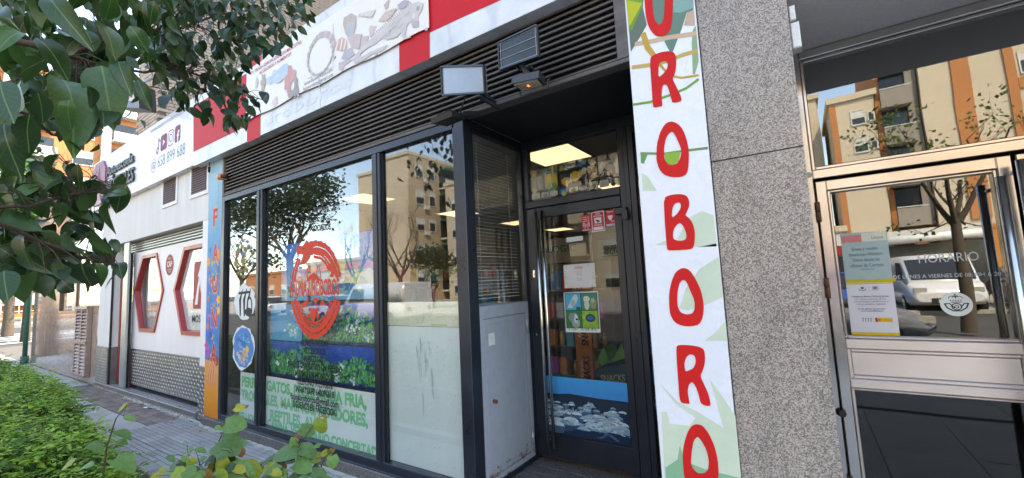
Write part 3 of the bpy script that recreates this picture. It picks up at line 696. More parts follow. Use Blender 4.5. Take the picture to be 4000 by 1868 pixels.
p.line(p.px(k2(245, 390), k2(300, 560), k2(370, 650), k2(470, 790), k2(560, 890), k2(700, 915), k2(899, 885)), [.03, .032, .028, .014, .012, .011, .012], (.52, .33, .07), 3)
p.line(p.px(k2(115, 792), k2(330, 765), k2(550, 715), k2(700, 650), k2(888, 595)), .022, (.54, .36, .12), 2)
p.line(p.px(k2(130, 1230), k2(330, 1200), k2(560, 1120), k2(750, 1040), k2(900, 930)), .014, (.16, .33, .07), 2)
p.line(p.px(k25(2, 772), k25(120, 775), k25(220, 760), k25(342, 745)), .013, (.15, .27, .10), 2)
pp([k25(4, 772), k25(40, 772), k25(20, 825), k25(4, 820)], (.14, .30, .08), 1)
pp([k25(125, 770), k25(205, 765), k25(195, 810), k25(165, 835), k25(140, 830), k25(125, 805)], (.25, .42, .06), 2)
PALE = (.55, .62, .48)
pp([k25(8, 870), k25(40, 890), k25(85, 962), k25(15, 960)], PALE, 1)
pp([k25(190, 1203), k25(240, 1100), k25(310, 1062), k25(372, 1085), k25(385, 1240), k25l(395, 20), k25l(300, 40), k25l(200, 30)], PALE, 1)
pp([k25l(70, 30), k25l(140, 5), k25l(140, 30)], PALE, 1)
pp([k25l(200, 350), k25l(230, 250), k25l(300, 150), k25l(395, 90), k25l(420, 290), k25l(330, 330), k25l(240, 360)], PALE, 1)
pp([k25l(325, 512), k25l(380, 470), k25l(430, 410), k25l(440, 512)], PALE, 1)
pp([k25l(98, 725), k25l(190, 820), k25l(290, 870), k25l(420, 950), k25l(380, 800), k25l(350, 705), k25l(420, 800), k25l(480, 890), k25l(510, 1203), k25l(125, 1203), k25l(108, 870), k25l(135, 870), k25l(150, 930), k25l(250, 940), k25l(280, 900), k25l(180, 830)], PALE, 1)
pp([k25l(128, 1150), k25l(190, 1110), k25l(200, 1040), k25l(230, 1120), k25l(330, 1160), k25l(505, 1203), k25l(510, 1330), k25l(135, 1330)], (.22, .42, .26), 2)
LETTERS = [
 ('u', k25, [(22, -10), (30, 90), (45, 140), (70, 175), (95, 187), (130, 180), (155, 150), (163, 100), (166, -10), (160, -90), (128, -95), (125, 0), (122, 80), (112, 118), (95, 127), (75, 105), (66, 60), (62, 0), (60, -80), (20, -75)], []),
 ('r', k25, [(52, 290), (75, 275), (110, 262), (150, 258), (172, 265), (183, 290), (182, 340), (175, 375), (163, 397), (185, 440), (208, 490), (210, 510), (165, 520), (158, 500), (145, 450), (136, 430), (125, 425), (115, 432), (110, 455), (110, 490), (113, 530), (110, 535), (72, 543), (65, 535), (60, 450), (52, 340)], [[(95, 325), (110, 310), (130, 308), (140, 320), (138, 345), (120, 370), (92, 393)]]),
 ('o', k25, [(83, 790), (85, 730), (100, 670), (125, 625), (155, 610), (190, 622), (215, 650), (235, 700), (247, 760), (245, 830), (238, 875), (210, 892), (160, 893), (120, 880), (95, 850), (84, 810)], [[(122, 790), (122, 740), (130, 700), (145, 672), (160, 663), (175, 675), (200, 730), (210, 760), (203, 800), (185, 825), (160, 833), (140, 825), (125, 805)]]),
 ('b', k25, [(120, 995), (160, 980), (205, 977), (235, 985), (248, 1010), (248, 1040), (235, 1070), (228, 1085), (250, 1100), (268, 1130), (277, 1170), (276, 1215), (270, 1245), (255, 1256), (170, 1261), (140, 1260), (136, 1250), (130, 1180), (124, 1100)], [[(160, 1098), (163, 1050), (175, 1025), (195, 1018), (207, 1028), (205, 1050), (185, 1080)], [(168, 1205), (166, 1180), (172, 1150), (190, 1128), (203, 1122), (220, 1140), (235, 1180), (232, 1207), (200, 1214)]]),
 ('o', k25l, [(147, 330), (147, 270), (160, 210), (180, 165), (215, 143), (250, 155), (280, 200), (308, 260), (322, 330), (318, 390), (300, 430), (260, 440), (215, 438), (175, 420), (152, 380)], [[(188, 310), (190, 260), (200, 220), (218, 204), (235, 215), (255, 265), (275, 308), (276, 350), (265, 375), (235, 380), (205, 370), (190, 340)]]),
 ('r', k25l, [(183, 550), (188, 535), (215, 532), (260, 535), (300, 542), (322, 555), (328, 590), (326, 630), (315, 665), (303, 690), (325, 735), (345, 780), (355, 825), (355, 840), (325, 838), (305, 825), (295, 780), (280, 740), (262, 717), (245, 735), (240, 770), (250, 825), (248, 830), (210, 825), (200, 805), (195, 740), (187, 640)], [[(228, 667), (223, 630), (230, 600), (245, 582), (262, 580), (278, 590), (282, 620), (270, 650), (245, 662)]]),
 ('o', k25l, [(215, 1080), (222, 1030), (240, 970), (260, 940), (285, 930), (315, 938), (345, 975), (375, 1040), (392, 1110), (397, 1180), (390, 1230), (375, 1260), (340, 1280), (280, 1275), (240, 1250), (222, 1190), (218, 1150)], [[(258, 1105), (262, 1060), (270, 1015), (290, 992), (310, 1015), (335, 1060), (347, 1110), (345, 1160), (325, 1178), (295, 1180), (270, 1160), (257, 1130)]])]
p.build('leaf_print', ub)
def smooth(pts):
    n = len(pts); o = []
    for i in range(n):
        a, b = pts[i], pts[(i+1) % n]
        o += [(a[0]*.78+b[0]*.22, a[1]*.78+b[1]*.22), (a[0]*.22+b[0]*.78, a[1]*.22+b[1]*.78)]
    return o
for ch, kf, o, holes in LETTERS:
    q = Print(2.3925, .0004)
    q.poly(smooth(q.px(*[kf(*t) for t in o])), (.62, .018, .018), 6, [smooth(q.px(*[kf(*t) for t in h])) for h in holes])
    q.build('letter', ub)

# vertical banner F A U N A
fb_ = thing('vertical_sign', 'narrow blue vertical sign with undersea plants and red letters left of the pet shop', 'sign', (-6.2, 2.4, .1))
MB().cbox(-6.42, -6.03, 2.40, 2.43, .105, 3.36, .002).build('sign_panel', M['white_sign'], fb_)
p = Print(2.3995, .0004); x0, x1 = -6.418, -6.032
rows = [(.106, (.72, .22, .02)), (.35, (.75, .27, .03)), (.62, (.68, .30, .08)), (.80, (.03, .16, .48)), (1.2, (.02, .17, .55)), (1.5, (.03, .20, .52)), (1.9, (.03, .22, .50)), (2.2, (.08, .30, .52)), (2.5, (.16, .38, .55)), (2.8, (.24, .44, .57)), (3.05, (.30, .49, .60)), (3.355, None)]
NB = 10
for (za, ca), (zb, cb) in zip(rows[:-1], rows[1:]):
    for i in range(NB):
        f = i/NB; c2_ = cb or ca
        if ca[0] > .5 and (cb and cb[0] < .5): c2_ = ca
        p.rect(x0, x1, za+(zb-za)*i/NB, za+(zb-za)*(i+1)/NB, tuple(ca[j]*(1-f)+c2_[j]*f for j in range(3)), 1)
r = random.Random(4)
def arty_(p, n):
    for i in range(n):
        x, z = r.uniform(-6.39, -6.06), r.uniform(.84, 2.2); s = r.uniform(.015, .05); a0 = r.uniform(0, 6); c = r.choice([(.03, .10, .36), (.04, .30, .50), (.02, .24, .34), (.55, .22, .10), (.5, .1, .3), (.6, .42, .08), (.06, .35, .55), (.02, .08, .3)])
        p.poly([(min(max(x+s*r.uniform(.4, 1)*math.cos(a0+j*1.05), x0), x1), z+1.5*s*r.uniform(.4, 1)*math.sin(a0+j*1.05)) for j in range(6)], c, 2)
def frond(x, z, h, c, lean=0, k=2):
    p.line([(x, z), (x+lean*.5, z+h*.5), (x+lean, z+h)], .008, c, k)
    for i in range(1, 11):
        t = i/11
        for s in (-1, 1): p.poly([(x+lean*t, z+h*t), (x+lean*t+s*.085*(1-t*.6), z+h*t+.07), (x+lean*t+s*.02, z+h*t+.035)], c, k)
arty_(p, 60); frond(-6.13, 2.35, .75, (.10, .30, .50), .0); frond(-6.33, 1.55, .6, (.05, .12, .38)); frond(-6.10, 1.75, .5, (.02, .10, .36), .02); frond(-6.3, .95, .6, (.03, .10, .32), -.02); frond(-6.12, .85, .55, (.02, .28, .40), .02)
for x, z, s, c in ((-6.12, 2.12, .09, (.78, .30, .05)), (-6.38, 2.05, .06, (.75, .33, .1)), (-6.07, 1.55, .06, (.8, .42, .05)), (-6.06, 1.42, .05, (.75, .5, .12)), (-6.36, 1.22, .05, (.6, .2, .1)), (-6.38, .98, .07, (.45, .08, .35)), (-6.34, .88, .06, (.4, .08, .4))):
    p.poly([(x+s*(1 if i % 2 else .55)*math.cos(i*.63), z+s*1.3*(1 if i % 2 else .55)*math.sin(i*.63)) for i in range(10)], c, 3)
for i in range(7): p.poly([(-6.36+i*.035, .55), (-6.34+i*.035, .55), (-6.25+i*.024, .82-.02*abs(i-3)), (-6.28+i*.024, .82-.02*abs(i-3))], (.62, .20, .08) if i % 2 else (.70, .36, .2), 3)
p.ell(-6.22, .56, .15, .06, (.66, .26, .1), 2); p.ell(-6.13, .80, .1, .07, (.30, .05, .03), 2)
for i in range(16): p.ring(r.uniform(-6.38, -6.07), r.uniform(1., 3.1), .012, .012, .004, (.35, .55, .65), 3, 10)
p.build('sea_print', fb_)
kf = crop(780, 600, 1.0936)
for ch, (x, y) in zip('FAUNA', ((68, 272), (68, 422), (66, 556), (62, 702), (60, 850))):
    q = Print(2.3995, .0004); a = q.px(kf(x, y))[0]
    q.text(ch, a[0], a[1]-.115, .235, (.66, .36, .25), .18 if ch != 'F' else .145, .045, 5, 'C'); q.text(ch, a[0], a[1]-.11, .22, (.60, .03, .03), .16 if ch != 'F' else .125, .02, 6, 'C'); q.build('letter', fb_)
# cable end and warning beacon above it
q = PY(*k8(22, 845), 2.36); cb = thing('cable_end', 'black cable end hanging from the fascia above the blue sign', 'cable', (q.x, 2.36, q.z))
MB().tube([(q.x+.01, 2.37, 3.36), (q.x, 2.36, q.z+.06), (q.x, 2.36, q.z)], .006, 6).build('cable', M['rubber'], cb); MB().tube([(q.x, 2.36, q.z+.01), (q.x, 2.36, q.z-.06)], [.018, .014], 8).build('plug', M['rubber'], cb)
q = PY(*k8(92, 890), 2.35); be = thing('warning_beacon', 'small orange warning beacon on a bracket at the left of the louvres', 'beacon', (q.x, 2.35, q.z))
MB().tube([(q.x+.03, 2.40, q.z), (q.x+.02, 2.31, q.z)], .02, 10).build('bracket', M['blackplastic'], be); MB().tube([(q.x+.02, 2.355, q.z), (q.x-.06, 2.335, q.z+.005), (q.x-.075, 2.33, q.z+.006)], [.04, .04, .028], 12).build('lens', M['orange'], be)

# ================================================================ DRIVING SCHOOL next door
ds = thing('driving_school_front', 'white driving school front with red hexagonal windows above a band of tread plate', 'shopfront', (-9, 2.45, 0))
def dbx(name, x0, x1, y0, y1, z0, z1, mat, c=.004, parent=None): return MB().cbox(x0, x1, y0, y1, z0, z1, c).build(name, M[mat], parent or ds)
dbx('wall', -11.28, -6.43, 2.42, 2.75, 2.62, 4.2, 'render')
dbx('wall', -11.28, -10.58, 2.42, 2.75, .76, 2.618, 'render'); dbx('tread_band', -11.285, -10.58, 2.412, 2.75, .105, .758, 'tread')
dbx('pilaster', -6.64, -6.43, 2.42, 2.75, .70, 2.618, 'white_paint'); dbx('tread_band', -6.645, -6.425, 2.412, 2.75, .0, .698, 'tread')
dbx('plinth', -6.424, -6.372, 2.37, 2.6, 0, .104, 'plinth')
dbx('shutter_post', -10.0, -9.735, 2.44, 2.47, .105, 2.616, 'greymetal', .008); dbx('shutter_post', -9.98, -9.84, 2.50, 2.53, .105, 2.43, 'black')
dbx('drain_pipe', -10.577, -10.56, 2.425, 2.455, .10, 2.616, 'black')
sh = dbx('shutter_housing', -10.53, -6.645, 2.58, 2.75, 2.43, 2.616, 'greymetal')
for i in range(4): dbx('shutter_slat', -10.53, -6.65, 2.548, 2.578, 2.445+i*.043, 2.481+i*.043, 'greymetal', .009, sh)
for i in range(3): dbx('shutter_slat', -10.53, -9.87, 2.56, 2.60, 2.30+i*.043, 2.336+i*.043, 'greymetal', .009, sh)
# alcove with the red framed door
dbx('alcove_wall', -10.575, -10.53, 2.76, 3.4, .10, 2.43, 'white_paint'); dbx('alcove_wall', -9.86, -9.5, 2.705, 3.4, .10, 2.43, 'white_paint')
dbx('tread_band', -10.579, -10.574, 2.458, 2.548, .106, .757, 'tread', .001)
er = dbx('entrance_door', -10.575, -10.50, 2.55, 2.60, .12, 2.28, 'redpaint')
dbx('door_stile', -9.93, -9.87, 2.602, 2.64, .12, 2.28, 'redpaint', .004, er); dbx('door_rail', -10.498, -9.87, 2.555, 2.60, 2.2, 2.28, 'redpaint', .004, er); dbx('door_panel', -10.498, -9.87, 2.56, 2.595, .12, .62, 'redpaint', .004, er)
MB().box(-10.498, -9.87, 2.575, 2.581, .622, 2.198).build('door_pane', M['doorglass'], er)
dbx('floor', -10.575, -6.43, 2.43, 6, .02, .1, 'tread')
dbx('interior_wall', -11.2, -6.45, 5.9, 6, .1, 2.6, 'white_paint'); dbx('interior_ceiling', -11.2, -6.45, 2.76, 5.9, 2.62, 2.66, 'white_paint'); dbx('interior_wall', -11.28, -11.2, 2.76, 5.9, .1, 2.6, 'white_paint')
# front panel with two hexagonal openings
PYD = 2.55
def hx(kf, pts): r = []; [r.append((PY(*kf(*t), PYD).x, PY(*kf(*t), PYD).z)) for t in pts]; return r
zt, zb_, zm = 2.35, 1.06, 1.72
HA = [(-9.36, zt), (-8.72, zt), (-8.36, zm), (-8.72, zb_), (-9.40, zb_), (-9.74, zm)]
HA = [(-9.38, zt), (-8.72, zt), (-8.38, zm+.01), (-8.72, zb_), (-9.41, zb_), (-9.73, zm+.03)]
HB = [(-7.60, zt), (-6.78, zt), (-6.50, zm), (-6.78, zb_), (-7.61, zb_), (-7.96, zm)]
def shrink(h, s): cx = sum(a for a, _ in h)/6; cz = sum(b for _, b in h)/6; return [(cx+(a-cx)*s, cz+(b-cz)*s) for a, b in h]
outer = [(-9.865, .765), (-6.45, .765), (-6.45, 2.425), (-9.865, 2.425)]
fp = MB(); loops = [[Vector((a, b, 0)) for a, b in q] for q in (outer, HA, HB)]
flat = [q for l_ in loops for q in l_]; tri = geometry.tessellate_polygon(loops)
fp.add([(q.x, PYD, q.y) for q in flat], [tuple(t) for t in tri])
for h in (HA, HB):
    for i in range(6):
        a, b = h[i], h[(i+1) % 6]; fp.add([(a[0], PYD, a[1]), (b[0], PYD, b[1]), (b[0], PYD+.09, b[1]), (a[0], PYD+.09, a[1])], [(0, 1, 2, 3)])
fp.build('front_panel', M['white_paint'], ds)
dbx('tread_band', -9.865, -6.647, 2.545, 2.6, .16, .763, 'tread')
for nm, h in (('hexagonal_window', HA), ('hexagonal_window', HB)):
    fr = MB(); so, si, sd_ = shrink(h, .999), shrink(h, .915), shrink(h, .895)
    for i in range(6):
        j = (i+1) % 6; A, B, a, b, c, d = so[i], so[j], si[i], si[j], sd_[i], sd_[j]
        fr.add([(A[0], PYD-.02, A[1]), (B[0], PYD-.02, B[1]), (b[0], PYD-.02, b[1]), (a[0], PYD-.02, a[1]), (c[0], PYD+.05, c[1]), (d[0], PYD+.05, d[1]), (A[0], PYD+.05, A[1]), (B[0], PYD+.05, B[1])],
               [(0, 1, 2, 3), (3, 2, 5, 4), (0, 6, 7, 1)])
    f = fr.build(nm, M['redpaint'], ds)
    pn = MB(); n = shrink(h, .905); pn.prism([(a, PYD+.035, b) for a, b in n], (0, .006, 0)); pn.build('window_pane', M['glass'], f)
    if h is HB:
        bp_ = MB(); bp_.prism([(a, PYD+.045, b) for a, b in shrink(h, .90)], (0, .01, 0)); bp_.build('window_film', M['white_sign'], f)
        q = Print(PYD+.034, .0005); x0, z0 = -7.36, 1.83
        rr = [(x0+.03, z0-.40), (x0+.50, z0-.40), (x0+.53, z0-.37), (x0+.53, z0+.25), (x0+.50, z0+.28), (x0+.03, z0+.28), (x0, z0+.25), (x0, z0-.37)]
        q.poly(rr, (.34, .03, .04), 1); W_ = (.74, .72, .74)
        q.poly([(x0+.06, z0-.34), (x0+.16, z0-.34), (x0+.2, z0-.05), (x0+.26, z0-.2), (x0+.20, z0+.1)], W_, 2)
        q.poly([(x0+.15, z0+.06), (x0+.30, z0+.36), (x0+.36, z0+.06), (x0+.29, z0+.06), (x0+.43, z0-.38), (x0+.34, z0-.38), (x0+.21, z0+.06)], W_, 3)
        q.text('Autoescuela', x0, 2.17, .05, (.3, .3, .3), .62, 0, 2); q.text('MÓSTOLES', x0-.02, 1.24, .10, (.03, .03, .03), .72, .01, 2); q.build('lettering', f)
    else:
        q = Print(PYD+.034, .0005)
        for z, c in ((2.13, .4), (1.94, .5), (1.72, .5), (1.50, .4), (1.28, .4)):
            q.text('CONDUCE CON NOSOTROS'[:18], -9.1, z, .035, (.5, .06, .07), c, .01, 2)
        q.mb.v and q.build('lettering', f)
# round badge
cx, cz = PY(*k0l(853, 130), PYD-.002).x, PY(*k0l(853, 130), PYD-.002).z
q = Print(PYD-.001, .0006); q.ell(cx, cz, .165, .165, (.30, .02, .035), 1, 32); q.text('CAP', cx, cz-.03, .085, (.75, .72, .73), .2, .02, 2, 'C'); q.text('CURSOS', cx, cz+.085, .03, (.7, .6, .6), .13, 0, 2, 'C'); q.text('FORMACIÓN', cx, cz-.085, .024, (.7, .6, .6), .16, 0, 2, 'C'); q.text('CONTINUA', cx, cz-.12, .024, (.7, .6, .6), .12, 0, 2, 'C')
q.build('round_badge', ds)
# step in tread plate
dbx('step', -11.29, -8.66, 2.40, 2.56, 0, .104, 'tread'); dbx('step', -8.655, -6.65, 2.395, 2.56, 0, .11, 'tread')
def lens(mb, p, a, b, n, L, W, H):
    p, a, b, n = Vector(p), Vector(a), Vector(b), Vector(n)
    mb.add([p-a*L, p-b*W, p+a*L, p+b*W, p+n*H], [(0, 1, 4), (1, 2, 4), (2, 3, 4), (3, 0, 4)])
tp = MB(); XA, ZA, YN = (1, 0, 0), (0, 0, 1), (0, -1, 0)
def field(x0, x1, z0, z1, y, dx=.052, dz=.052):
    nx, nz = int((x1-x0)/dx), int((z1-z0)/dz)
    for i in range(nx):
        for j in range(nz):
            up = (i+j) % 2; s = .7071
            lens(tp, (x0+(i+.5)*dx, y, z0+(j+.5)*dz), (s, 0, s) if up else (-s, 0, s), (s, 0, -s) if up else (s, 0, s), YN, .026, .009, .006)
field(-9.85, -6.65, .17, .76, 2.5445); field(-11.28, -10.585, .11, .755, 2.4115); field(-6.64, -6.43, .02, .69, 2.4115)
field(-11.28, -8.67, .005, .10, 2.3995, .052, .048); field(-8.65, -6.65, .005, .105, 2.3945, .052, .05)
for i in range(88):
    for j in range(3):
        x = -11.26+i*.052; s = .7071; u_ = (i+j) % 2
        lens(tp, (x, 2.42+j*.045, .111 if x > -8.66 else .1045), (s, s, 0) if u_ else (-s, s, 0), (s, -s, 0) if u_ else (s, s, 0), (0, 0, 1), .024, .009, .005)
meta(tp.build('tread_bumps', M['bump'], ds), kind='stuff')
for (a, b) in (((828, 905), (888, 1010)), ((970, 840), (1045, 955))):
    p0, p1 = PY(*k0(*a), 2.42), PY(*k0(*b), 2.42); x0, x1, z0, z1 = p0.x, p1.x, p1.z, p1.z+.46
    v = MB()
    for f in ((x0-.05, x0, z0-.05, z1+.05), (x1, x1+.05, z0-.05, z1+.05), (x0, x1, z0-.05, z0), (x0, x1, z1, z1+.05)): v.box(f[0], f[1], 2.405, 2.418, f[2], f[3])
    v = v.build('vent', M['white_paint'], ds); MB().box(x0, x1, 2.4175, 2.4195, z0, z1).build('vent_back', M['black'], v)
    M.setdefault('ventbrown', MT('brown_vent_slat', (.16, .10, .085), .6, .2, .3, 9))
    for i in range(14): MB().prism([(x0, 2.404, z0+.004+i*.0325), (x0, 2.407, z0+.002+i*.0325), (x0, 2.417, z0+.026+i*.0325), (x0, 2.413, z0+.028+i*.0325)], (x1-x0, 0, 0)).build('vent_slat', M['ventbrown'], v)
# its sign
dsg = thing('fascia_sign', 'long white driving school sign with grey raised letters, phone number and burgundy icons', 'sign', (-9.2, 2.35, 3.39))
xL = -11.72
dbx('sign_panel', xL, -6.685, 2.335, 2.418, 3.395, 4.37, 'white_sign', .004, dsg)
dbx('sign_box', xL+.02, -10.9, 2.42, 2.9, 3.5, 4.40, 'greymetal', .004, dsg)
BUR = (.24, .045, .10); GY = (.22, .23, .25)
q = Print(2.334, .0005)
ks = crop(350, 380, 2.616)
q.textpx('www.autoescuelamostoles.es', ks(620, 375), ks(1022, 118), .085, (.40, .41, .44), 0, 2)
a, b = q.px(ks(695, 715), ks(975, 585)); q.text('658 899 688', a[0], (a[1]+b[1])/2, .175, GY, b[0]-a[0], -.005, 2)
c = q.px(ks(654, 700))[0]; q.ring(c[0], c[1], .10, .11, .012, GY, 2); q.rect(c[0]-.045, c[0]+.045, c[1]-.05, c[1]+.01, GY, 2); q.line([(c[0]-.06, c[1]+.02), (c[0]-.05, c[1]+.045), (c[0]+.05, c[1]+.045), (c[0]+.06, c[1]+.02)], .022, GY, 2); q.ell(c[0], c[1]-.02, .018, .018, WHITE, 3, 12)
def rrect(q, x, z, w, h, r_, ink, k, ring=0):
    pts = []
    for i, (sx, sz) in enumerate(((1, 1), (-1, 1), (-1, -1), (1, -1))):
        for t in range(5): an = math.pi/2*(i+t/4); pts.append((x+sx*(w/2-r_)+r_*math.cos(an), z+sz*(h/2-r_)+r_*math.sin(an)))
    q.line(pts+[pts[0], pts[1]], ring, ink, k) if ring else q.poly(pts, ink, k)
c = q.px(ks(697, 500))[0]                                                    # music note
q.line([(c[0]+.03, c[1]+.12), (c[0]+.03, c[1]-.06)], .028, BUR, 2); q.ring(c[0]-.01, c[1]-.075, .042, .042, .026, BUR, 2, 16); q.line([(c[0]+.03, c[1]+.12), (c[0]+.05, c[1]+.075), (c[0]+.10, c[1]+.06)], .026, BUR, 2)
c = q.px(ks(758, 460))[0]; rrect(q, c[0], c[1], .26, .25, .05, BUR, 2); q.poly([(c[0]-.035, c[1]-.05), (c[0]+.055, c[1]), (c[0]-.035, c[1]+.05)], WHITE, 3)
c = q.px(ks(830, 415))[0]; rrect(q, c[0], c[1], .21, .23, .055, BUR, 2, .016); q.ring(c[0], c[1], .052, .055, .015, BUR, 2); q.ell(c[0]+.06, c[1]+.07, .012, .012, BUR, 2, 10)
c = q.px(ks(899, 372))[0]; rrect(q, c[0], c[1], .21, .25, .045, BUR, 2); q.text('f', c[0]+.025, c[1]-.125, .17, WHITE, .09, .03, 3, 'C')
q.build('sign_print', dsg)
lg = q.px(ks(50, 660), ks(180, 640), ks(170, 960), ks(48, 1060))
lx0, lx1 = -11.62, -10.75
pl = MB(); pl.prism([(a, 2.30, b) for a, b in smooth([(lx0, 3.46), (lx1, 3.46), (lx1, 4.30), (lx0, 4.30)])], (0, .033, 0)); M['burg'] = MT('burgundy_plate', (.26, .06, .11), .35, 0, .05)
lp = pl.build('logo_plate', M['burg'], dsg)
q = Print(2.2995, .0005); W_ = (.20, .04, .08); mx = (lx0+lx1)/2
q.poly([(mx-.30, 3.52), (mx-.16, 3.52), (mx-.06, 3.86), (mx+.02, 3.62), (mx-.10, 3.98)], (.55, .4, .45), 1); q.poly([(mx-.10, 3.92), (mx+.06, 4.24), (mx+.17, 3.90), (mx+.09, 3.92), (mx+.33, 3.52), (mx+.2, 3.52), (mx-.02, 3.92)], W_, 2); q.ring(mx-.12, 4.02, .1, .12, .035, W_, 1, 16, 1.2, 4.6)
q.build('logo_print', lp)
M['letter'] = MT('dark_raised_letter', (.05, .055, .06), .4, .2, .05); M['letteredge'] = M['burg']
def raised(body, x0, z0, x1, h, parent):
    vs, fs, a, b = glyphs(body, .015, .3); mb = MB(); sx = (x1-x0)/(b-a); sz = h/CAPH
    mb.add([(x0+(v.x-a)*sx, 2.318-v.z*.05, z0+v.y*sz) for v in vs], fs); return mb.build('raised_letters', M['letter'], parent)
a = PY(*ks(172, 808), 2.31); b = PY(*ks(443, 648), 2.31); raised('Autoescuela', a.x, (a.z+b.z)/2-.01, b.x, .17, dsg)
a = PY(*ks(175, 930), 2.31); b = PY(*ks(445, 870), 2.31); raised('MÓSTOLES', a.x, 3.60, b.x, .24, dsg)

# ================================================================ BROWN STONE BUILDING farther along
st = thing('stone_clad_building', 'low building clad in polished brown stone with one small window', 'building', (-14.4, 2.5, 0))
MB().box(-17.5, -11.3, 2.47, 8, .0, 4.1).build('core_wall', M['dark_in'], st)
xs = [-17.45, -15.9, -14.45, -12.9, -11.31]; zs = [0.0, 1.38, 2.05, 4.1]
for i in range(4):
    for j in range(3):
        if i == 2 and j == 1: continue
        a0, a1 = xs[i]+.002, xs[i+1]-.002; MB().cbox(a0, a1, 2.43+rnd.uniform(-.002, .002), 2.469, zs[j]+.002, zs[j+1]-.002, .003).build('stone_panel', M['stone'], st)
wn = MB(); x0, x1, z0, z1 = -14.45, -12.9, 1.38, 2.05
for f in ((x0, x0+.07, z0, z1), (x1-.07, x1, z0, z1), (x0+.07, x1-.07, z0, z0+.05), (x0+.07, x1-.07, z1-.05, z1)): wn.box(f[0]+.003, f[1]-.003, 2.40, 2.468, f[2]+.003, f[3]-.003)
M['brownframe'] = MT('brown_window_frame', (.15, .075, .05), .4, 0, .2)
wn = wn.build('window', M['brownframe'], st); MB().box(x0+.07, x1-.07, 2.44, 2.446, z0+.05, z1-.05).build('window_pane', M['glass'], wn)
gr = thing('louvred_grille', 'brown metal louvred grille standing upright against the polished stone wall', 'grille', (-12.2, 2.4, .12))
p0, p1 = PY(*k0l(402, 345), 2.40), PY(*k0l(450, 690), 2.40); x0, x1 = -12.62, -11.72
M['grille'] = MT('brown_louvre', (.30, .20, .17), .45, .3, .2, 6)
MB().box(x0+.03, x1-.03, 2.395, 2.42, .2, 1.47).build('grille_back', M['brownframe'], gr)
for x in (x0, (x0+x1)/2-.02, x1-.05): MB().cbox(x, x+.045, 2.35, 2.425, .14, 1.5).build('grille_bar', M['grille'], gr)
for h_ in (0, 1):
    for i in range(20):
        xa = x0+.05 if not h_ else (x0+x1)/2+.03; xb = (x0+x1)/2-.025 if not h_ else x1-.055; z = .17+i*.066
        MB().prism([(xa, 2.345, z), (xa, 2.35, z-.004), (xa, 2.392, z+.045), (xa, 2.388, z+.05)], (xb-xa, 0, 0)).build('grille_slat', M['grille'], gr)
for z in (.13, .78, 1.46): MB().cbox(x0-.04, x1+.04, 2.33, 2.342, z, z+.06).build('grille_band', M['grille'], gr)

# ================================================================ POST OFFICE ENTRANCE
po = thing('post_office_entrance', 'stainless steel framed glass entrance under the soffit right of the granite pillar', 'entrance', (.9, 3.22, 0))
def sb(name, x0, x1, z0, z1, y0=DY-.05, y1=DY+.03, parent=None, c=.004): return MB().cbox(x0, x1, y0, y1, z0, z1, c).build(name, M['steel_b' if z1 < 1.2 else 'steel'], parent or po)
sb('frame_post', .066, .105, .0, 2.95); sb('frame_rail', .106, 1.7, 2.90, 2.95); sb('frame_rail', .106, 1.7, 2.135, 2.19)
sb('frame_lip', .106, .125, 2.192, 2.898, DY-.03); sb('frame_lip', .126, 1.7, 2.192, 2.212, DY-.03); sb('frame_lip', .126, 1.7, 2.88, 2.898, DY-.03)
MB().box(.126, 1.7, DY, DY+.006, 2.21, 2.882).build('transom_pane', M['bankglass'], po)
pd = sb('entrance_door', .112, .165, .02, 2.115, DY-.06)
for x0, x1, z0, z1, nm in ((.166, .865, 2.055, 2.115, 'door_rail'), (.866, .92, .02, 2.115, 'door_stile'), (.166, .865, 1.125, 1.18, 'door_rail'), (.166, .865, .905, .955, 'door_rail'), (.166, .865, .02, .12, 'door_rail')): sb(nm, x0, x1, z0, z1, DY-.06, DY+.03, pd)
MB().cbox(.185, .848, DY-.04, DY, .975, 1.105, .004).build('door_panel', M['steel_b'], pd)
for f in ((.166, .184, .956, 1.124), (.849, .865, .956, 1.124), (.185, .848, .956, .974), (.185, .848, 1.106, 1.124)): sb('panel_lip', *f, DY-.052, DY, pd)
for f in ((.166, .181, 1.182, 2.053), (.85, .865, 1.182, 2.053), (.182, .849, 1.182, 1.195), (.182, .849, 2.04, 2.053), (.166, .181, .122, .903), (.182, .849, .89, .903)): sb('glass_lip', *f, DY-.05, DY+.01, pd)
MB().box(.18, .851, DY-.02, DY-.014, 1.194, 2.042).build('door_pane', M['bankglass'], pd); MB().box(.18, .851, DY-.02, DY-.014, .12, .892).build('door_pane', M['dimglass'], pd)
pd2 = sb('entrance_door', .935, .99, .02, 2.115, DY-.06); sb('door_rail', .991, 1.6, 2.055, 2.115, DY-.06, DY+.03, pd2); sb('door_rail', .991, 1.6, 1.125, 1.18, DY-.06, DY+.03, pd2); sb('door_stile', 1.601, 1.7, .02, 2.115, DY-.06, DY+.03, pd2)
MB().box(.99, 1.6, DY-.02, DY-.014, 1.18, 2.055).build('door_pane', M['bankglass'], pd2); MB().box(.99, 1.6, DY-.02, DY-.014, .1, 1.125).build('door_pane', M['dimglass'], pd2)
for par, x in ((pd, .845), (pd2, .92)):
    hz = 2.0 if x < .9 else 2.07
    MB().tube([(x, DY-.16, .3), (x, DY-.16, hz)], .019, 14).build('handle', M['steel'], par)
    hb = MB()
    for z in (.5, hz-.04): hb.tube([(x, DY-.155, z), (x+.02, DY-.05, z)], .011, 8)
    hb.build('handle_bracket', M['steel'], par)
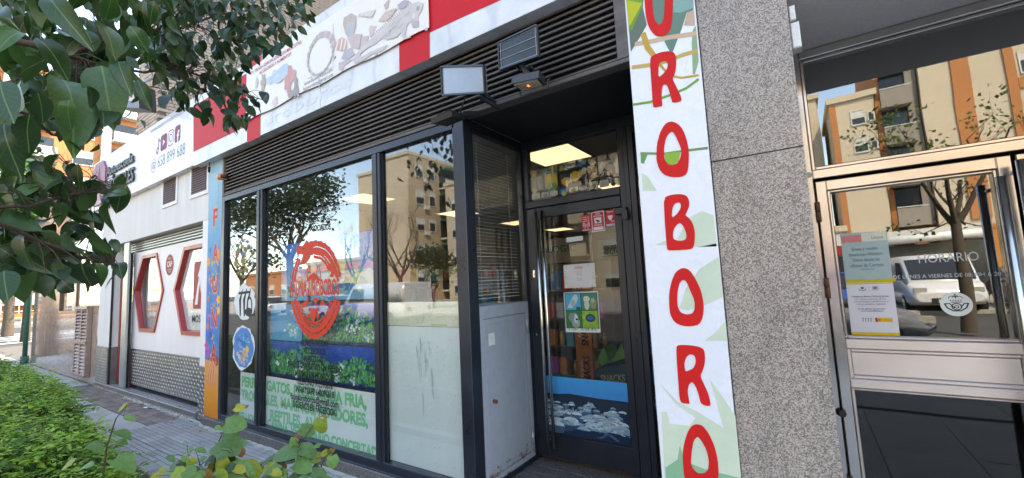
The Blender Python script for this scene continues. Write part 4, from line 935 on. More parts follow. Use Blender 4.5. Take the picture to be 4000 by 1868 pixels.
for z in (1.93, 1.475, .35):
    h = MB(); h.tube([(.110, DY-.075, z-.06), (.110, DY-.075, z-.002)], .014, 10); h.tube([(.110, DY-.075, z+.002), (.110, DY-.075, z+.06)], .014, 10); h.build('hinge', M['rust'], pd)
MB().tube([(.112, DY-.09, .76), (.098, DY-.06, .76)], .02, 10).build('rubber_stop', M['rubber'], pd)
MB().tube([(.085, DY-.054, 2.165), (.085, DY-.051, 2.165)], .018, 14).build('round_plate', M['greymetal'], po)
M['bankdark'] = MT('dark_interior', (.26, .20, .15), .6, 0, .3, 2)
for nm, b_ in (('interior_floor', (-.2, 3, 3.3, 8, 0, .02)), ('interior_wall', (-.2, 3, 7.9, 8, .02, 2.95)), ('interior_wall', (-.25, -.2, 3.3, 7.9, .02, 2.95)), ('interior_wall', (3, 3.05, 3.3, 7.9, .02, 2.95)), ('interior_ceiling', (-.2, 3, 3.3, 7.9, 2.96, 2.98))): MB().box(*b_).build(nm, M['bankdark'], po)
ib = MB(); ib.cbox(.215, .262, DY+.5, DY+.6, .15, .66); ib.cbox(.20, .33, DY+.45, DY+.65, .02, .15); meta(ib.build('door_stop_post', M['blackplastic']), 'dark post with a square foot standing inside behind the lower entrance glass', 'post')
# notices and lettering on the entrance glass
kp = crop(3200, 880, 2.615)
def sheetq(name, label, pts, ink, y, cat='poster'):
    a = [PY(*t, y) for t in pts]; t = thing(name, label, cat, (sum(v.x for v in a)/len(a), y, min(v.z for v in a)))
    mb = MB(); mb.prism([tuple(v) for v in a], (0, .0012, 0), 0, ink); mb.build('sheet', M['print'], t); return t, a
GYP = DY-.0215
t, a = sheetq('notice', 'pale green and pink notice taped inside the steel door above the white one', [kp(212, 85), kp(690, 60), kp(752, 575), kp(272, 588)], (.36, .45, .43), GYP)
q = Print(GYP-.0006, .0004); x0 = a[0].x; zt_ = a[0].z
q.rect(x0+.004, .30, 1.735, 1.775, (.62, .20, .20), 1); q.rect(.30, .41, 1.735, 1.785, (.62, .62, .5), 1); q.text('Union', .345, 1.745, .02, (.15, .12, .12), .05)
for i, s in enumerate(('Envía y recibe', 'dinero con Western', 'Union desde las', 'oficinas de Correos')): q.text(s, .308, 1.685-i*.032, .019, (.10, .16, .22), (.115, .15, .12, .15)[i], 0, 2, 'C')
q.text('Infórmate aquí', .31, 1.572, .009, (.15, .2, .25), .06, 0, 2, 'C'); q.rect(.205, .425, 1.5, 1.517, (.5, .42, .02), 1); q.build('print', t)
t, a = sheetq('notice', 'white notice with yellow edges and small grey text taped low on the steel door glass', [kp(273, 590), kp(752, 577), kp(825, 1118), kp(330, 1105)], (.66, .62, .64), GYP)
q = Print(GYP-.0006, .0004); TX = (.16, .14, .16)
q.rect(a[0].x+.001, a[1].x-.001, 1.489, 1.497, (.70, .50, .03), 1); q.rect(a[3].x+.001, a[2].x-.001, 1.2, 1.215, (.70, .46, .02), 1)
cx = .305
q.ring(cx-.03, 1.462, .014, .010, .004, TX, 1, 14, 3.1, 6.4); q.ell(cx-.03, 1.468, .008, .007, TX, 1); q.line([(cx, 1.452), (cx, 1.475)], .001, TX, 1); rrect(q, cx+.028, 1.465, .024, .02, .004, TX, 1, .002); q.rect(cx+.02, cx+.035, 1.46, 1.472, TX, 1)
for i, (s, w_) in enumerate((('Canjea tu Bono Cultural Joven', .165), ('por tarjetas gaming, libros,', .14), ('suscripciones a plataformas y', .155), ('más productos digitales', .13))): q.text(s, cx, 1.415-i*.0145, .009, TX, w_, .02 if i == 0 else 0, 2, 'C')
q.text('En las oficinas de Correos', cx, 1.345, .008, TX, .12, .02, 2, 'C'); q.text('y en CorreosMarket.es', cx, 1.333, .008, TX, .10, .02, 2, 'C')
for i in range(4): q.line([(cx-.045+i*.012, 1.275), (cx-.045+i*.012, 1.295)], .003, TX, 1); q.ell(cx-.043+i*.012, 1.294, .003, .003, TX, 1, 8)
q.rect(cx+.01, cx+.085, 1.274, 1.298, (.72, .42, .03), 1); q.rect(cx+.01, cx+.02, 1.274, 1.298, (.35, .05, .06), 2); q.ell(cx+.028, 1.286, .007, .008, (.5, .2, .03), 2, 10); q.text('GOBIERNO', cx+.04, 1.283, .006, (.3, .16, .02), .04); q.build('print', t)
q = Print(DY-.0205, .0005); LT = (.48, .49, .47)
a, b = q.px(kp(1020, 395), kp(1640, 380)); q.text('HORARIO', a[0], a[1]+.004, .047, LT, b[0]-a[0], 0, 1)
a, b = q.px(kp(760, 545), kp(2005, 515)); q.text('DE LUNES A VIERNES DE 08:30H A 20:30H', a[0], (a[1]+b[1])/2, .02, LT, b[0]-a[0], 0, 1)
q.build('lettering', pd)
q = Print(DY-.0205, .0005); cx, cz = .653, 1.37; LC = (.66, .68, .62); BK = (.03, .035, .03)
q.ell(cx, cz, .062, .062, LC, 1, 36)
q.line([(cx-.045, cz+.004), (cx-.036, cz-.018), (cx-.014, cz-.034), (cx+.014, cz-.034), (cx+.036, cz-.018), (cx+.046, cz+.006)], .006, BK, 2)
q.line([(cx-.045, cz+.004), (cx-.024, cz+.004), (cx-.016, cz-.01), (cx-.006, cz-.02)], .005, BK, 2); q.line([(cx+.046, cz+.006), (cx+.03, cz+.004), (cx+.018, cz-.012)], .005, BK, 2)
q.ring(cx, cz-.012, .018, .017, .005, BK, 2); q.ring(cx, cz-.013, .008, .007, .004, BK, 2, 14)
q.line([(cx-.02, cz+.012), (cx+.02, cz+.012)], .004, BK, 2)
for i in range(5): q.ell(cx-.02+i*.01, cz+.021, .003, .0028, BK, 2, 8)
for s in (-1, 1): q.ring(cx+s*.013, cz+.034, .013, .009, .003, BK, 2, 12, -.3, 3.5); q.ring(cx+s*.005, cz+.036, .006, .009, .003, BK, 2, 12, 0, 3.2)
q.line([(cx, cz+.045), (cx, cz+.056)], .003, BK, 2); q.line([(cx-.004, cz+.051), (cx+.004, cz+.051)], .003, BK, 2)
q.build('round_emblem', pd)

# ================================================================ ON AND BEHIND THE PET SHOP GLASS
GRN = (.17, .58, .26)
pw = thing('window_poster', 'white poster with green lettering along the foot of the two left panes', 'poster', (-4.3, 2.46, .19))
M['poster'] = MT('poster_paper', (.74, .81, .78), .35, 0, .05, 2, fine=.02)
for x0, x1 in ((-5.59, -5.128), (-4.998, -3.075)): MB().box(x0, x1, 2.458, 2.46, .19, .70).build('paper', M['poster'], pw)
q = Print(2.4575, .0004)
q.textpx('PERROS, GATOS, PECES AGUA FRIA,', k8l(187, 737), k8l(815, 853), .105, GRN, .05)
q.textpx('TROPICALES, MARINOS, ROEDORES,', k8l(183, 803), k8l(822, 945), .105, GRN, .05)
q.textpx('REPTILES, AVES.', k8l(328, 908), k8l(612, 972), .105, GRN, .05)
q.textpx('PELUQUERIA CANINA, VETERINARIO CONCERTADO', k8l(172, 905), k8l(905, 1112), .085, GRN, .05)
q.build('print', pw)
# black and red lettering stuck on the middle pane
q = Print(2.4312, .0003); BKT = (.012, .012, .014)
for s, (xa, ya), (xb, yb), h in (('ALIMENTACIÓN', (482, 535), (617, 541), .058), ('ACCESORIOS', (497, 575), (605, 583), .058), ('MASCOTAS', (500, 615), (596, 625), .058), ('ENVÍOS GRATUITOS SIN PEDIDO', (418, 640), (692, 675), .058), ('MÍNIMO EN MÓSTOLES', (455, 688), (652, 715), .058), ('TELÉFONO 912390878', (460, 728), (643, 757), .058), ('WHATSAPP 640096618', (457, 770), (650, 802), .06), ('faunauroboros@gmail.com', (433, 803), (673, 850), .06), ('SÍGUENOS EN FACEBOOK', (443, 843), (660, 893), .062)):
    q.textpx(s, k8l(xa, ya), k8l(xb, yb), h, BKT, .02)
q.textpx('TU MASCOTA', k8(545, 1075), k8(678, 1058), .06, (.16, .17, .19), .0)
q.textpx('TODO PARA', k8(520, 1120), k8(640, 1112), .05, BKT, .0); q.textpx('ASOCIADOS', k8(530, 1165), k8(632, 1155), .06, BKT, .02)
q.build('lettering', shop)
kr = crop(1000, 900, 2.616); q = Print(2.4312, .0003); DR = (.60, .045, .02)
def scaly(pts, w, n, gap=.14, jag=.0):
    P_ = q.px(*[kr(*t) for t in pts]); L = [0]
    for a, b in zip(P_[:-1], P_[1:]): L.append(L[-1]+math.dist(a, b))
    def at(s):
        s = min(max(s, 0), L[-1])
        for i in range(len(L)-1):
            if s <= L[i+1]: f = (s-L[i])/(L[i+1]-L[i]); return (P_[i][0]+(P_[i+1][0]-P_[i][0])*f, P_[i][1]+(P_[i+1][1]-P_[i][1])*f)
        return P_[-1]
    for i in range(n):
        s0, s1 = L[-1]*i/n, L[-1]*(i+1-gap)/n; a, b = at(s0), at(s1); d = Vector((b[0]-a[0], b[1]-a[1])); ln = d.length; d.normalize(); nn = Vector((-d.y, d.x)); W = w[0]+(w[1]-w[0])*i/n
        for sgn, o in ((1, 0.012), (-1, .012)):
            q.poly([(a[0]+nn.x*sgn*o*.3, a[1]+nn.y*sgn*o*.3), (b[0]+nn.x*sgn*o*.3, b[1]+nn.y*sgn*o*.3), (b[0]+d.x*ln*.25+nn.x*sgn*W*.30, b[1]+d.y*ln*.25+nn.y*sgn*W*.30), (b[0]+nn.x*sgn*W*.52, b[1]+nn.y*sgn*W*.52), (a[0]+nn.x*sgn*W*.48, a[1]+nn.y*sgn*W*.48)], DR, 2)
scaly([(540, 190), (620, 165), (700, 190), (760, 250), (800, 330), (830, 400), (845, 480)], (.14, .07), 9, .06)
scaly([(590, 250), (660, 265), (710, 310), (745, 370)], (.07, .05), 5, .1)
scaly([(440, 290), (410, 380), (390, 450), (385, 520)], (.07, .09), 5, .06)
scaly([(385, 710), (400, 790), (430, 880), (470, 960), (530, 1030), (590, 1060), (650, 1040), (720, 980), (775, 890), (810, 800), (832, 710)], (.11, .11), 17, .10)
scaly([(430, 720), (450, 800), (490, 880), (540, 940), (600, 960), (660, 940), (710, 890), (745, 820), (770, 720)], (.045, .045), 15, .22)
P2 = lambda *t: q.px(*[kr(*a) for a in t])
q.poly(P2((412, 180), (430, 150), (470, 165), (520, 100), (535, 130), (560, 105), (555, 140), (600, 150), (560, 215), (545, 290), (500, 345), (440, 355), (470, 300), (480, 250), (440, 240), (430, 280), (418, 230)), DR, 3)
q.ell(*P2((485, 185))[0], .014, .008, (.05, .01, .01), 4, 8)
q.poly(P2((720, 380), (740, 350), (800, 330), (850, 480), (815, 485), (800, 440), (785, 480), (750, 475), (770, 430), (730, 400)), DR, 3)
q.textpx('FAUNA UROBOROS', kr(350, 672), kr(852, 655), .15, DR, .03, 3)
for x in (540, 640): q.line(P2((x-15, 520), (x-20, 440), (x-10, 370), (x+5, 365), (x+20, 440), (x+15, 520)), .012, DR, 3)
q.poly(P2((525, 520), (540, 470), (590, 430), (640, 470), (660, 520), (620, 500), (590, 520), (560, 500)), DR, 3)
q.ell(*P2((587, 855))[0], .057, .058, DR, 3, 12); [q.ell(*P2((587+a, 855+b))[0], .022, .022, DR, 3, 8) for a, b in ((-38, -45), (38, -45), (48, 18), (-48, 18), (0, 58))]
q.poly(P2((440, 790), (470, 750), (510, 720), (540, 680), (530, 750), (500, 790)), DR, 3); q.poly(P2((580, 700), (610, 690), (650, 695), (620, 740), (630, 790), (600, 745)), DR, 3); q.poly(P2((655, 760), (680, 700), (700, 740), (720, 755), (690, 765)), DR, 3)
q.build('dragon_emblem', shop)
# stickers in the narrow pane
def blob(q, c, rx, rz, ink, k, seed, jag=.1, n=26): r = random.Random(seed); q.poly([(c[0]+rx*(1+r.uniform(-jag, jag))*math.cos(t), c[1]+rz*(1+r.uniform(-jag, jag))*math.sin(t)) for t in [2*math.pi*i/n for i in range(n)]], ink, k)
def arty(q, c, rx, rz, n, cols, k, seed, smin=.03, smax=.1, shape=None):
    r = random.Random(seed)
    for i in range(n):
        a, d = r.uniform(0, 6.28), math.sqrt(r.random())*.82; x, z = c[0]+rx*d*math.cos(a), c[1]+rz*d*math.sin(a); s = r.uniform(smin, smax); col = r.choice(cols); m = r.randint(4, 7); a0 = r.uniform(0, 6)
        col = tuple(min(1, v*r.uniform(.75, 1.25)) for v in col); es = r.uniform(.3, 1)
        q.poly([(x+s*r.uniform(.5, 1)*math.cos(a0+6.283*j/m), z+es*s*r.uniform(.5, 1)*math.sin(a0+6.283*j/m)) for j in range(m)], col, k+r.random()*.9)
q = Print(2.4312, .0003)
c = q.px(k8l(200, 315))[0]; blob(q, c, .26, .2, (.62, .66, .68), 1, 2)
for s in (-.10, .0, .1): q.line([(c[0]+s, c[1]-.17), (c[0]+s-.01, c[1]+.02), (c[0]+s+.05, c[1]+.15)], [.03, .055, .012], (.02, .02, .025), 2)
q.ell(c[0]+.12, c[1]-.06, .07, .12, (.02, .02, .025), 2); q.ell(c[0]+.125, c[1]-.05, .04, .08, (.62, .66, .68), 3); q.line([(c[0]-.15, c[1]+.1), (c[0]+.12, c[1]+.11)], .03, (.02, .02, .025), 2); q.ell(c[0]+.1, c[1]-.12, .09, .05, (.02, .02, .025), 3)
q.build('sticker', shop, label='white sticker with black cat shapes')
q = Print(2.4312, .0003); c = q.px(k8l(193, 545))[0]; blob(q, c, .27, .255, (.58, .62, .64), 1, 5, .08); blob(q, c, .24, .225, (.06, .20, .48), 2, 6, .08)
arty(q, (c[0], c[1]-.10), .17, .11, 40, [(.45, .40, .32), (.55, .32, .12), (.10, .32, .45), (.5, .5, .5)], 3, 4, .02, .05); arty(q, (c[0], c[1]+.08), .17, .11, 22, [(.08, .30, .55), (.03, .14, .42), (.12, .4, .5)], 3, 5, .02, .07); q.ell(c[0]+.1, c[1]-.02, .04, .04, (.62, .42, .05), 4, 12)
q.build('sticker', shop, label='ragged blue sticker of an aquarium')
q = Print(2.4312, .0003); c = q.px(k8l(195, 120))[0]; arty(q, (c[0], c[1]+.05), .30, .30, 60, [(.18, .12, .05), (.28, .22, .04), (.06, .12, .22), (.22, .10, .05), (.1, .14, .06)], 1, 9, .02, .07); q.build('sticker', shop, label='faint colourful picture of parrots')
# aquarium photographs behind the middle pane
aq = thing('aquarium_poster', 'large dark blue photo panels of a planted aquarium behind the middle pane', 'poster', (-4.1, 2.5, .7))
q = Print(2.497, .0006)
MB().box(-5.0, -3.07, 2.498, 2.502, .702, 1.49).build('panel', M['blackplastic'], aq)
def planted(q, x0, x1, z0, z1, seed, ground=(.03, .05, .03)):
    r = random.Random(seed)
    n = 12
    for i in range(n): f = i/n; q.rect(x0, x1, z0+(z1-z0)*i/n, z0+(z1-z0)*(i+1)/n, (.006+.01*f, .022+.05*f, .13+.32*f), 1)
    for i in range(int((x1-x0)*800)):
        x = r.uniform(x0+.03, x1-.03); dens = .5+.5*math.sin(x*5+seed)*math.cos(x*2.3+seed*2); z = z0+.02+(z1-z0)*r.random()**1.5*(.35+.5*dens); s = r.uniform(.02, .06); a = r.uniform(-1.2, 1.2)+1.57; w_ = s*.3
        col = r.choice([(.05, .26, .08), (.08, .40, .10), (.03, .14, .06), (.16, .50, .12), (.06, .32, .18), (.02, .08, .04)]); ca, sa = math.cos(a), math.sin(a)
        z = min(z, z1-s*1.2)
        q.poly([(x, z), (x+s*.5*ca-w_*sa, z+s*.5*sa+w_*ca), (x+s*ca, z+s*sa), (x+s*.5*ca+w_*sa, z+s*.5*sa-w_*ca)], col, 2+r.random()*2)
    for i in range(int((x1-x0)*4)):
        x, z = r.uniform(x0+.1, x1-.1), z0+r.uniform(.05, .2); arty(q, (x, z), .05, .06, 9, [(.6, .68, .68), (.42, .5, .5), (.75, .8, .8)], 4, i+seed, .012, .03)
q.rect(-4.99, -4.35, 1.09, 1.47, (.05, .32, .55), 4.6); arty(q, (-4.55, 1.2), .18, .10, 40, [(.2, .5, .5), (.4, .6, .62), (.1, .4, .4)], 5, 31, .015, .05); planted(q, -4.34, -3.08, 1.09, 1.47, 7); planted(q, -4.99, -3.08, .71, 1.075, 11)
q.rect(-4.99, -3.08, 1.076, 1.089, (.012, .02, .07), 5)
q.build('print', aq, 'print')
sk = thing('sea_poster', 'pale blue sea and sky poster above the aquarium photos behind the middle pane', 'poster', (-4.2, 2.6, 1.5))
MB().box(-4.96, -3.12, 2.6, 2.604, 1.5, 2.14).build('panel', M['blackplastic'], sk)
q = Print(2.598, .0006)
for i in range(16): f = i/15; q.rect(-4.95, -3.13, 1.505+.04*i, 1.505+.04*(i+1), (.008+.16*(1-f), .19+.36*(1-f), .62+.14*(1-f)), 1)
arty(q, (-4.0, 1.72), .85, .22, 70, [(.4, .62, .7), (.16, .5, .7), (.6, .72, .75), (.05, .35, .62)], 2, 21, .05, .16); arty(q, (-4.65, 1.65), .25, .2, 50, [(.05, .25, .3), (.08, .3, .25), (.3, .5, .55)], 3, 22, .02, .06)
q.rect(-4.42, -4.36, 1.505, 2.135, (.03, .06, .12), 5); q.build('print', sk)
# frosted film and cream band behind the right pane
ff = thing('frosted_panel', 'pale frosted panel with a cream band on top behind the right pane', 'panel', (-2.54, 2.46, .19))
M['cream'] = MT('cream_board', (.66, .63, .46), .5, 0, .05, 2)
MB().box(-2.962, -2.114, 2.455, 2.46, .19, 1.279).build('film', M['film'], ff); MB().box(-2.962, -2.54, 2.452, 2.462, 1.283, 1.475).build('band', M['cream'], ff); MB().box(-2.538, -2.114, 2.452, 2.462, 1.283, 1.473).build('band', M['cream'], ff)
q = Print(2.4515, .0004); r = random.Random(3)
for i in range(14):
    x, z = r.uniform(-2.62, -2.42), r.uniform(.75, 1.2); q.line([(x, z), (x+.004, z-r.uniform(.05, .2))], .004, (.36, .41, .40), 1)
for i in range(30): q.ell(r.uniform(-2.9, -2.15), r.uniform(.22, 1.2), .004, .004, (.30, .34, .33), 1, 6)
q.rect(-2.45, -2.28, 1.293, 1.297, (.2, .18, .12), 1); q.build('scratches', ff, 'printm')

# ---- door: photos over the transom, notices, posters, rocks print
ph = thing('photo_strip', 'strip of animal photographs fixed inside the glass above the door', 'photographs', (-1.53, 3.23, 2.31))
kt = crop(2040, 480, 2.8636)
BG = [(.20, .20, .17), (.14, .15, .13), (.28, .28, .25)]; YL = (.50, .40, .04); CRM = (.5, .44, .33)
PHOTOS = [((90, 535, 188, 610), (.18, .17, .14), [((140, 570), .018, .03, (.62, .20, .04))]), ((192, 518, 290, 590), (.20, .21, .18), [((250, 560), .012, .03, (.1, .3, .3))]), ((294, 490, 400, 575), (.26, .26, .22), [((340, 525), .012, .035, (.5, .48, .05))]),
 ((90, 615, 245, 785), (.15, .15, .13), [((140, 720), .022, .055, (.26, .25, .24)), ((200, 660), .025, .06, (.24, .24, .26)), ((140, 760), .022, .02, (.45, .42, .1))]), ((250, 575, 405, 760), (.30, .29, .22), [((300, 640), .027, .05, YL), ((300, 710), .025, .035, (.10, .22, .04)), ((362, 640), .027, .05, (.5, .44, .05)), ((362, 710), .024, .035, (.14, .25, .05))]),
 ((105, 790, 207, 875), (.42, .43, .38), [((150, 830), .022, .018, (.27, .27, .24))]), ((212, 778, 310, 858), (.40, .40, .36), [((262, 815), .02, .018, (.2, .19, .18))]), ((314, 760, 408, 840), (.38, .38, .34), [((362, 795), .024, .025, (.46, .45, .4))]), ((412, 740, 517, 822), (.03, .18, .42), [((465, 790), .022, .022, (.56, .5, .1))]), ((522, 715, 632, 800), (.5, .51, .46), [((575, 755), .024, .02, (.07, .09, .04))]),
 ((405, 470, 490, 560), (.13, .13, .11), [((440, 510), .02, .02, (.38, .34, .08))]), ((495, 445, 610, 530), (.08, .10, .09), [((555, 485), .026, .008, (.1, .2, .25))]), ((613, 415, 727, 510), (.06, .16, .14), [((660, 460), .025, .025, (.03, .14, .45))]),
 ((410, 565, 740, 765), (.025, .025, .022), [((490, 655), .045, .034, (.60, .36, .03)), ((590, 600), .045, .045, (.62, .38, .03)), ((500, 680), .01, .03, (.6, .6, .58)), ((545, 620), .008, .04, (.6, .6, .58)), ((650, 570), .02, .03, (.6, .36, .03)), ((630, 575), .008, .025, (.6, .6, .58)), ((690, 540), .02, .03, (.5, .52, .55)), ((680, 730), .035, .022, (.30, .38, .42))]),
 ((732, 400, 833, 485), (.25, .24, .2), [((785, 440), .025, .028, (.48, .44, .36))]), ((838, 370, 955, 450), (.28, .26, .22), [((870, 410), .016, .022, (.5, .45, .38)), ((915, 405), .016, .022, (.46, .40, .3))]), ((960, 340, 1075, 425), (.16, .15, .13), [((1020, 375), .036, .026, (.55, .49, .4))]),
 ((735, 490, 850, 665), (.20, .18, .12), [((795, 560), .034, .05, (.48, .34, .16)), ((795, 590), .017, .03, CRM), ((785, 595), .006, .007, (.02, .02, .02)), ((772, 555), .005, .006, (.03, .02, .01)), ((812, 550), .005, .006, (.03, .02, .01))]), ((845, 435, 1098, 650), (.54, .55, .5), [((975, 540), .05, .06, (.12, .09, .06)), ((920, 600), .06, .03, (.06, .05, .05)), ((980, 560), .025, .025, (.36, .26, .14)), ((1050, 580), .03, .012, (.3, .24, .16))]),
 ((750, 660, 858, 765), (.5, .5, .46), [((795, 710), .024, .024, (.2, .15, .1))]), ((862, 645, 980, 745), (.5, .5, .46), [((905, 690), .02, .02, (.42, .4, .36)), ((945, 680), .02, .024, (.45, .42, .36))]), ((985, 625, 1105, 720), (.48, .48, .44), [((1020, 670), .018, .03, (.05, .04, .04)), ((1075, 665), .018, .024, (.5, .44, .2))])]
q = Print(3.2285, .0004)
for (xa, ya, xb, yb), bgc, shp in PHOTOS:
    a, b = q.px(kt(xa, ya), kt(xb, yb)); a2 = q.px(kt(xa, ya))[0]; ztop = a[1]; zbot = q.px(kt(xa, ya + (yb-ya)))[0][1]
    dz = max(.04, a[1]-q.px(kt(xa, yb))[0][1]); rows_ = a[1]
    sl_ = -.0
    zz1, zz0 = a[1]-(0.004), a[1]-dz + .012
    q.rect(a[0], b[0]-.003, zz0, zz1, bgc, 1)
    for (cx_, cy_), rx, rz, col in shp:
        cc = q.px(kt(cx_, cy_))[0]; blob(q, cc, rx, rz, col, 2, int(cx_), .12, 14)
q.build('photographs', ph)
def taped(name, label, x0, x1, z0, z1, ink, y=3.217, cat='poster', tilt=0):
    t = thing(name, label, cat, ((x0+x1)/2, y, z0)); mb = MB()
    mb.prism([(x0, y, z0), (x1, y, z0+tilt), (x1, y, z1+tilt), (x0, y, z1)], (0, .0015, 0), 0, ink); mb.build('sheet', M['print'], t); return t
W2 = (.70, .66, .66); SR = (.50, .03, .045)
kd1 = lambda x, y: kt(x, y)
def zr(tl, br): a, b = PY(*kt(*tl), 3.217), PY(*kt(*br), 3.217); return a.x, b.x, b.z, a.z
t = taped('sticker', 'plain red alarm sticker, leftmost of the three at the top of the door glass', -1.463, -1.383, 1.985, 2.11, SR, cat='sticker', tilt=.003)
q = Print(3.2165, .0004); cx = -1.424
for i, s in enumerate(('Alarma con', 'Detector de', 'Inhibidores')): q.text(s, cx, 2.092-i*.016, .010, W2, .06, .01, 1, 'C')
for rr_ in (.011, .020, .029):
    for a0 in (-.8, 2.34): q.ring(cx, 2.035, rr_, rr_, .004, W2, 1, 10, a0, a0+1.6)
q.line([(cx-.015, 2.0), (cx, 2.035), (cx+.015, 2.0)], .004, W2, 1); q.rect(-1.462, -1.384, 1.986, 1.994, (.5, .5, .5), 1); q.build('print', t)
t = taped('sticker', 'white edged red video surveillance sticker, middle of the three on the door glass', -1.377, -1.265, 1.965, 2.127, W2, cat='sticker', tilt=.004)
q = Print(3.2165, .0004); cx = -1.321
q.rect(-1.370, -1.272, 1.975, 2.122, SR, 1); q.text('ZONA', cx, 2.105, .011, W2, .04, .02, 2, 'C'); q.text('VIDEOVIGILADA', cx, 2.088, .011, W2, .08, .02, 2, 'C'); q.rect(cx-.03, cx+.03, 2.035, 2.08, W2, 2)
q.poly([(cx-.02, 2.066), (cx+.008, 2.058), (cx+.02, 2.048), (cx+.012, 2.043), (cx-.018, 2.054)], (.03, .03, .03), 3); q.poly([(cx-.006, 2.052), (cx+.004, 2.05), (cx, 2.039), (cx-.006, 2.039)], (.03, .03, .03), 3); q.rect(cx-.042, cx+.042, 1.98, 2.006, W2, 2)
for i in range(2): q.line([(cx-.036, 2.024-i*.007), (cx+.036, 2.024-i*.007)], .003, W2, 2)
q.build('print', t)
t = taped('sticker', 'small red 24 hour guard sticker, rightmost of the three on the door glass', -1.255, -1.18, 2.0, 2.127, SR, cat='sticker', tilt=.004)
q = Print(3.2165, .0004); cx = -1.217
q.text('Vigilante', cx, 2.11, .013, W2, .06, .01, 1, 'C'); q.poly([(cx-.018, 2.085), (cx+.018, 2.085), (cx+.022, 2.076), (cx+.01, 2.05), (cx, 2.043), (cx-.01, 2.05), (cx-.022, 2.076)], W2, 1); q.text('24H', cx+.018, 2.03, .014, W2, .028, .02, 1, 'C'); q.rect(-1.253, -1.182, 2.002, 2.018, (.5, .5, .5), 1); q.build('print', t)
t = taped('paper_strip', 'blank white strip of paper stuck on the door glass', -1.612, -1.462, 1.905, 1.945, (.62, .62, .58), tilt=.004, cat='paper')
t = taped('notice', 'white opening hours notice with a coloured leaf border on the door', -1.655, -1.375, 1.525, 1.718, (.62, .59, .58), tilt=.003)
q = Print(3.2165, .0004); cx = -1.515; r = random.Random(8)
q.text('HORARIO', cx, 1.685, .014, (.55, .14, .05), .075, .015, 1, 'C'); q.line([(cx-.037, 1.681), (cx+.037, 1.682)], .002, (.55, .14, .05), 1)
for i, s in enumerate(('De Lunes a Viernes', '10:00 a 14:00', '17:00 a 20:30', '', 'Sábados', '10:30 a 14:00')):
    if s: q.text(s, cx, 1.655-i*.0145, .008, (.35, .2, .12), .05+.02*(i == 0), 0, 1, 'C')
for i in range(70):
    s = r.choice('lrtb'); f = r.random(); x, z = (-1.652+r.random()*.03, 1.53+.18*f) if s == 'l' else (-1.408+r.random()*.03, 1.53+.18*f) if s == 'r' else (-1.65+.27*f, 1.70+r.random()*.012) if s == 't' else (-1.65+.27*f, 1.53+r.random()*.014)
    q.ell(x, z, .006, .004, r.choice([(.62, .52, .15), (.35, .52, .56), (.55, .58, .45)]), 1, 7, r.random()*3)
q.build('print', t)
t = taped('poster', 'four picture pet poster with a white edge and coloured title on the door', -1.668, -1.362, 1.165, 1.49, (.66, .67, .66), tilt=.004)
q = Print(3.2165, .0004); X0, X1, Z0, Z1 = -1.660, -1.370, 1.178, 1.484; xm, zm2 = (X0+X1)/2, 1.343
q.rect(X0, X1, 1.198, Z1, (.03, .06, .03), 1)
q.rect(X0+.006, xm-.003, zm2+.003, Z1-.006, (.06, .36, .56), 2); q.rect(xm+.003, X1-.006, zm2+.003, Z1-.006, (.06, .22, .15), 2); q.rect(X0+.006, xm-.003, 1.204, zm2-.003, (.03, .20, .06), 2); q.rect(xm+.003, X1-.006, 1.204, zm2-.003, (.22, .40, .05), 2)
q.poly([(X0+.02, zm2+.02), (X0+.06, zm2+.09), (X0+.09, zm2+.128), (X0+.11, zm2+.125), (X0+.12, zm2+.10), (X0+.10, zm2+.05), (X0+.06, zm2+.02)], (.5, .6, .52), 3); blob(q, (X0+.075, zm2+.06), .022, .03, (.30, .42, .36), 4, 3); blob(q, (X0+.12, zm2+.015), .02, .015, (.02, .1, .1), 4, 4)
blob(q, (xm+.05, zm2+.09), .028, .024, (.58, .62, .5), 3, 5); blob(q, (xm+.05, zm2+.045), .022, .04, (.5, .56, .44), 3, 6); blob(q, (xm+.105, zm2+.055), .026, .045, (.25, .28, .12), 3, 7); blob(q, (xm+.105, zm2+.078), .018, .018, (.38, .4, .22), 4, 8)
for d in (-.01, .012): q.ell(xm+.05+d, zm2+.094, .004, .004, (.02, .02, .02), 5, 6)
blob(q, (X0+.07, 1.285), .045, .04, (.22, .26, .27), 3, 9); blob(q, (X0+.09, 1.24), .035, .04, (.3, .34, .34), 3, 10); blob(q, (X0+.092, 1.278), .016, .035, (.6, .62, .58), 4, 11); q.ell(X0+.098, 1.27, .01, .009, (.02, .02, .02), 5, 8); q.poly([(X0+.09, 1.255), (X0+.115, 1.225), (X0+.11, 1.25)], (.5, .5, .45), 5)
r = random.Random(2)
for i in range(60): x = r.uniform(xm+.006, X1-.012); z = r.uniform(1.206, 1.315); q.line([(x, z), (x+r.uniform(-.008, .008), z+.022)], .003, r.choice([(.5, .56, .06), (.12, .28, .03), (.42, .5, .1)]), 3)
q.ell(xm+.075, 1.282, .043, .032, (.02, .06, .12), 5, 16); q.ell(xm+.075, 1.282, .03, .018, (.04, .14, .26), 6, 12); q.poly([(xm+.035, 1.285), (xm+.012, 1.30), (xm+.014, 1.27)], (.45, .5, .1), 5)
cols = [(.05, .35, .12), (.55, .5, .05), (.05, .2, .5)]
for i, ch in enumerate('FAUNA UROBOROS'):
    if ch != ' ': q.text(ch, X0+.028+i*.0185, 1.183, .020, cols[i % 3], .014, .05, 3, 'C')
q.build('print', t)
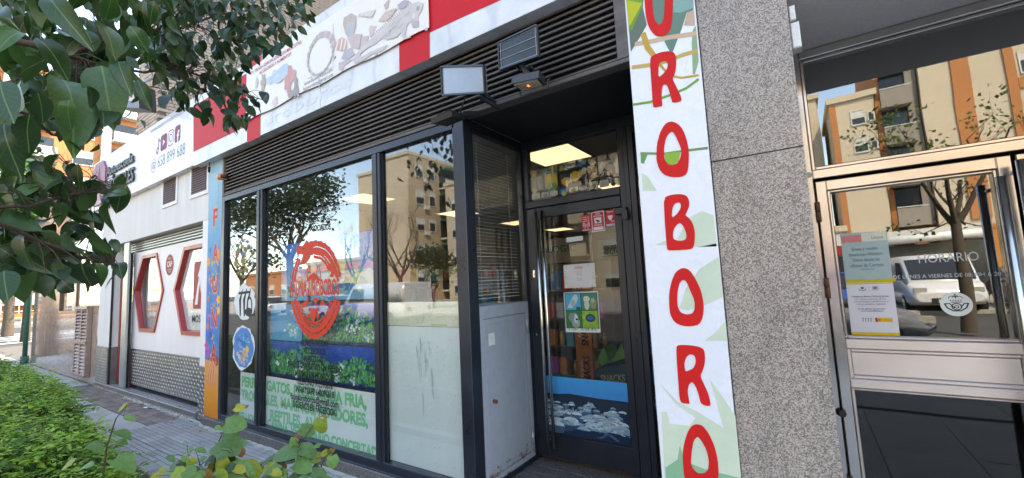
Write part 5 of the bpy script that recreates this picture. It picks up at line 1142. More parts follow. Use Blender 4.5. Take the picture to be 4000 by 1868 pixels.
# rocks and water print over the foot of the door glass and the side pane
def rocks(nm, label, x0, x1, z0, z1, zh, seed, par_y):
    t = thing(nm, label, 'poster', ((x0+x1)/2, par_y, z0)); MB().box(x0, x1, par_y, par_y+.002, z0, z1).build('film', M['blackplastic'], t)
    q = Print(par_y-.0005, .0005); r = random.Random(seed)
    for i in range(8): f = i/7; q.rect(x0, x1, zh+(z1-zh)*i/8, zh+(z1-zh)*(i+1)/8, (.03, .26+.06*f, .62+.04*f), 1)
    q.rect(x0, x1, z0, zh, (.012, .03, .07), 1); q.poly([(x0, zh-.01), (x0+.3*(x1-x0), zh+.012), (x1-.02, zh-.01), (x1, zh-.03), (x1, zh-.09), (x0, zh-.09)], (.018, .035, .06), 2)
    n = int((x1-x0)*130)
    for i in range(n):
        f = i/n; z = zh-.06-(zh-.06-z0-.05)*f; s = .025+.07*f*r.uniform(.6, 1.2); x = r.uniform(x0+.01, x1-.01); z = max(z, z0+s*.5)
        m = 9; prof = [(x+s*math.cos(a)*r.uniform(.85, 1.1), z+s*.55*math.sin(a)*r.uniform(.8, 1.1)) for a in [6.283*j/m for j in range(m)]]
        prof = [(min(max(a, x0+.002), x1-.002), max(b, z0+.002)) for a, b in prof]
        q.poly(prof, r.choice([(.03, .07, .14), (.05, .11, .20), (.012, .03, .07)]), 3+f*6)
        up_ = [(x+s*.9*math.cos(a), z+s*.12+s*.40*math.sin(a)) for a in [math.pi*j/6 for j in range(7)]]; up_ += [(x+s*(.75-.3*j), z+s*(.08+.1*r.random())) for j in range(5)]
        up_ = [(min(max(a, x0+.002), x1-.002), max(b, z0+.002)) for a, b in up_]
        q.poly(up_, r.choice([(.40, .55, .62), (.25, .42, .53), (.52, .63, .68), (.16, .32, .44)]), 3.3+f*6)
        for _ in range(3): q.ell(x+s*r.uniform(-.6, .6), z+s*r.uniform(.05, .35), s*.18, s*.05, r.choice([(.10, .2, .3), (.45, .55, .58)]), 3.5+f*6, 7, r.uniform(-.5, .5))
        if r.random() < .22:
            for j in range(9): a = 1.57+r.uniform(-.8, .8); L_ = s*r.uniform(.6, 1.1); q.line([(x, z), (min(max(x+L_*math.cos(a), x0+.002), x1-.002), z+L_*math.sin(a))], .003, (.28, .42, .48), 3.7+f*6)
    q.build('print', t); return t
rocks('rock_poster', 'blue poster of rocks and water covering the foot of the door glass', -1.872, -1.178, .34, .80, .66, 3, 3.212)
rocks('rock_poster', 'narrow blue poster of rocks low behind the side pane right of the door', -.980, -.725, .55, .93, .80, 6, 3.2285)
rocks('rock_poster', 'narrow rock poster above the lower one behind the side pane', -.980, -.725, .96, 1.23, 1.10, 9, 3.2285)
sy = thing('parrot_poster', 'bright green and blue picture strip at eye level behind the side pane', 'poster', (-.85, 3.23, 1.26))
MB().box(-.98, -.725, 3.2285, 3.2305, 1.26, 1.78).build('film', M['blackplastic'], sy); q = Print(3.228, .0005); arty(q, (-.85, 1.66), .1, .1, 60, [(.05, .12, .25), (.35, .4, .45), (.03, .06, .12), (.1, .3, .15)], 1, 3, .01, .05); q.rect(-.975, -.73, 1.36, 1.48, (.5, .5, .06), 1); arty(q, (-.85, 1.34), .1, .06, 30, [(.5, .55, .5), (.1, .3, .1), (.3, .4, .1)], 2, 6, .01, .03); arty(q, (-.85, 1.52), .1, .05, 26, [(.05, .2, .06), (.1, .3, .1)], 2, 7, .01, .03); q.build('print', sy)

# ---- goods inside the shop
def shelf_unit(x, y, w_, h, d, rz, label):
    t = thing('shelf_unit', label, 'shelf', (0, 0, 0)); 
    for s in (-1, 1): MB().box(s*w_/2-.015, s*w_/2+.015, -d/2, d/2, 0, h).build('side_panel', M['shelf'], t)
    MB().box(-w_/2+.016, w_/2-.016, d/2-.02, d/2, .02, h).build('back_panel', M['shelf'], t)
    n = max(3, int(h/.38))
    for i in range(n): MB().box(-w_/2+.016, w_/2-.016, -d/2, d/2-.021, .08+i*(h-.1)/n, .105+i*(h-.1)/n).build('shelf', M['shelf'], t)
    t.location = (x, y, .14); t.rotation_euler = (0, 0, rz)
    lv = [.105+i*(h-.1)/n for i in range(n)]; return t, lv
GC = [(.45, .06, .05), (.05, .16, .35), (.5, .33, .06), (.08, .28, .10), (.42, .42, .40), (.35, .1, .3), (.5, .18, .04), (.04, .05, .07), (.30, .2, .12), (.1, .35, .38)]
CN = ['red', 'blue', 'amber', 'green', 'white', 'purple', 'orange', 'black', 'brown', 'teal']
gm = [MT('packet_print_%d' % i, tuple(min(.8, v*1.6) for v in c), .35, 0, .25, 14) for i, c in enumerate(GC)]
def packet(kind):
    mb = MB(); h, w_, d = {'box': (.22, .13, .08), 'bag': (.28, .18, .10), 'bottle': (.20, .06, .06)}[kind]
    if kind == 'box': mb.cbox(-w_/2, w_/2, -d/2, d/2, 0, h, .004)
    elif kind == 'bag':
        for k, (z, sx, sy_) in enumerate(((0, .9, .9), (.03, 1, 1), (h*.8, .98, .8), (h*.93, .95, .15), (h, .95, .1))): mb.v += [Vector((a*w_/2*sx, b*d/2*sy_, z)) for a, b in ((-1, -1), (1, -1), (1, 1), (-1, 1))]
        for k in range(4):
            for j in range(4): mb.face([4*k+j, 4*k+(j+1) % 4, 4*k+4+(j+1) % 4, 4*k+4+j])
        mb.face([3, 2, 1, 0]); mb.face([16, 17, 18, 19])
    else: mb.tube([(0, 0, 0), (0, 0, .14), (0, 0, .165), (0, 0, .168), (0, 0, .2)], [.03, .03, .014, .018, .018], 10)
    return mb
pk = {(k, i): packet(k).mesh('packet', m) for k in ('box', 'bag', 'bottle') for i, m in enumerate(gm)}
def fill(unit, lv, w_, d, seed, where, label):
    r = random.Random(seed); rz = unit.rotation_euler.z
    for z in lv:
        x = -w_/2+.12
        while x < w_/2-.1:
            k = r.choice(['box', 'box', 'bag', 'bottle']); gi = r.randrange(len(gm)); me = pk[(k, gi)]
            o = bpy.data.objects.new('food_packet' if k != 'bottle' else 'spray_bottle', me); COL.objects.link(o)
            ly = -d/2+.10; o.location = (unit.location.x+x*math.cos(rz)-ly*math.sin(rz), unit.location.y+x*math.sin(rz)+ly*math.cos(rz), unit.location.z+z); o.rotation_euler = (0, 0, rz+r.uniform(-.1, .1))
            meta(o, '%s %s on the %s board of the %s' % (CN[gi], {'box': 'cardboard packet', 'bag': 'soft bag', 'bottle': 'plastic bottle'}[k], ['lowest', 'second lowest', 'third', 'fourth', 'fifth'][lv.index(z)], where), 'packet' if k != 'bottle' else 'bottle', 'goods on the '+where)
            x += r.uniform(.14, .19)
u, lv = shelf_unit(-3.3, 7.2, 2.4, 1.75, .45, 0, 'dark shelf unit full of pet goods facing the door inside the shop'); fill(u, lv, 2.4, .45, 1, 'shelf facing the door', '')
u, lv = shelf_unit(-1.75, 6.6, 1.5, 1.75, .4, R(-25), 'shelf unit of bottles at the right inside the door'); fill(u, lv, 1.5, .4, 2, 'shelf right of the door', '')
u, lv = shelf_unit(-5.9, 6.5, 3.2, 1.9, .45, R(90), 'long wall shelf unit at the left side inside the shop'); fill(u, lv, 3.2, .45, 4, 'wall shelf unit', '')
u, lv = shelf_unit(-2.85, 5.75, 1.5, 1.7, .4, R(-6), 'shelf unit crammed with packets nearest the door'); fill(u, lv, 1.5, .4, 9, 'shelf nearest the door', '')
# snack stand just inside the door
ss = thing('snack_stand', 'orange cardboard snack stand with green trays just inside the door', 'display stand', (-2.2, 4.9, .14))
M['cardor'] = MT('orange_card', (.52, .14, .03), .6, 0, .1); M['cardteal'] = MT('teal_card', (.03, .10, .11), .6, 0, .15); M['cardgreen'] = MT('green_card', (.14, .38, .04), .6)
MB().cbox(-2.42, -2.20, 4.9, 4.95, .15, 1.25, .004).build('side_card', M['cardor'], ss); MB().prism([(-2.19, 4.92, .15), (-1.75, 4.92, .25), (-1.70, 4.92, .62), (-2.19, 4.92, .5)], (0, .4, 0)).build('tray_card', M['cardteal'], ss)
for i in range(2): MB().prism([(-2.18+.22*i, 4.90, .55+.05*i), (-2.0+.22*i, 4.90, .62+.05*i), (-2.05+.22*i, 4.90, .78+.05*i)], (0, .3, 0)).build('tray_flap', M['cardgreen'], ss)
q = Print(4.899, .0006)
for z in (.30, .78): q.text('SNACKS', -2.245, z, .085, (.04, .02, .015), .36, .03, 1, rot=math.pi/2); q.text('fresh', -2.33, z+.1, .05, (.6, .6, .55), .2, 0, 1, rot=math.pi/2)
q.build('lettering', ss); q = Print(4.919, .0006); q.text('SNACKS', -2.12, .36, .08, (.55, .5, .3), .30, .03, 1, slope=.1); q.build('lettering', ss)
hs = thing('header_sign', 'dark teal header sign with pale letters over the shelves inside the door', 'sign', (-2.6, 6.95, 1.9))
MB().cbox(-2.9, -2.3, 6.95, 6.97, 1.90, 2.25).build('board', M['cardteal'], hs); q = Print(6.949, .001); q.text('fresh', -2.8, 2.1, .07, (.45, .5, .5), .3, 0, 1); q.text('SNACKS', -2.82, 1.98, .09, (.5, .5, .45), .44, .03, 1); q.build('lettering', hs)
hs = thing('header_sign', 'pale header sign with green and grey letters left of the teal one inside the shop', 'sign', (-3.8, 6.95, 1.9))
MB().cbox(-4.3, -3.0, 6.95, 6.97, 1.90, 2.35).build('board', M['ceil'], hs); q = Print(6.949, .001); q.text('BIOLOGIC', -4.2, 2.1, .12, (.05, .25, .07), .9, .02, 1); q.build('lettering', hs)
for i, (x, y, h, sx) in enumerate(((-4.5, 5.2, .55, 'nearer'), (-4.3, 6.1, .5, 'farther'))):
    t = thing('pet_bed_stack', 'stack of soft pet cushions on the shop floor, the %s stack' % sx, 'cushions', (x, y, .14), 'stacks of pet cushions')
    for k in range(3):
        mb = MB(); mb.tube([(x, y, .14+k*.17), (x, y, .16+k*.17), (x, y, .28+k*.17), (x, y, .30+k*.17)], [.3, .36, .36, .3], 14); mb.build('cushion', gm[(i*3+k) % 10], t)

# ================================================================ SOLAR LAMPS on the louvres
def quadpx(pts, Y): return [PY(*k17(*t), Y) for t in pts]
s1 = thing('solar_panel', 'pale grey solar panel on a bracket over the right pane', 'solar panel', (-1.75, 2.2, 2.85))
a = [PY(*k17(32, 338), 2.16), PY(*k17(245, 332), 2.06), PY(*k17(252, 467), 2.10), PY(*k17(38, 480), 2.20)]
MB().prism(a, (.0, .022, .008)).build('panel', M['solargrey'], s1)
fr = MB()
for i in range(4): fr.bar(a[i], a[(i+1) % 4], .012, .02, (0, 1, 0))
fr.build('panel_frame', M['blackplastic'], s1)
m0 = (a[2]+a[3])/2; br = MB(); br.bar(m0+Vector((.08, .03, .03)), m0+Vector((.10, .30, -.02)), .03, .02); br.bar(m0+Vector((.1, .06, -.03)), (m0.x+.12, 2.40, m0.z-.05), .025, .02); br.build('bracket', M['blackplastic'], s1)
MB().tube([m0+Vector((0, .03, 0)), m0+Vector((-.08, .06, -.10)), m0+Vector((-.16, .1, -.07)), m0+Vector((-.21, .12, -.15))], .005, 6).build('cable', M['rubber'], s1)
s2 = thing('solar_panel', 'dark gridded solar panel tilted on an arm over the recess', 'solar panel', (-1.35, 2.2, 2.95))
a = [PY(*k17(320, 218), 2.24), PY(*k17(512, 128), 2.08), PY(*k17(522, 282), 2.10), PY(*k17(326, 352), 2.26)]
MB().prism(a, (.0, .022, .008)).build('panel', M['solardark'], s2)
fr = MB()
for i in range(4): fr.bar(a[i], a[(i+1) % 4], .010, .02, (0, 1, 0))
fr.build('panel_frame', M['blackplastic'], s2)
gl = MB()
for f in (.06, .35, .65, .94): gl.bar(a[0].lerp(a[3], f)+Vector((0, -.003, 0)), a[1].lerp(a[2], f)+Vector((0, -.003, 0)), .0025, .003, (0, 1, 0))
for f in (.05, .96): gl.bar(a[0].lerp(a[1], f)+Vector((0, -.003, 0)), a[3].lerp(a[2], f)+Vector((0, -.003, 0)), .003, .003, (0, 1, 0))
gl.build('panel_lines', M['greymetal'], s2)
m0 = (a[2]+a[3])/2; br = MB(); br.bar(m0+Vector((0, .02, .02)), m0+Vector((.06, .05, -.12)), .022, .03); br.bar(m0+Vector((.06, .03, -.03)), (m0.x+.06, 2.40, m0.z-.08), .025, .025); br.bar(m0+Vector((-.03, .03, 0)), m0+Vector((.05, .12, -.05)), .012, .02); br.build('bracket', M['blackplastic'], s2)
f1 = thing('floodlight', 'black floodlight with cooling fins pointing down over the corner post', 'floodlight', (-1.95, 2.2, 2.75))
c = PY(*k17(62, 598), 2.2)
body = MB(); body.prism([c+Vector(v) for v in ((-.09, -.08, .0), (.09, -.06, .015), (.09, .08, .035), (-.08, .07, .02))], (.0, .01, -.035)); body.build('housing', M['blackplastic'], f1)
fn = MB()
for i in range(10): fn.bar(c+Vector((-.06+i*.0125, -.045, .018+i*.001)), c+Vector((-.06+i*.0125, .04, .033+i*.001)), .004, .024)
fn.build('fins', M['blackplastic'], f1); MB().bar(c+Vector((.1, .06, .03)), (c.x+.12, 2.40, c.z+.07), .02, .03).build('bracket', M['blackplastic'], f1); MB().box(c.x-.02, c.x+.02, c.y-.03, c.y-.005, c.z+.041, c.z+.043).build('paper_label', M['white_plastic'], f1)
f2 = thing('floodlight', 'square LED floodlight with a red pilot light under the dark solar panel', 'floodlight', (-1.25, 2.2, 2.72))
a = [PY(*k17(382, 422), 2.14), PY(*k17(520, 392), 2.04), PY(*k17(552, 428), 2.20), PY(*k17(438, 458), 2.30)]
up = Vector((-.01, .03, .06)); hb_ = MB(); hb_.prism(a, up); hb_.build('housing', M['blackplastic'], f2)
cen = sum(a, Vector())/4; b_ = [cen+(v-cen)*.86-up.normalized()*.002 for v in a]; M['lens'] = MT('lamp_lens', (.42, .40, .36), .2, 0, .1, 30)
MB().prism(b_, -up.normalized()*.004).build('lens', M['lens'], f2)
M['led'] = MT('led_cell', (.55, .48, .30), .3); led = MB()
for i in range(8):
    for j in range(5):
        t_ = b_[0].lerp(b_[1], (i+.5)/8).lerp(b_[3].lerp(b_[2], (i+.5)/8), (j+.5)/5)-up.normalized()*.0065; led.box(t_.x-.006, t_.x+.006, t_.y-.006, t_.y+.006, t_.z-.002, t_.z+.001)
meta(led.build('led_cells', M['led'], f2), kind='stuff')
t_ = cen-up.normalized()*.009; M['pilot'] = emis('red_pilot_light', (1, .05, .02), 3); MB().box(t_.x-.006, t_.x+.006, t_.y-.006, t_.y+.006, t_.z-.004, t_.z).build('pilot_light', M['pilot'], f2)
yk = MB(); yk.tube([a[3]+Vector((-.02, .0, -.0)), a[3]+Vector((-.01, 0, -.035)), a[2]+Vector((.02, -.0, -.03)), a[2]+Vector((.02, 0, .02))], .007, 6); yk.tube([a[2]+Vector((.02, 0, .02)), (cen.x+.03, 2.40, cen.z+.12)], .007, 6); yk.build('yoke', M['blackplastic'], f2)

# ================================================================ ACROSS THE STREET (seen in the panes) AND FARTHER DOWN THE PAVEMENT
M['cream_wall'] = MT('cream_facade', (.60, .50, .37), .9, 0, .1, .3, .1, 20)
M['tan_wall'] = MT('tan_facade', (.44, .34, .23), .9, 0, .15, .3, .2, 20)
M['orange_wall'] = MT('orange_brick_facade', (.50, .20, .075), .9, 0, .15, .3, .2, 20)
M['yellow_wall'] = MT('yellow_facade', (.60, .43, .18), .9, 0, .1, .3)
M['shutter'] = MT('white_shutter', (.62, .60, .55), .6, 0, .1, 2)
M['darkglass'] = MT('dark_window_glass', (.03, .035, .04), .08, 0, .1)
M['awning_green'] = MT('green_awning', (.03, .12, .08), .8); M['awning_blue'] = MT('blue_awning', (.03, .07, .22), .8)
M['greyw'] = MT('grey_facade', (.30, .26, .22), .9)
def block(label, x0, x1, y0, y1, h, mat, name='apartment_block'):
    t = thing(name, label, 'building', ((x0+x1)/2, (y0+y1)/2, 0)); MB().box(x0, x1, y0, y1, -.1, h).build('wall', M[mat], t); MB().box(x0-.15, x1+.15, y0-.15, y1+.15, h+.002, h+.35).build('parapet', M[mat], t); return t
_ws = {}
def window(t, face, c, z, w_=1.2, h=1.3, shut=.4, awn=None):
    """face 'Y+' looks along +Y, 'X+' along +X; c is the place along the wall"""
    d, at = face
    mb = MB(); W = w_/2
    def put(mb2, a0, a1, o0, o1, z0, z1):
        if d == 'Y': mb2.box(c+a0, c+a1, at+o0, at+o1, z0, z1)
        else: mb2.box(at+o0, at+o1, c+a0, c+a1, z0, z1)
    for a in ((-W-.06, -W, 0.003, .05, z, z+h), (W, W+.06, 0.003, .05, z, z+h), (-W-.06, W+.06, .003, .08, z-.08, z-.002), (-W-.06, W+.06, .003, .06, z+h+.002, z+h+.06)): put(mb, *a)
    f = mb.build('window', M['shutter'], t); p = MB(); put(p, -W, W, .004, .012, z, z+h*(1-shut)-.003); p.build('pane', M['darkglass'], f)
    s = MB(); put(s, -W, W, .004, .035, z+h*(1-shut), z+h); s.build('shutter', M['shutter'], f)
    if awn:
        a = MB(); put(a, -W-.1, W+.1, .1, .5, z+h*.55, z+h*.62); put(a, -W-.1, W+.1, .06, .12, z+h*.6, z+h+.1); a.build('awning', M[awn], f)
def balcony(t, face, c, z, w_, mat='cream_wall', depth=1.1, awn=None):
    d, at = face
    def put(mb2, a0, a1, o0, o1, z0, z1):
        if d == 'Y': mb2.box(c+a0, c+a1, at+o0, at+o1, z0, z1)
        else: mb2.box(at+o0, at+o1, c+a0, c+a1, z0, z1)
    m = MB(); put(m, -w_/2, w_/2, .002, depth, z, z+.18); put(m, -w_/2, w_/2, depth-.1, depth, z+.182, z+1.0); b = m.build('balcony', M[mat], t)
    g = MB(); put(g, -w_/2+.1, w_/2-.1, .004, .03, z+.2, z+2.3); g.build('balcony_door', M['darkglass'], b)
    r_ = MB(); put(r_, -w_/2, w_/2, depth-.06, depth-.02, z+1.05, z+1.1); r_.build('rail', M['shutter'], b)
    if awn: a = MB(); put(a, -w_/2, w_/2, .3, depth+.1, z+2.2, z+2.45); a.build('awning', M[awn], b)
A = block('tall cream apartment block with green awnings, seen in the right pane beyond the bare tree', -37.2, -33.7, -42, -26, 15.7, 'cream_wall')
MB().box(-33.698, -33.6, -41.9, -26.05, 0, 15.68).build('tan_face', M['tan_wall'], A)  # side face in a darker tan than the front
for f in range(5):
    z = 13.4-f*2.9
    window(A, ('X', -33.6), -27.6, z, 1.1, 1.4, .5); window(A, ('X', -33.6), -29.5, z, .9, 1.4, .3); balcony(A, ('X', -33.6), -32.3, z-.9, 3.2, 'shutter', 1.2, 'awning_green'); window(A, ('X', -33.6), -36.5, z, 1.3, 1.4, .5); balcony(A, ('X', -33.6), -39.5, z-.9, 3, 'shutter', 1.2)
B = block('blank walled cream apartment block left of the taller one in the panes', -43.3, -37.25, -44, -27, 15.0, 'cream_wall')
for f in range(5): window(B, ('Y', -27), -39.4, 12.7-f*2.9, .7, 1.0, .4)
for f in range(5):
    for yy in (-28.5, -34.6): MB().box(-33.59, -33.3, yy-.35, yy+.35, 12.9-f*2.9, 13.3-f*2.9).build('air_conditioner', M['shutter'], A)
Yw = block('low yellow building with an orange band beyond the dark tree', -50, -37.5, -30, -24.5, 4.8, 'yellow_wall', 'low_building')
MB().box(-50.1, -37.4, -24.49, -24.35, 4.0, 4.5).build('sign_band', M['orange'], Yw); MB().box(-47, -40.5, -24.49, -24.44, .6, 2.3).build('shop_window', M['darkglass'], Yw)
E_ = block('low orange brick building far down the opposite side of the street', -78, -56, -46, -30, 4.6, 'orange_wall', 'low_building')
for i in range(6): window(E_, ('Y', -30), -76+i*3.4, 1.4, 1.4, 1.4, .5)
D_ = block('cream apartment block with rows of shuttered windows opposite the shops', -31, -5, -44, -29, 12.2, 'cream_wall')
for f in range(4):
    for i in range(8): (balcony if i % 3 == 1 else window)(D_, ('Y', -29), -29.5+i*3.2, 9.4-f*2.9, 1.4 if i % 3 != 1 else 2.6)
# opposite the post office: cream and orange blocks with shops underneath
T_ = block('narrow cream tower with orange edges and small shuttered windows opposite the entrance', 2.35, 4.45, -34, -26, 11.6, 'cream_wall')
MB().box(2.30, 2.62, -26.03, -25.97, 0, 11.5).build('orange_strip', M['orange_wall'], T_); MB().box(2.352, 2.40, -33, -26.1, 0, 11.5).build('orange_strip', M['orange_wall'], T_)
for f in range(3): window(T_, ('Y', -26), 3.65, 10.0-f*1.75, .6, .85, .55); window(T_, ('Y', -26), 4.25, 10.1-f*1.75, .22, .5, .2)
Q_ = block('brick apartment block with stacked balconies beside the cream tower opposite', 4.55, 6.35, -34, -26.5, 16, 'orange_wall')
for f in range(4): balcony(Q_, ('Y', -26.5), 5.35, 10.6-f*2.3, 1.3, 'greyw', .9, 'awning_blue' if f == 0 else None)
MB().box(5.9, 6.34, -26.48, -26.3, 3.7, 15.9).build('grey_pier', M['greyw'], Q_)
V_ = block('broad cream apartment block with an orange vertical band and shops underneath', 6.4, 22, -38, -26, 17, 'cream_wall')
MB().box(7.7, 8.45, -25.99, -25.9, 3.75, 16.9).build('orange_strip', M['orange_wall'], V_); MB().box(9.75, 10.1, -25.99, -25.9, 3.75, 16.9).build('orange_strip', M['orange_wall'], V_)
for f in range(4): window(V_, ('Y', -26), 10.9, 11-f*2.6, 1.2, 1.1, .4); MB().box(10.12, 14, -25.99, -25.92, 10.2-f*2.6, 10.75-f*2.6).build('orange_strip', M['orange_wall'], V_); window(V_, ('Y', -26), 13, 11-f*2.6, 1.2, 1.1, .4)
W_b = block('pale apartment block at the left of the narrow tower across the street', -4.5, 1.95, -42, -30, 13.5, 'cream_wall')
for f in range(3):
    for i in range(3): window(W_b, ('Y', -30), -3.6+i*2, 10.5-f*3, 1.1, 1.2, .5)
lowb = block('single storey row of shops under the blocks opposite the post office', -4.6, 2.3, -30, -26, 3.7, 'cream_wall', 'shop_row')
fronts = thing('shop_front_row', 'row of shopfronts with white, red and magenta panels across the street', 'shopfront', (5, -25.7, 0))
for i, (x0, x1, z0, z1, m) in enumerate(((1.6, 3.6, 2.8, 3.5, 'shutter'), (3.7, 8.3, 2.7, 3.5, 'shutter'), (8.5, 12, 2.7, 3.4, 'white_sign'), (1.5, 2.5, 2.2, 2.75, 'redpaint'), (3.7, 8, .3, 2.6, 'darkglass'), (8.6, 12, .3, 2.6, 'darkglass'), (1.6, 2.5, .3, 2.15, 'darkglass'), (12.2, 18, .3, 3.2, 'darkglass'), (-4, 1.4, .3, 3.1, 'darkglass'))): MB().box(x0, x1, -25.88, -25.7, z0, z1).build('sign_board' if 'glass' not in m else 'shop_window', M[m], fronts)
M['magenta'] = MT('magenta_panel', (.32, .03, .26), .5); M['ambor'] = MT('orange_panel', (.55, .2, .03), .5); M['lampw'] = MT('white_tube_sign', (.8, .8, .78), .4)
MB().box(2.55, 3.5, -25.88, -25.68, .4, 2.7).build('magenta_panel', M['magenta'], fronts); MB().box(8.1, 8.45, -25.88, -25.66, .3, 3.4).build('orange_panel', M['ambor'], fronts); MB().tube([(3.9, -25.4, 2.95), (8, -25.4, 2.95)], .22, 10).build('tube_sign', M['lampw'], fronts)

# ---- cars
def car(label, loc, rz, paint, van=False, cat='car'):
    t = thing('parked_car' if not van else 'parked_van', label, cat, (0, 0, 0), 'vehicles along the street')
    if van: L, W, st_, cab_ = 4.9, .93, [(-2.45, .45, 1.0, .86), (-2.35, .3, 1.05, .93), (-.5, .28, 1.1, .95), (1.2, .28, 1.1, .95), (1.95, .3, 1.02, .92), (2.4, .36, .86, .84), (2.48, .45, .7, .74)], [(-2.42, 1.9, .84), (-2.2, 1.93, .86), (.9, 1.95, .86), (1.25, 1.85, .82), (2.02, 1.05, .80)]
    else: L, W, st_, cab_ = 4.2, .88, [(-2.1, .42, .8, .74), (-2.0, .3, .92, .84), (-1.2, .26, .95, .88), (.8, .26, .93, .89), (1.3, .26, .88, .87), (1.9, .32, .74, .80), (2.1, .42, .58, .66)], [(-1.95, .98, .74), (-1.5, 1.38, .64), (-.8, 1.47, .62), (.1, 1.44, .62), (.95, .95, .74)]
    def loft(sec): 
        mb = MB()
        for i in range(len(sec)): mb.v += [Vector(p) for p in sec[i]]
        n = len(sec[0])
        for i in range(len(sec)-1):
            for k in range(n): mb.face([i*n+k, i*n+(k+1) % n, (i+1)*n+(k+1) % n, (i+1)*n+k], sm=True)
        mb.face(list(range(n-1, -1, -1))); mb.face([(len(sec)-1)*n+k for k in range(n)]); return mb
    loft([[(x, -w_*.9, zb), (x, -w_, zb+.12), (x, -w_, (zb+zt)/2), (x, -w_*.96, zt-.06), (x, -w_*.85, zt), (x, w_*.85, zt), (x, w_*.96, zt-.06), (x, w_, (zb+zt)/2), (x, w_, zb+.12), (x, w_*.9, zb)] for x, zb, zt, w_ in st_]).build('body', paint, t)
    zb = 1.0 if van else .88
    loft([[(x, -max(w_+.12, .7) if not van else -.88, zb-.06), (x, -w_, zt), (x, w_, zt), (x, max(w_+.12, .7) if not van else .88, zb-.06)] for x, zt, w_ in cab_]).build('cabin', M['darkglass'] if not van else paint, t)
    if not van: loft([[(x, -w_*.97, zt-.01), (x, -w_*.9, zt+.025), (x, w_*.9, zt+.025), (x, w_*.97, zt-.01)] for x, zt, w_ in cab_[1:4]]).build('roof', paint, t)
    else:
        MB().prism([(1.30, -.78, 1.78), (1.97, -.74, 1.12), (1.97, .74, 1.12), (1.30, .78, 1.78)], (.03, 0, .02)).build('windscreen', M['darkglass'], t)
        for s in (-1, 1): MB().prism([(.35, s*.885, 1.12), (1.55, s*.885, 1.12), (1.15, s*.87, 1.72), (.35, s*.87, 1.72)], (0, s*.02, 0)).build('side_window', M['darkglass'], t)
    wx = 1.32 if not van else 1.55
    for x in (-wx, wx):
        for s in (-1, 1):
            wm = MB().tube([(x, s*(W-.20), .31), (x, s*(W+.012), .31)], .31, 18).build('wheel', M['rubber'], t); MB().tube([(x, s*(W+.012), .31), (x, s*(W+.022), .31)], .19, 12).build('rim', M['chrome'], wm)
    for s in (-1, 1):
        fx = st_[-1][0]; MB().cbox(fx-.28, fx-.02, s*.62-.16, s*.62+.16, .60 if not van else .72, .72 if not van else .88, .03).build('headlight', M['lens'], t); MB().cbox(st_[0][0]-.012, st_[0][0]+.1, s*.62-.1, s*.62+.1, .62, .80, .01).build('tail_light', M['redpaint'], t)
    MB().cbox(st_[-1][0]-.05, st_[-1][0]+.012, -.4, .4, .38, .56, .01).build('grille', M['blackplastic'], t); MB().box(st_[-1][0]+.013, st_[-1][0]+.02, -.25, .25, .42, .52).build('number_plate', M['white_plastic'], t)
    t.location = (*loc, -.12); t.rotation_euler = (0, 0, rz); return t
pt = lambda n, c: MT(n, c, .22, .1, .05, 1, rvar=.05)
P_w, P_g, P_b, P_d, P_s = pt('white_car_paint', (.72, .72, .72)), pt('grey_car_paint', (.16, .17, .19)), pt('blue_car_paint', (.02, .10, .38)), pt('dark_car_paint', (.02, .022, .025)), pt('silver_car_paint', (.42, .43, .45))
car('white panel van parked across the road facing left, seen in the right pane', (-17.0, -9), math.pi, P_w, True, 'van')
car('white van facing the post office entrance across the street', (3.75, -15), math.pi/2, P_w, True, 'van')
car('grey car parked at the near kerb in front of the post office', (-.15, -5.2), 0, P_g); car('blue car parked nose in left of the white van opposite', (1.2, -14), math.pi/2, P_b)
car('silver car parked ahead of the white panel van', (-22.3, -9.2), math.pi, P_s); car('white car parked far down the street left of the dark tree', (-36.5, -13), math.pi, P_w)
car('dark car parked nose in right of the white van opposite', (6.2, -14), math.pi/2, P_d); car('silver car parked by the far kerb behind the bare tree', (-28, -12), 0, P_s)

# ---- trees
def grow(mb, p, d, L, r, lev, rr, spread, tips, up=.12, sides=5):
    n = 3; pts = [p]; rad = [r]; q = p.copy(); dd = d.copy()
    for i in range(n):
        dd = (dd + Vector((rr.uniform(-1, 1), rr.uniform(-1, 1), rr.uniform(-.6, 1)))*.16 + Vector((0, 0, up*.4))).normalized(); q = q + dd*L/n; pts.append(q.copy()); rad.append(r*(1-.4*(i+1)/n))
    mb.tube(pts, rad, sides if lev > 1 else 3, caps=False)
    if lev == 0: tips.append((q, dd)); return
    for k in range(rr.choice([2, 3, 3]) if lev > 1 else rr.choice([3, 4])):
        a = Vector((rr.uniform(-1, 1), rr.uniform(-1, 1), rr.uniform(-.25, .9))).normalized(); nd = (dd*(1-spread) + a*spread).normalized()
        s = rr.choice([1, 2, 3, 3]); grow(mb, pts[s], nd, L*rr.uniform(.62, .82), rad[s]*.66, lev-1, rr, spread, tips, up, sides)
def leafcloud(mb, tips, n, size, cols, rr, rad=.5):
    for i in range(n):
        p, d = rr.choice(tips); p = p + Vector((rr.gauss(0, rad), rr.gauss(0, rad), rr.gauss(0, rad*.7))); a = Vector((rr.uniform(-1, 1), rr.uniform(-1, 1), rr.uniform(-.8, .5))).normalized(); b = a.cross(Vector((rr.uniform(-1, 1), rr.uniform(-1, 1), rr.uniform(-1, 1)))).normalized(); s = size*rr.uniform(.6, 1.3)
        c = rr.choice(cols); f = rr.uniform(.8, 1.25); mb.add([p, p+a*s*.5+b*s*.35, p+a*s, p+a*s*.5-b*s*.35], [(0, 1, 2, 3)], 0, tuple(v*f for v in c))
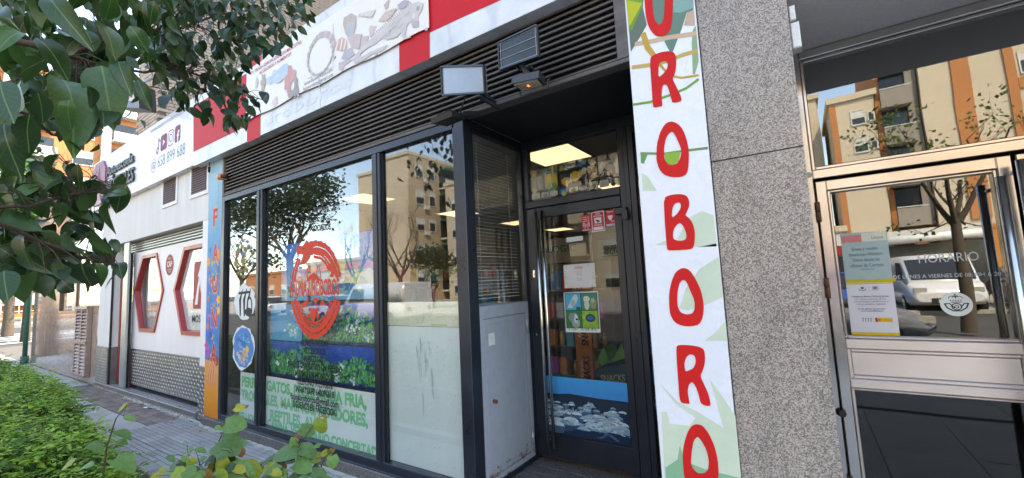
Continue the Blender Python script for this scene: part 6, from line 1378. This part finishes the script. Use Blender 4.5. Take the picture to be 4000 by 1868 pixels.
def tree(label, x, y, h, trunk, L, lev, seed, spread=.55, leaves=0, size=.2, cols=None, rad=.5, r=.14, name='street_tree', z=-.05):
    t = thing(name, label, 'tree', (x, y, z)); rr = random.Random(seed); mb = MB(); tips = []
    mb.tube([(x, y, z), (x+.04, y, z+trunk*.5), (x+.02, y+.03, z+trunk)], [r*1.25, r, r*.85], 9, caps=False)
    for k in range(4): a = k*1.57+rr.uniform(-.4, .4); grow(mb, Vector((x+.02, y+.03, z+trunk-.15*k*.3)), Vector((math.cos(a)*.5, math.sin(a)*.5, .85)).normalized(), L, r*.6, lev, rr, spread, tips)
    mb.build('trunk', M['bark'], t, recalc=False)
    if leaves: lb = MB(); leafcloud(lb, tips, leaves, size, cols, rr, rad); meta(lb.build('crown', M['crown'], t, recalc=False), kind='stuff')
    return t
DK = [(.022, .045, .018), (.03, .06, .02), (.016, .033, .014), (.045, .08, .028)]; LT_ = [(.10, .15, .03), (.07, .12, .03), (.12, .16, .05)]; BRT = [(.10, .20, .03), (.14, .25, .04), (.07, .15, .025)]
tree('big dark leafed street tree reflected in the middle pane', -25.4, -9, 8.5, 3.6, 2.3, 3, 3, .5, 5200, .26, DK, .55, .2)
tree('bare branching street tree reflected in the narrow pane', -31.5, -9, 8.4, 2.6, 2.6, 4, 5, .55)
tree('bare street tree reflected in the right pane behind the white van', -21.4, -14, 8.4, 2.2, 2.5, 4, 8, .5)
tree('second bare street tree half hidden by the middle mullion', -33.0, -19, 8, 2.4, 2.4, 4, 18, .55)
tree('small evergreen beside the bare tree beyond the white van', -21.0, -16.5, 4.4, 1.0, 1.3, 3, 28, .45, 1800, .2, DK, .35, .09)
tree('young plane tree with sparse new leaves reflected in the post office glass', 3.0, -7.5, 5.5, 2.5, 1.25, 3, 12, .62, 700, .10, LT_, .16, .11)
tree('leafy green tree beyond the stone building at the far left', -36, 4.1, 9, 3, 2.2, 3, 15, .5, 5200, .28, BRT, .6, .2)
tree('bright green young tree in front of the orange block at the far left', -29.5, 3.9, 8, 2.4, 1.9, 3, 45, .5, 4200, .24, BRT, .5, .14)
tree('bare tree in front of the orange apartment block down the street', -30.5, 6.9, 13, 4.5, 3.1, 4, 17, .5)
tk = thing('street_tree', 'thick street tree trunk at the far left edge beyond the hedge', 'tree', (-19.6, 1.9, 0)); mb = MB(); mb.tube([(-19.6, 1.78, 0), (-19.6, 1.8, 1.6), (-19.55, 1.75, 3.4)], [.27, .2, .18], 12); mb.build('trunk', M['bark'], tk)
rr = random.Random(77); mb = MB(); tips = []
for k in range(4): grow(mb, Vector((-19.55, 1.75, 3.3)), Vector((math.cos(k*1.6)*.6, math.sin(k*1.6)*.6, .8)).normalized(), 1.5, .08, 2, rr, .5, tips)
mb.build('limbs', M['bark'], tk, recalc=False); lb = MB(); leafcloud(lb, tips, 1500, .16, DK, rr, .45); meta(lb.build('crown', M['crown'], tk, recalc=False), kind='stuff')
# ---- down the street at the far left
OB = block('tall orange brick apartment block with white balconies closing the street at the left', -76, -62, -6, 26, 25, 'orange_wall')
for f in range(8):
    for i, yy in enumerate((-3.5, .5, 4.2, 8, 11.5, 15, 19)): (balcony if i % 2 else window)(OB, ('X', -62), yy, 1.6+f*2.9, 1.5 if i % 2 == 0 else 2.8, *((1.4, .5) if i % 2 == 0 else ('shutter', 1.2, 'awning_green' if f % 3 == 1 else None)))
for yy in (6.1, 13.2): MB().box(-61.998, -61.6, yy-.4, yy+.4, 0, 24.9).build('white_pier', M['shutter'], OB)
fz0, fz1, fz2 = PX(70, 1250, -50).z, PX(70, 1226, -50).z, PX(70, 1163, -50).z
fe = thing('railing_fence', 'white railing fence on a low brick wall across the far street', 'fence', (-50, 6, 0))
MB().box(-50.2, -49.8, -14, 24, -.1, fz0).build('wall_base', M['kerb'], fe); MB().box(-50.2, -49.75, -14, 24, fz0+.003, fz1).build('brick_wall', M['orange_wall'], fe)
rl = MB().box(-.03, .03, -19, 19, 0, .06).mesh('rail', M['shutter'])
for z in (fz1+.15, fz2-.25): o = bpy.data.objects.new('rail', rl); COL.objects.link(o); o.parent = fe; o.location = (0, -1, z)
bl = MB().box(-.025, .025, -.025, .025, 0, fz2-fz1).mesh('baluster', M['shutter'])
for i in range(90): o = bpy.data.objects.new('baluster', bl); COL.objects.link(o); o.parent = fe; o.location = (0, -14.5+i*.3, fz1)
r2 = thing('street_railing', 'low pale railing along the kerb of the far street', 'railing', (-44, 6, -.1))
for z in (.75, .35): MB().box(-44.03, -43.97, -14, 24, z, z+.06).build('rail', M['shutter'], r2)
bl = MB().box(-.02, .02, -.02, .02, 0, .9).mesh('post', M['shutter'])
for i in range(60): o = bpy.data.objects.new('post', bl); COL.objects.link(o); o.parent = r2; o.location = (0, -19+i*.6, 0)
sp = thing('sign_post', 'slim dark green post standing at the corner of the stone clad building', 'post', (-17.75, 2.36, 0)); MB().tube([(-17.75, 2.36, 0), (-17.75, 2.36, 3.0)], .05, 10).build('pole', M['awning_green'], sp); MB().tube([(-17.75, 2.36, 0.001), (-17.75, 2.36, .22)], .085, 10).build('base_collar', M['awning_green'], sp)
for i in range(5):
    z = sheet('zebra_stripe', -40+i*2.2, -39+i*2.2, -4, 8, -.115, M['white_sign'], .004)
# wall lantern on an arm beside the brick wing
lc = PY(505, 365, 2.05); la = thing('wall_lantern', 'dark hanging lantern with a pinkish lens on an arm from the brick wall', 'lantern', tuple(lc))
kq = k0; a = [PY(*kq(585, 540), 2.0), PY(*kq(700, 543), 2.0), PY(*kq(695, 425), 2.0), PY(*kq(665, 405), 2.0), PY(*kq(612, 470), 2.0)]
MB().prism(a, (-.05, .22, 0)).build('housing', M['blackplastic'], la); cen = sum(a, Vector())/5; b_ = [cen+(v-cen)*.62+Vector((.02, -.008, .02)) for v in a]
M['pink'] = MT('pinkish_lens', (.45, .26, .23), .3); MB().prism(b_, (0, .006, 0)).build('lens', M['pink'], la)
MB().tube([PY(*kq(690, 430), 2.1), PY(*kq(760, 395), 2.4), PY(*kq(860, 420), 2.82)], .022, 6).build('arm', M['greymetal'], la); MB().tube([PY(*kq(700, 440), 2.1), PY(*kq(770, 437), 2.4), PY(*kq(868, 458), 2.82)], .012, 5).build('cable', M['rubber'], la)

# ================================================================ PLANTS
def leafmesh(W=.55, fold=.16, curl=.18, n=7, heart=False, tip=.9):
    """unit leaf: base at 0, tip at x = 1, folded along its midrib"""
    vs, fs = [], []
    for i in range(n+1):
        t = i/n
        if heart: hw = W*.5*(math.sin(math.pi*min(1, (t*.86+.14)))**.62)*(1.06-.25*t); x = t - (.10*(1-t)**2)
        else: hw = W*.5*(math.sin(math.pi*t**.78))**.85*(1 if t < .8 else 1-(t-.8)*.6); x = t
        z = -curl*t*t + .04*math.sin(t*5)
        lift = fold*hw
        vs += [(x - (.12*W if heart and i == 0 else 0), hw, z+lift), (x, 0, z), (x - (.12*W if heart and i == 0 else 0), -hw, z+lift)]
    for i in range(n):
        a = 3*i; fs += [(a, a+1, a+4, a+3), (a+1, a+2, a+5, a+4)]
    return vs, fs
def frame_of(d, nrm):
    x = Vector(d).normalized(); z = Vector(nrm); z = (z - x*z.dot(x)).normalized(); y = z.cross(x); return Matrix((x, y, z)).transposed()
def meshof(vs, fs, mat, name='leaf'):
    mb = MB(); mb.add(vs, fs, 0, None, True); return mb.mesh(name, mat)
# ---- overhanging street tree with glossy leaves
TR = thing('overhanging_tree', 'street tree whose dark glossy leaved boughs hang over the upper left', 'tree', (-.9, -.9, 0))
def d3(u, v, D): return PD(u, v, D)
rr = random.Random(23)
limbs = [([Vector((-.9, -.9, 0)), Vector((-.92, -.88, 1.2)), Vector((-.95, -.8, 2.1))], [.09, .075, .06]),
 ([Vector((-.95, -.8, 2.0)), Vector((-1.05, -.3, 2.2)), d3(-150, 120, .95), d3(250, 210, 1.1), d3(560, 150, 1.6), d3(850, 60, 2.2), d3(1100, 20, 2.6)], [.03, .018, .010, .007, .006, .005, .002]),
 ([d3(250, 210, 1.1), d3(480, 280, 1.35), d3(700, 270, 1.8), d3(880, 330, 2.2), d3(1040, 395, 2.4)], [.006, .005, .004, .003, .0015]),
 ([Vector((-.95, -.8, 1.9)), Vector((-1.1, -.25, 1.8)), d3(-120, 830, .95), d3(150, 940, 1.1), d3(330, 1010, 1.3), d3(450, 1035, 1.45)], [.025, .014, .006, .004, .003, .0015]),
 ([d3(-120, 830, .95), d3(100, 800, 1.1), d3(330, 750, 1.3), d3(490, 735, 1.5)], [.005, .004, .003, .0015]),
 ([d3(-150, 120, .95), d3(60, 420, .9), d3(200, 520, 1.0), d3(330, 560, 1.1)], [.006, .004, .003, .0015])]
mb = MB()
for pts, rad in limbs[:1]: mb.tube(pts, rad, 12)
mb.build('trunk', M['bark'], TR, recalc=False)
mb = MB()
for pts, rad in limbs[1:]:
    q = []; ra = []
    for i in range(len(pts)-1):
        for k in range(3): q.append(pts[i].lerp(pts[i+1], k/3)+Vector((rr.uniform(-1, 1), rr.uniform(-1, 1), rr.uniform(-1, 1)))*.006); ra.append(rad[i]+(rad[i+1]-rad[i])*k/3)
    q.append(pts[-1]); ra.append(rad[-1]); mb.tube(q, ra, 6)
twigpts = []
for pts, rad in limbs[1:]:
    for i in range(len(pts)-1):
        for k in range(10): twigpts.append(pts[i].lerp(pts[i+1], k/10))
def inside(poly, u, v):
    c = False; j = len(poly)-1
    for i in range(len(poly)):
        (x1, y1), (x2, y2) = poly[i], poly[j]
        if (y1 > v) != (y2 > v) and u < (x2-x1)*(v-y1)/(y2-y1)+x1: c = not c
        j = i
    return c
RA = [(-60, -60), (520, -60), (580, 100), (560, 330), (470, 330), (440, 420), (340, 500), (320, 550), (230, 520), (150, 470), (90, 600), (30, 640), (-60, 560)]
RB = [(560, 20), (720, -50), (1240, -50), (1225, 80), (1150, 150), (1085, 195), (1000, 235), (945, 290), (960, 330), (1040, 370), (1040, 415), (985, 450), (920, 470), (860, 468), (800, 420), (760, 375), (700, 355), (640, 330), (570, 250)]
RC = [(-50, 720), (110, 660), (250, 600), (330, 690), (400, 735), (500, 720), (510, 750), (460, 820), (390, 850), (440, 930), (465, 1000), (440, 1085), (350, 1105), (190, 1125), (80, 1100), (-50, 1150)]
shapes = [leafmesh(.56, .22, .22), leafmesh(.50, .30, .30), leafmesh(.62, .15, .12), leafmesh(.46, .4, .1)]
lm = [meshof(*s, M['leaf']) for s in shapes]
places = []
def put_leaf(base, d, nrm, L): places.append(((base-C0).length, base, d, nrm, L))
BIG = [((250, -10), (372, 150), 140, .8), ((480, 100), (628, 262), 130, .85), ((595, 310), (650, 470), 105, .9), ((180, 190), (372, 365), 105, .85), ((400, 190), (285, 272), 85, .9), ((110, 165), (-40, 240), 95, .75), ((650, 130), (748, 258), 80, 1.0), ((235, 295), (105, 378), 60, .9), ((310, 400), (442, 665), 140, .95), ((190, 465), (232, 632), 190, .85), ((150, 575), (125, 775), 120, .8), ((20, 620), (60, 855), 130, .8), ((235, 600), (430, 738), 75, .95), ((510, 330), (565, 600), 90, 1.0), ((690, 400), (757, 550), 50, 1.1), ((0, 410), (50, 610), 130, .75), ((440, 430), (480, 560), 70, .9), ((700, 350), (630, 275), 55, 1.1), ((60, 90), (-30, 20), 90, .8), ((560, -20), (530, 120), 90, .9), ((350, 500), (330, 640), 110, .9), ((420, 520), (440, 720), 80, 1.0), ((100, 430), (60, 560), 100, .8), ((480, 560), (560, 590), 50, 1.0), ((330, 180), (410, 180), 40, .9),
 ((640, 980), (490, 965), 60, 1.3), ((640, 930), (560, 1075), 80, 1.3)]
BIGL = [((480, 120), (545, 235), 90, 1.2), ((410, 120), (450, 255), 100, 1.15), ((330, 150), (320, 200), 60, 1.1), ((230, 180), (235, 285), 90, 1.05), ((130, 180), (85, 245), 50, 1.0), ((20, 160), (30, 300), 110, .9), ((560, 0), (600, 60), 40, 1.4), ((590, 120), (615, 175), 20, 1.5)]
for lst, kf in ((BIG, k0), (BIGL, k0l)):
    for (b, t, wpx, D) in lst:
        p0, p1 = d3(*kf(*b), D+rr.uniform(-.04, .04)), d3(*kf(*t), D+rr.uniform(-.04, .04)); n_ = -ray(*kf(*b)).normalized() + Vector((rr.uniform(-.5, .5), rr.uniform(-.5, .5), rr.uniform(.0, .8)))
        put_leaf(p0, p1-p0, n_, (p1-p0).length)
def region(poly, n, dfun, lf, mind):
    pts = []; tries = 0
    us = [p[0] for p in poly]; vs_ = [p[1] for p in poly]
    while len(pts) < n and tries < n*40:
        tries += 1; u, v = rr.uniform(min(us), max(us)), rr.uniform(min(vs_), max(vs_))
        if not inside(poly, u, v): continue
        if noise.noise(Vector((u/90, v/90, 3.3))) < -.30: continue
        if any((u-a)**2+(v-b)**2 < mind**2 for a, b in pts): continue
        pts.append((u, v)); D = dfun(u, v)*rr.uniform(.9, 1.1); p = d3(u, v, D); a = rr.uniform(0, 6.28); h = rr.uniform(.2, .9)
        d = Vector((math.cos(a)*h, math.sin(a)*h, -rr.uniform(.35, 1))); n_ = Vector((rr.uniform(-.8, .8), -rr.uniform(-.1, 1), rr.uniform(0, 1)))
        L = lf*rr.uniform(.7, 1.2); put_leaf(p - d.normalized()*L*.45, d, n_, L)
region(RA, 170, lambda u, v: 1.25, .095, 20); region(RB, 430, lambda u, v: 1.6+(u-560)/680*1.0, .076, 11); region(RC, 150, lambda u, v: 1.15+u/1500, .085, 19)
region([(620, 380), (700, 370), (860, 470), (980, 455), (960, 480), (900, 500), (800, 470), (740, 430)], 26, lambda u, v: 2.05, .075, 16)
for i in range(150):                                      # leaves nearer the shop that show in the glass at the top of the right pane
    p = Vector((-3.75+rr.gauss(0, .28), .75+rr.gauss(0, .2), 3.3+rr.gauss(0, .28))); put_leaf(p, Vector((rr.uniform(-.6, .6), rr.uniform(-.6, .6), -.8)), Vector((rr.uniform(-1, 1), .6, .5)), .09*rr.uniform(.7, 1.2))
places = [p for p in places if abs(p[1].x) < 40]
places.sort(key=lambda p: p[0]/p[4])
restm = MB(); GL = [(.022, .056, .02), (.03, .07, .024), (.016, .04, .017)]
tb0 = WL[TR.name]
for n, (dist, base, d, nrm, L) in enumerate(places):
    R3 = frame_of(d, nrm)
    k = min(twigpts, key=lambda q: (q-base).length_squared)
    if (k-base).length < .16: mid = k.lerp(base, .5)+Vector((0, 0, .012)); mb.tube([k, mid, base, base+Vector(d).normalized()*L*.05], [.0018, .0013, .001, .0008], 4, caps=False)
    if n < 298:
        o = bpy.data.objects.new('leaf', lm[n % 4]); COL.objects.link(o); o.parent = TR; o.matrix_local = Matrix.Translation(base-tb0) @ R3.to_4x4() @ Matrix.Diagonal((L, L*rr.uniform(.78, 1.12), L*rr.uniform(.4, 1.7), 1))
    else:
        vs, fs = shapes[n % 4]; c = GL[n % 3]; restm.add([base + R3 @ (Vector(v)*L) for v in vs], fs, 0, c, True)
mb.build('branches', M['twig'], TR, recalc=False); meta(restm.build('foliage', M['leaf2'], TR, recalc=False), kind='stuff')

# ---- clipped hedge in the bed
HG = thing('hedge', 'long bright green leafy hedge in the planting bed beside the pavement', 'hedge', (-9, .75, .05))
hb_ = MB(); rr = random.Random(31)
HC = [(.145, .26, .026), (.19, .32, .038), (.10, .20, .022), (.24, .37, .055), (.11, .21, .036), (.05, .11, .018)]
def hedge_edge(x): return min(1.42, .93 + max(0, -x-4.0)*.115) - (max(0, x+3.9)*.25)
def htop(x, y):
    e = max(0, (y-hedge_edge(x)+.3)/.3); z = .67 - .12*e*e + .17*noise.noise(Vector((x*1.3, y*1.6, 0))) + .11*noise.noise(Vector((x*3.6, y*3.6, 5)))
    if x > -4.1: z -= (x+4.1)*.30
    return z
def hleaf(p, d, nrm, L, c):
    R3 = frame_of(d, nrm); w_ = L*rr.uniform(.42, .58)
    vs = [(0, 0, 0), (L*.38, w_/2, L*.10), (L, 0, -L*.12), (L*.38, -w_/2, L*.10), (L*.42, 0, 0)]
    hb_.add([p + R3 @ Vector(v) for v in vs], [(0, 4, 1), (1, 4, 2), (2, 4, 3), (3, 4, 0)], 0, c)
def hedge_leaves(n, x0, x1, L0):
    for i in range(n):
        x = x0+(x1-x0)*rr.random(); ye = hedge_edge(x); y = .1+(ye-.06)*rr.random()**.8; z = htop(x, y)
        side = rr.random() < .25
        dep = rr.random()**2.2*.22
        if side: y = ye-.06+.12*rr.random()+.10*noise.noise(Vector((x*3, 0, 2))); z = rr.uniform(.1, htop(x, y))
        else: z -= dep
        a = rr.uniform(-2.2, .9); d = Vector((math.cos(a)*.9, math.sin(a)*.6+.35, rr.uniform(-.35, .25))); nrm = Vector((rr.uniform(-.45, .45), rr.uniform(-.5, .4), 1))
        c = HC[0 if dep < .03 else rr.randrange(6)]; c = rr.choice(HC); f = rr.uniform(.8, 1.25); hleaf(Vector((x, y, z+rr.gauss(0, .012))), d, nrm, L0*rr.uniform(.65, 1.25), tuple(v*f for v in c))
hedge_leaves(4600, -7.5, -2.9, .060); hedge_leaves(5000, -16.5, -7.5, .066)
def sprays(n, x0, x1):
    for i in range(n):
        x = x0+(x1-x0)*rr.random(); y = .1+(hedge_edge(x)-.05)*rr.random()**.75; z = htop(x, y)+rr.uniform(-.16, .03)
        a = rr.uniform(-1.5, 1.3); d = Vector((math.cos(a), math.sin(a)*.8+.1, rr.uniform(-.15, .45))).normalized(); s = d.cross(Vector((0, 0, 1))).normalized(); Ls = rr.uniform(.14, .30); m = rr.randint(8, 14); pal = HC[rr.randrange(6)]; br = rr.uniform(.75, 1.3)
        p = Vector((x, y, z))
        sm0.append((p, d, Ls))
        for k in range(m):
            t = (k+.5)/m; q = p+d*Ls*t+Vector((0, 0, -.05*t*t)); sd_ = 1 if k % 2 else -1; young = t > .75
            c = tuple(v*br*(1.25 if young else 1)*rr.uniform(.85, 1.15) for v in pal)
            hleaf(q, d*.7+s*sd_*rr.uniform(.5, 1.1)+Vector((0, 0, rr.uniform(-.25, .15))), Vector((rr.uniform(-.3, .3), rr.uniform(-.45, .15), 1)), (.038 if young else .060)*rr.uniform(.75, 1.2), c)
sm0 = []
sprays(760, -7.5, -3.2); sprays(520, -16, -7.5)
for i in range(420):                                    # young shoots above the cut surface
    x = rr.uniform(-9, -3.4); y = rr.uniform(.35, hedge_edge(x)+.05); z = htop(x, y)-.02; lean = Vector((rr.uniform(-.3, .5), rr.uniform(-.1, .5), 1)).normalized(); H = rr.uniform(.05, .2)
    for k in range(7): a = k*2.4+i; hleaf(Vector((x, y, z))+lean*H*k/6, Vector((math.cos(a), math.sin(a), .3)), Vector((0, 0, 1)), .05*rr.uniform(.6, 1.2), tuple(v*rr.uniform(.8, 1.3) for v in HC[3]))
meta(hb_.build('leaves', M['hedge'], HG, recalc=False), kind='stuff')
sm_ = MB()
for p, d, Ls in sm0: sm_.tube([p-d*.08-Vector((0, 0, .12)), p, p+d*Ls*.6-Vector((0, 0, .02))], [.0035, .0025, .001], 3, caps=False)
for i in range(330):
    x = rr.uniform(-9, -3.2); y = rr.uniform(.2, hedge_edge(x)); z = htop(x, y)-.06; sm_.tube([(x+rr.uniform(-.1, .1), y+rr.uniform(-.1, .1), .04), (x+rr.uniform(-.05, .05), y, z*.5), (x, y, z)], [.007, .005, .002], 4, caps=False)
meta(sm_.build('stems', M['twig'], HG, recalc=False), kind='stuff')

# ---- round leaved shoots in the foreground
kb1 = crop(700, 1540, 3.667); kb2 = crop(0, 1300, 2.1186)
HV = [leafmesh(1.05, .14, .12, 8, True), leafmesh(.98, .28, .25, 8, True), leafmesh(1.1, .08, .05, 8, True), leafmesh(.62, .2, .2, 7)]
GRs = [(.115, .215, .065), (.13, .245, .075), (.10, .19, .07)]; YLs = [(.27, .29, .035), (.22, .28, .045), (.31, .29, .035)]; ORs = [(.30, .14, .035), (.26, .17, .03), (.22, .09, .04)]; DGs = [(.045, .095, .04)]
def shrub(label, stems, leaves, kf, D0, seed):
    rr = random.Random(seed); P0 = PD(*kf(*stems[0][0]), D0); t = thing('round_leaved_shrub', label, 'shrub', (P0.x, P0.y, .05), 'round leaved shoots in the planting bed')
    mb = MB(); allp = []
    for s in stems:
        pts = [PD(*kf(*q), D0+rr.uniform(-.03, .03)) for q in s]; low = pts[0]; root = Vector((low.x-.12+rr.uniform(-.05, .05), min(1.36, max(.3, low.y-.1)), .05)); full = [root, root.lerp(low, .55)+Vector((.03, .03, .03))] + pts
        mb.tube(full, [.006, .005]+[.0042*(1-.7*i/len(pts)) for i in range(len(pts))], 6); allp += [full[1].lerp(low, f/4) for f in range(4)]
        for i in range(len(pts)-1): allp += [pts[i].lerp(pts[i+1], f/6) for f in range(7)]
    for (cx_, cy_, w_, h_, code) in leaves:
        s_ = kf(1, 0)[0]-kf(0, 0)[0]; D = D0+rr.uniform(-.12, .08); c = PD(*kf(cx_, cy_), D); Wm, Hm = w_*s_*D/FPX, h_*s_*D/FPX
        k = min(allp, key=lambda q: (q-c).length_squared); L = max(Wm, Hm)*.92
        view = ray(*kf(cx_, cy_)).normalized(); flat = min(Wm, Hm)/max(Wm, Hm)
        nrm = (-view*(flat*.9+.1) + Vector((0, 0, 1))*(1.05-flat*.75) + Vector((rr.uniform(-.25, .25), rr.uniform(-.25, .25), rr.uniform(-.1, .25))))
        if Hm > Wm*1.15: d = Vector((rr.uniform(-.25, .25), 0, -1))
        else: d = RT*(1 if c.x > k.x else -1) + Vector((0, 0, rr.uniform(-.45, .0)))
        dn = d.normalized(); base = c - dn*L*.48; pal = {'g': GRs, 'y': YLs, 'o': ORs, 'd': DGs, 'n': GRs}[code]; col = rr.choice(pal); f = rr.uniform(.9, 1.15); col = tuple(v*f for v in col)
        vs, fs = HV[3] if code == 'n' else HV[rr.randrange(3)]; R3 = frame_of(dn, nrm); lb = MB(); sx = L; sy = L*(1 if code == 'n' else rr.uniform(.88, 1.05))
        lb.add([base + R3 @ Vector((v[0]*sx, v[1]*sy, v[2]*sx)) for v in vs], fs, 0, col, True); lb.build('leaf', M['redbud'], t, recalc=False)
        if (k-base).length < .3: mb.tube([k, k.lerp(base, .5)+Vector((0, 0, .01)), base], [.0016, .0013, .001], 4, caps=False)
    mb.build('stems', M['twig'], t, recalc=False)
shrub('leafy shoot with big round green leaves and a yellow tip before the orange sign foot', [[(480, 1150), (560, 690), (670, 470), (790, 210), (850, 170)], [(480, 1150), (700, 960), (800, 880)], [(330, 1200), (290, 980)]],
 [(815, 440, 300, 270, 'g'), (760, 680, 310, 200, 'g'), (690, 790, 380, 230, 'g'), (870, 200, 120, 130, 'y'), (560, 485, 90, 60, 'g'), (950, 185, 70, 50, 'o'), (560, 940, 200, 170, 'y'), (620, 1050, 150, 190, 'y'), (420, 965, 180, 150, 'd'), (890, 850, 100, 120, 'o'), (840, 980, 130, 120, 'y'), (720, 1090, 150, 120, 'o'), (300, 800, 190, 80, 'n'), (280, 950, 150, 100, 'g'), (500, 800, 170, 120, 'g'), (480, 1060, 100, 140, 'y'), (380, 1170, 220, 90, 'g'), (620, 1190, 200, 100, 'g'), (760, 960, 180, 130, 'd'), (900, 1090, 330, 210, 'g')], kb1, 2.2, 1)
shrub('tall shoot with yellow heart shaped leaves in front of the white window poster', [[(1400, 1180), (1560, 930), (1660, 840), (1750, 690), (1920, 450), (2010, 330), (2070, 300)], [(1060, 1120), (1180, 1010)], [(1500, 980), (1660, 930)], [(1750, 690), (1690, 600)]],
 [(2030, 480, 150, 250, 'y'), (1850, 530, 220, 140, 'g'), (1850, 820, 270, 200, 'g'), (1500, 850, 350, 170, 'g'), (1640, 700, 100, 150, 'g'), (1550, 930, 210, 140, 'g'), (1250, 965, 180, 120, 'g'), (1040, 1070, 300, 210, 'y'), (1110, 1120, 130, 190, 'y'), (1470, 1150, 190, 140, 'g'), (1350, 1080, 190, 110, 'y'), (1600, 1190, 210, 110, 'g'), (1700, 600, 80, 50, 'o'), (2095, 325, 60, 30, 'o'), (1140, 1020, 110, 60, 'o'), (1480, 1050, 130, 90, 'o'), (1500, 960, 160, 130, 'd'), (1250, 1180, 240, 110, 'g')], kb1, 2.3, 2)
shrub('low spreading shoot with a bright yellow leaf nearest the right pane', [[(1760, 1180), (1760, 1090), (1850, 920), (1890, 880)], [(2000, 1250), (2040, 1020), (2090, 900), (2180, 830)]],
 [(1930, 925, 180, 170, 'y'), (1830, 930, 160, 150, 'g'), (1960, 745, 110, 60, 'g'), (2130, 860, 90, 130, 'y'), (2060, 855, 80, 90, 'y'), (2200, 985, 140, 180, 'g'), (2200, 810, 60, 60, 'o'), (1790, 1040, 260, 170, 'g'), (1720, 1140, 170, 160, 'g'), (2020, 1150, 210, 150, 'g'), (1800, 1190, 150, 90, 'd'), (2120, 1230, 150, 100, 'g'), (1930, 1060, 130, 80, 'd')], kb1, 2.35, 3)
shrub('small shoot with narrow leaves and orange tips at the end of the hedge', [[(120, 1220), (110, 1050), (130, 900)], [(200, 1230), (190, 1090)]],
 [(110, 825, 240, 70, 'n'), (90, 930, 160, 80, 'n'), (170, 990, 90, 140, 'y'), (200, 1130, 110, 90, 'o'), (30, 1100, 90, 110, 'o'), (250, 1180, 300, 80, 'g'), (60, 1010, 140, 70, 'd'), (-60, 1020, 170, 90, 'g'), (-120, 920, 160, 80, 'n'), (20, 1190, 180, 90, 'g'), (-150, 1130, 200, 110, 'g'), (60, 700, 110, 50, 'n')], kb1, 2.15, 4)
shrub('single tall shoot with a yellow leaf at its tip rising out of the hedge', [[(880, 960), (920, 830), (960, 710), (1050, 600)]],
 [(1005, 625, 90, 80, 'y'), (1070, 705, 110, 60, 'n'), (1015, 835, 190, 60, 'n'), (925, 945, 120, 60, 'g'), (1010, 908, 90, 50, 'g'), (1060, 590, 50, 30, 'o'), (790, 950, 180, 60, 'n'), (555, 1095, 100, 90, 'y'), (1040, 1090, 190, 80, 'g'), (700, 1110, 170, 80, 'n')], kb2, 2.25, 5)
rq = random.Random(55)
fill_ = [(rq.uniform(-450, 2150), 1150+rq.uniform(-70, 170), rq.uniform(90, 230), rq.uniform(70, 160), rq.choice('gggydoyg')) for _ in range(34)]
shrub('thicket of small round leaves along the bottom edge in front of the window', [[(400, 1350), (380, 1200)], [(1000, 1380), (980, 1190)], [(1500, 1380), (1550, 1220)], [(1900, 1380), (1880, 1230)]], fill_, kb1, 2.1, 6)
# litter on the pavement
for nm, lab, (u, v), s_, m in (('paper_scrap', 'small white paper scrap lying on the pavement slabs near the hedge', kb2(775, 657), .05, 'white_sign'), ('paper_scrap', 'crumpled white scrap lying by the tread plate step', kb2(1200, 622), .04, 'white_sign'), ('dry_leaf', 'brown dry leaf lying beside the scrap at the step', kb2(1240, 630), .035, 'twig')):
    p = PZ(u, v, .016); mb = MB(); mb.add([(p.x-s_*1.6, p.y, .016), (p.x, p.y-s_*.5, .022), (p.x+s_*1.5, p.y+.01, .017), (p.x+.01, p.y+s_*.6, .026), (p.x, p.y, .03)], [(0, 1, 4), (1, 2, 4), (2, 3, 4), (3, 0, 4)]); meta(mb.build(nm, M[m], recalc=False), lab, 'litter')

# ---- crumbling mortar line where the shop bases meet the pavement
mb = MB(); rr = random.Random(5); x = -9.4; prev = None
while x < -2.2:
    y0 = 2.352 if x > -6.37 else 2.39; w_ = rr.uniform(.012, .06); a = len(mb.v)
    mb.v += [Vector((x, y0+.004, .012+rr.uniform(.004, .02))), Vector((x, y0-w_, .0165))]
    if prev is not None: mb.face([prev, prev+1, a+1, a])
    prev = a; x += rr.uniform(.03, .09)
M['mortar'] = MT('crumbling_mortar', (.42, .40, .35), .95, 0, .35, 14, .4, 90)
mb.build('mortar_line', M['mortar'], pave, recalc=False)

# ---- dry leaves and grit scattered on the pavement
dl = MB(); dl.add([(-.02, 0, 0), (0, -.011, .005), (.022, 0, .002), (0, .012, .006), (.002, 0, .009)], [(0, 1, 4), (1, 2, 4), (2, 3, 4), (3, 0, 4)]); M['dry'] = MT('dry_leaf', (.22, .13, .05), .9, 0, .4, 20, objvar=.4); dl = dl.mesh('dry_leaf', M['dry'])
for i in range(26):
    x = rr.uniform(-10.5, -3.4); y = 2.36-abs(rr.gauss(0, .25)); y = max(y, 1.55)
    o = bpy.data.objects.new('dry_leaf', dl); COL.objects.link(o); o.location = (x, y, .021); o.rotation_euler = (rr.uniform(-.2, .2), rr.uniform(-.2, .2), rr.uniform(0, 6)); s_ = rr.uniform(.6, 1.5); o.scale = (s_, s_, s_)
    meta(o, 'small brown dry leaf lying on the pavement in front of the shops', 'leaf', 'dry leaves on the pavement')
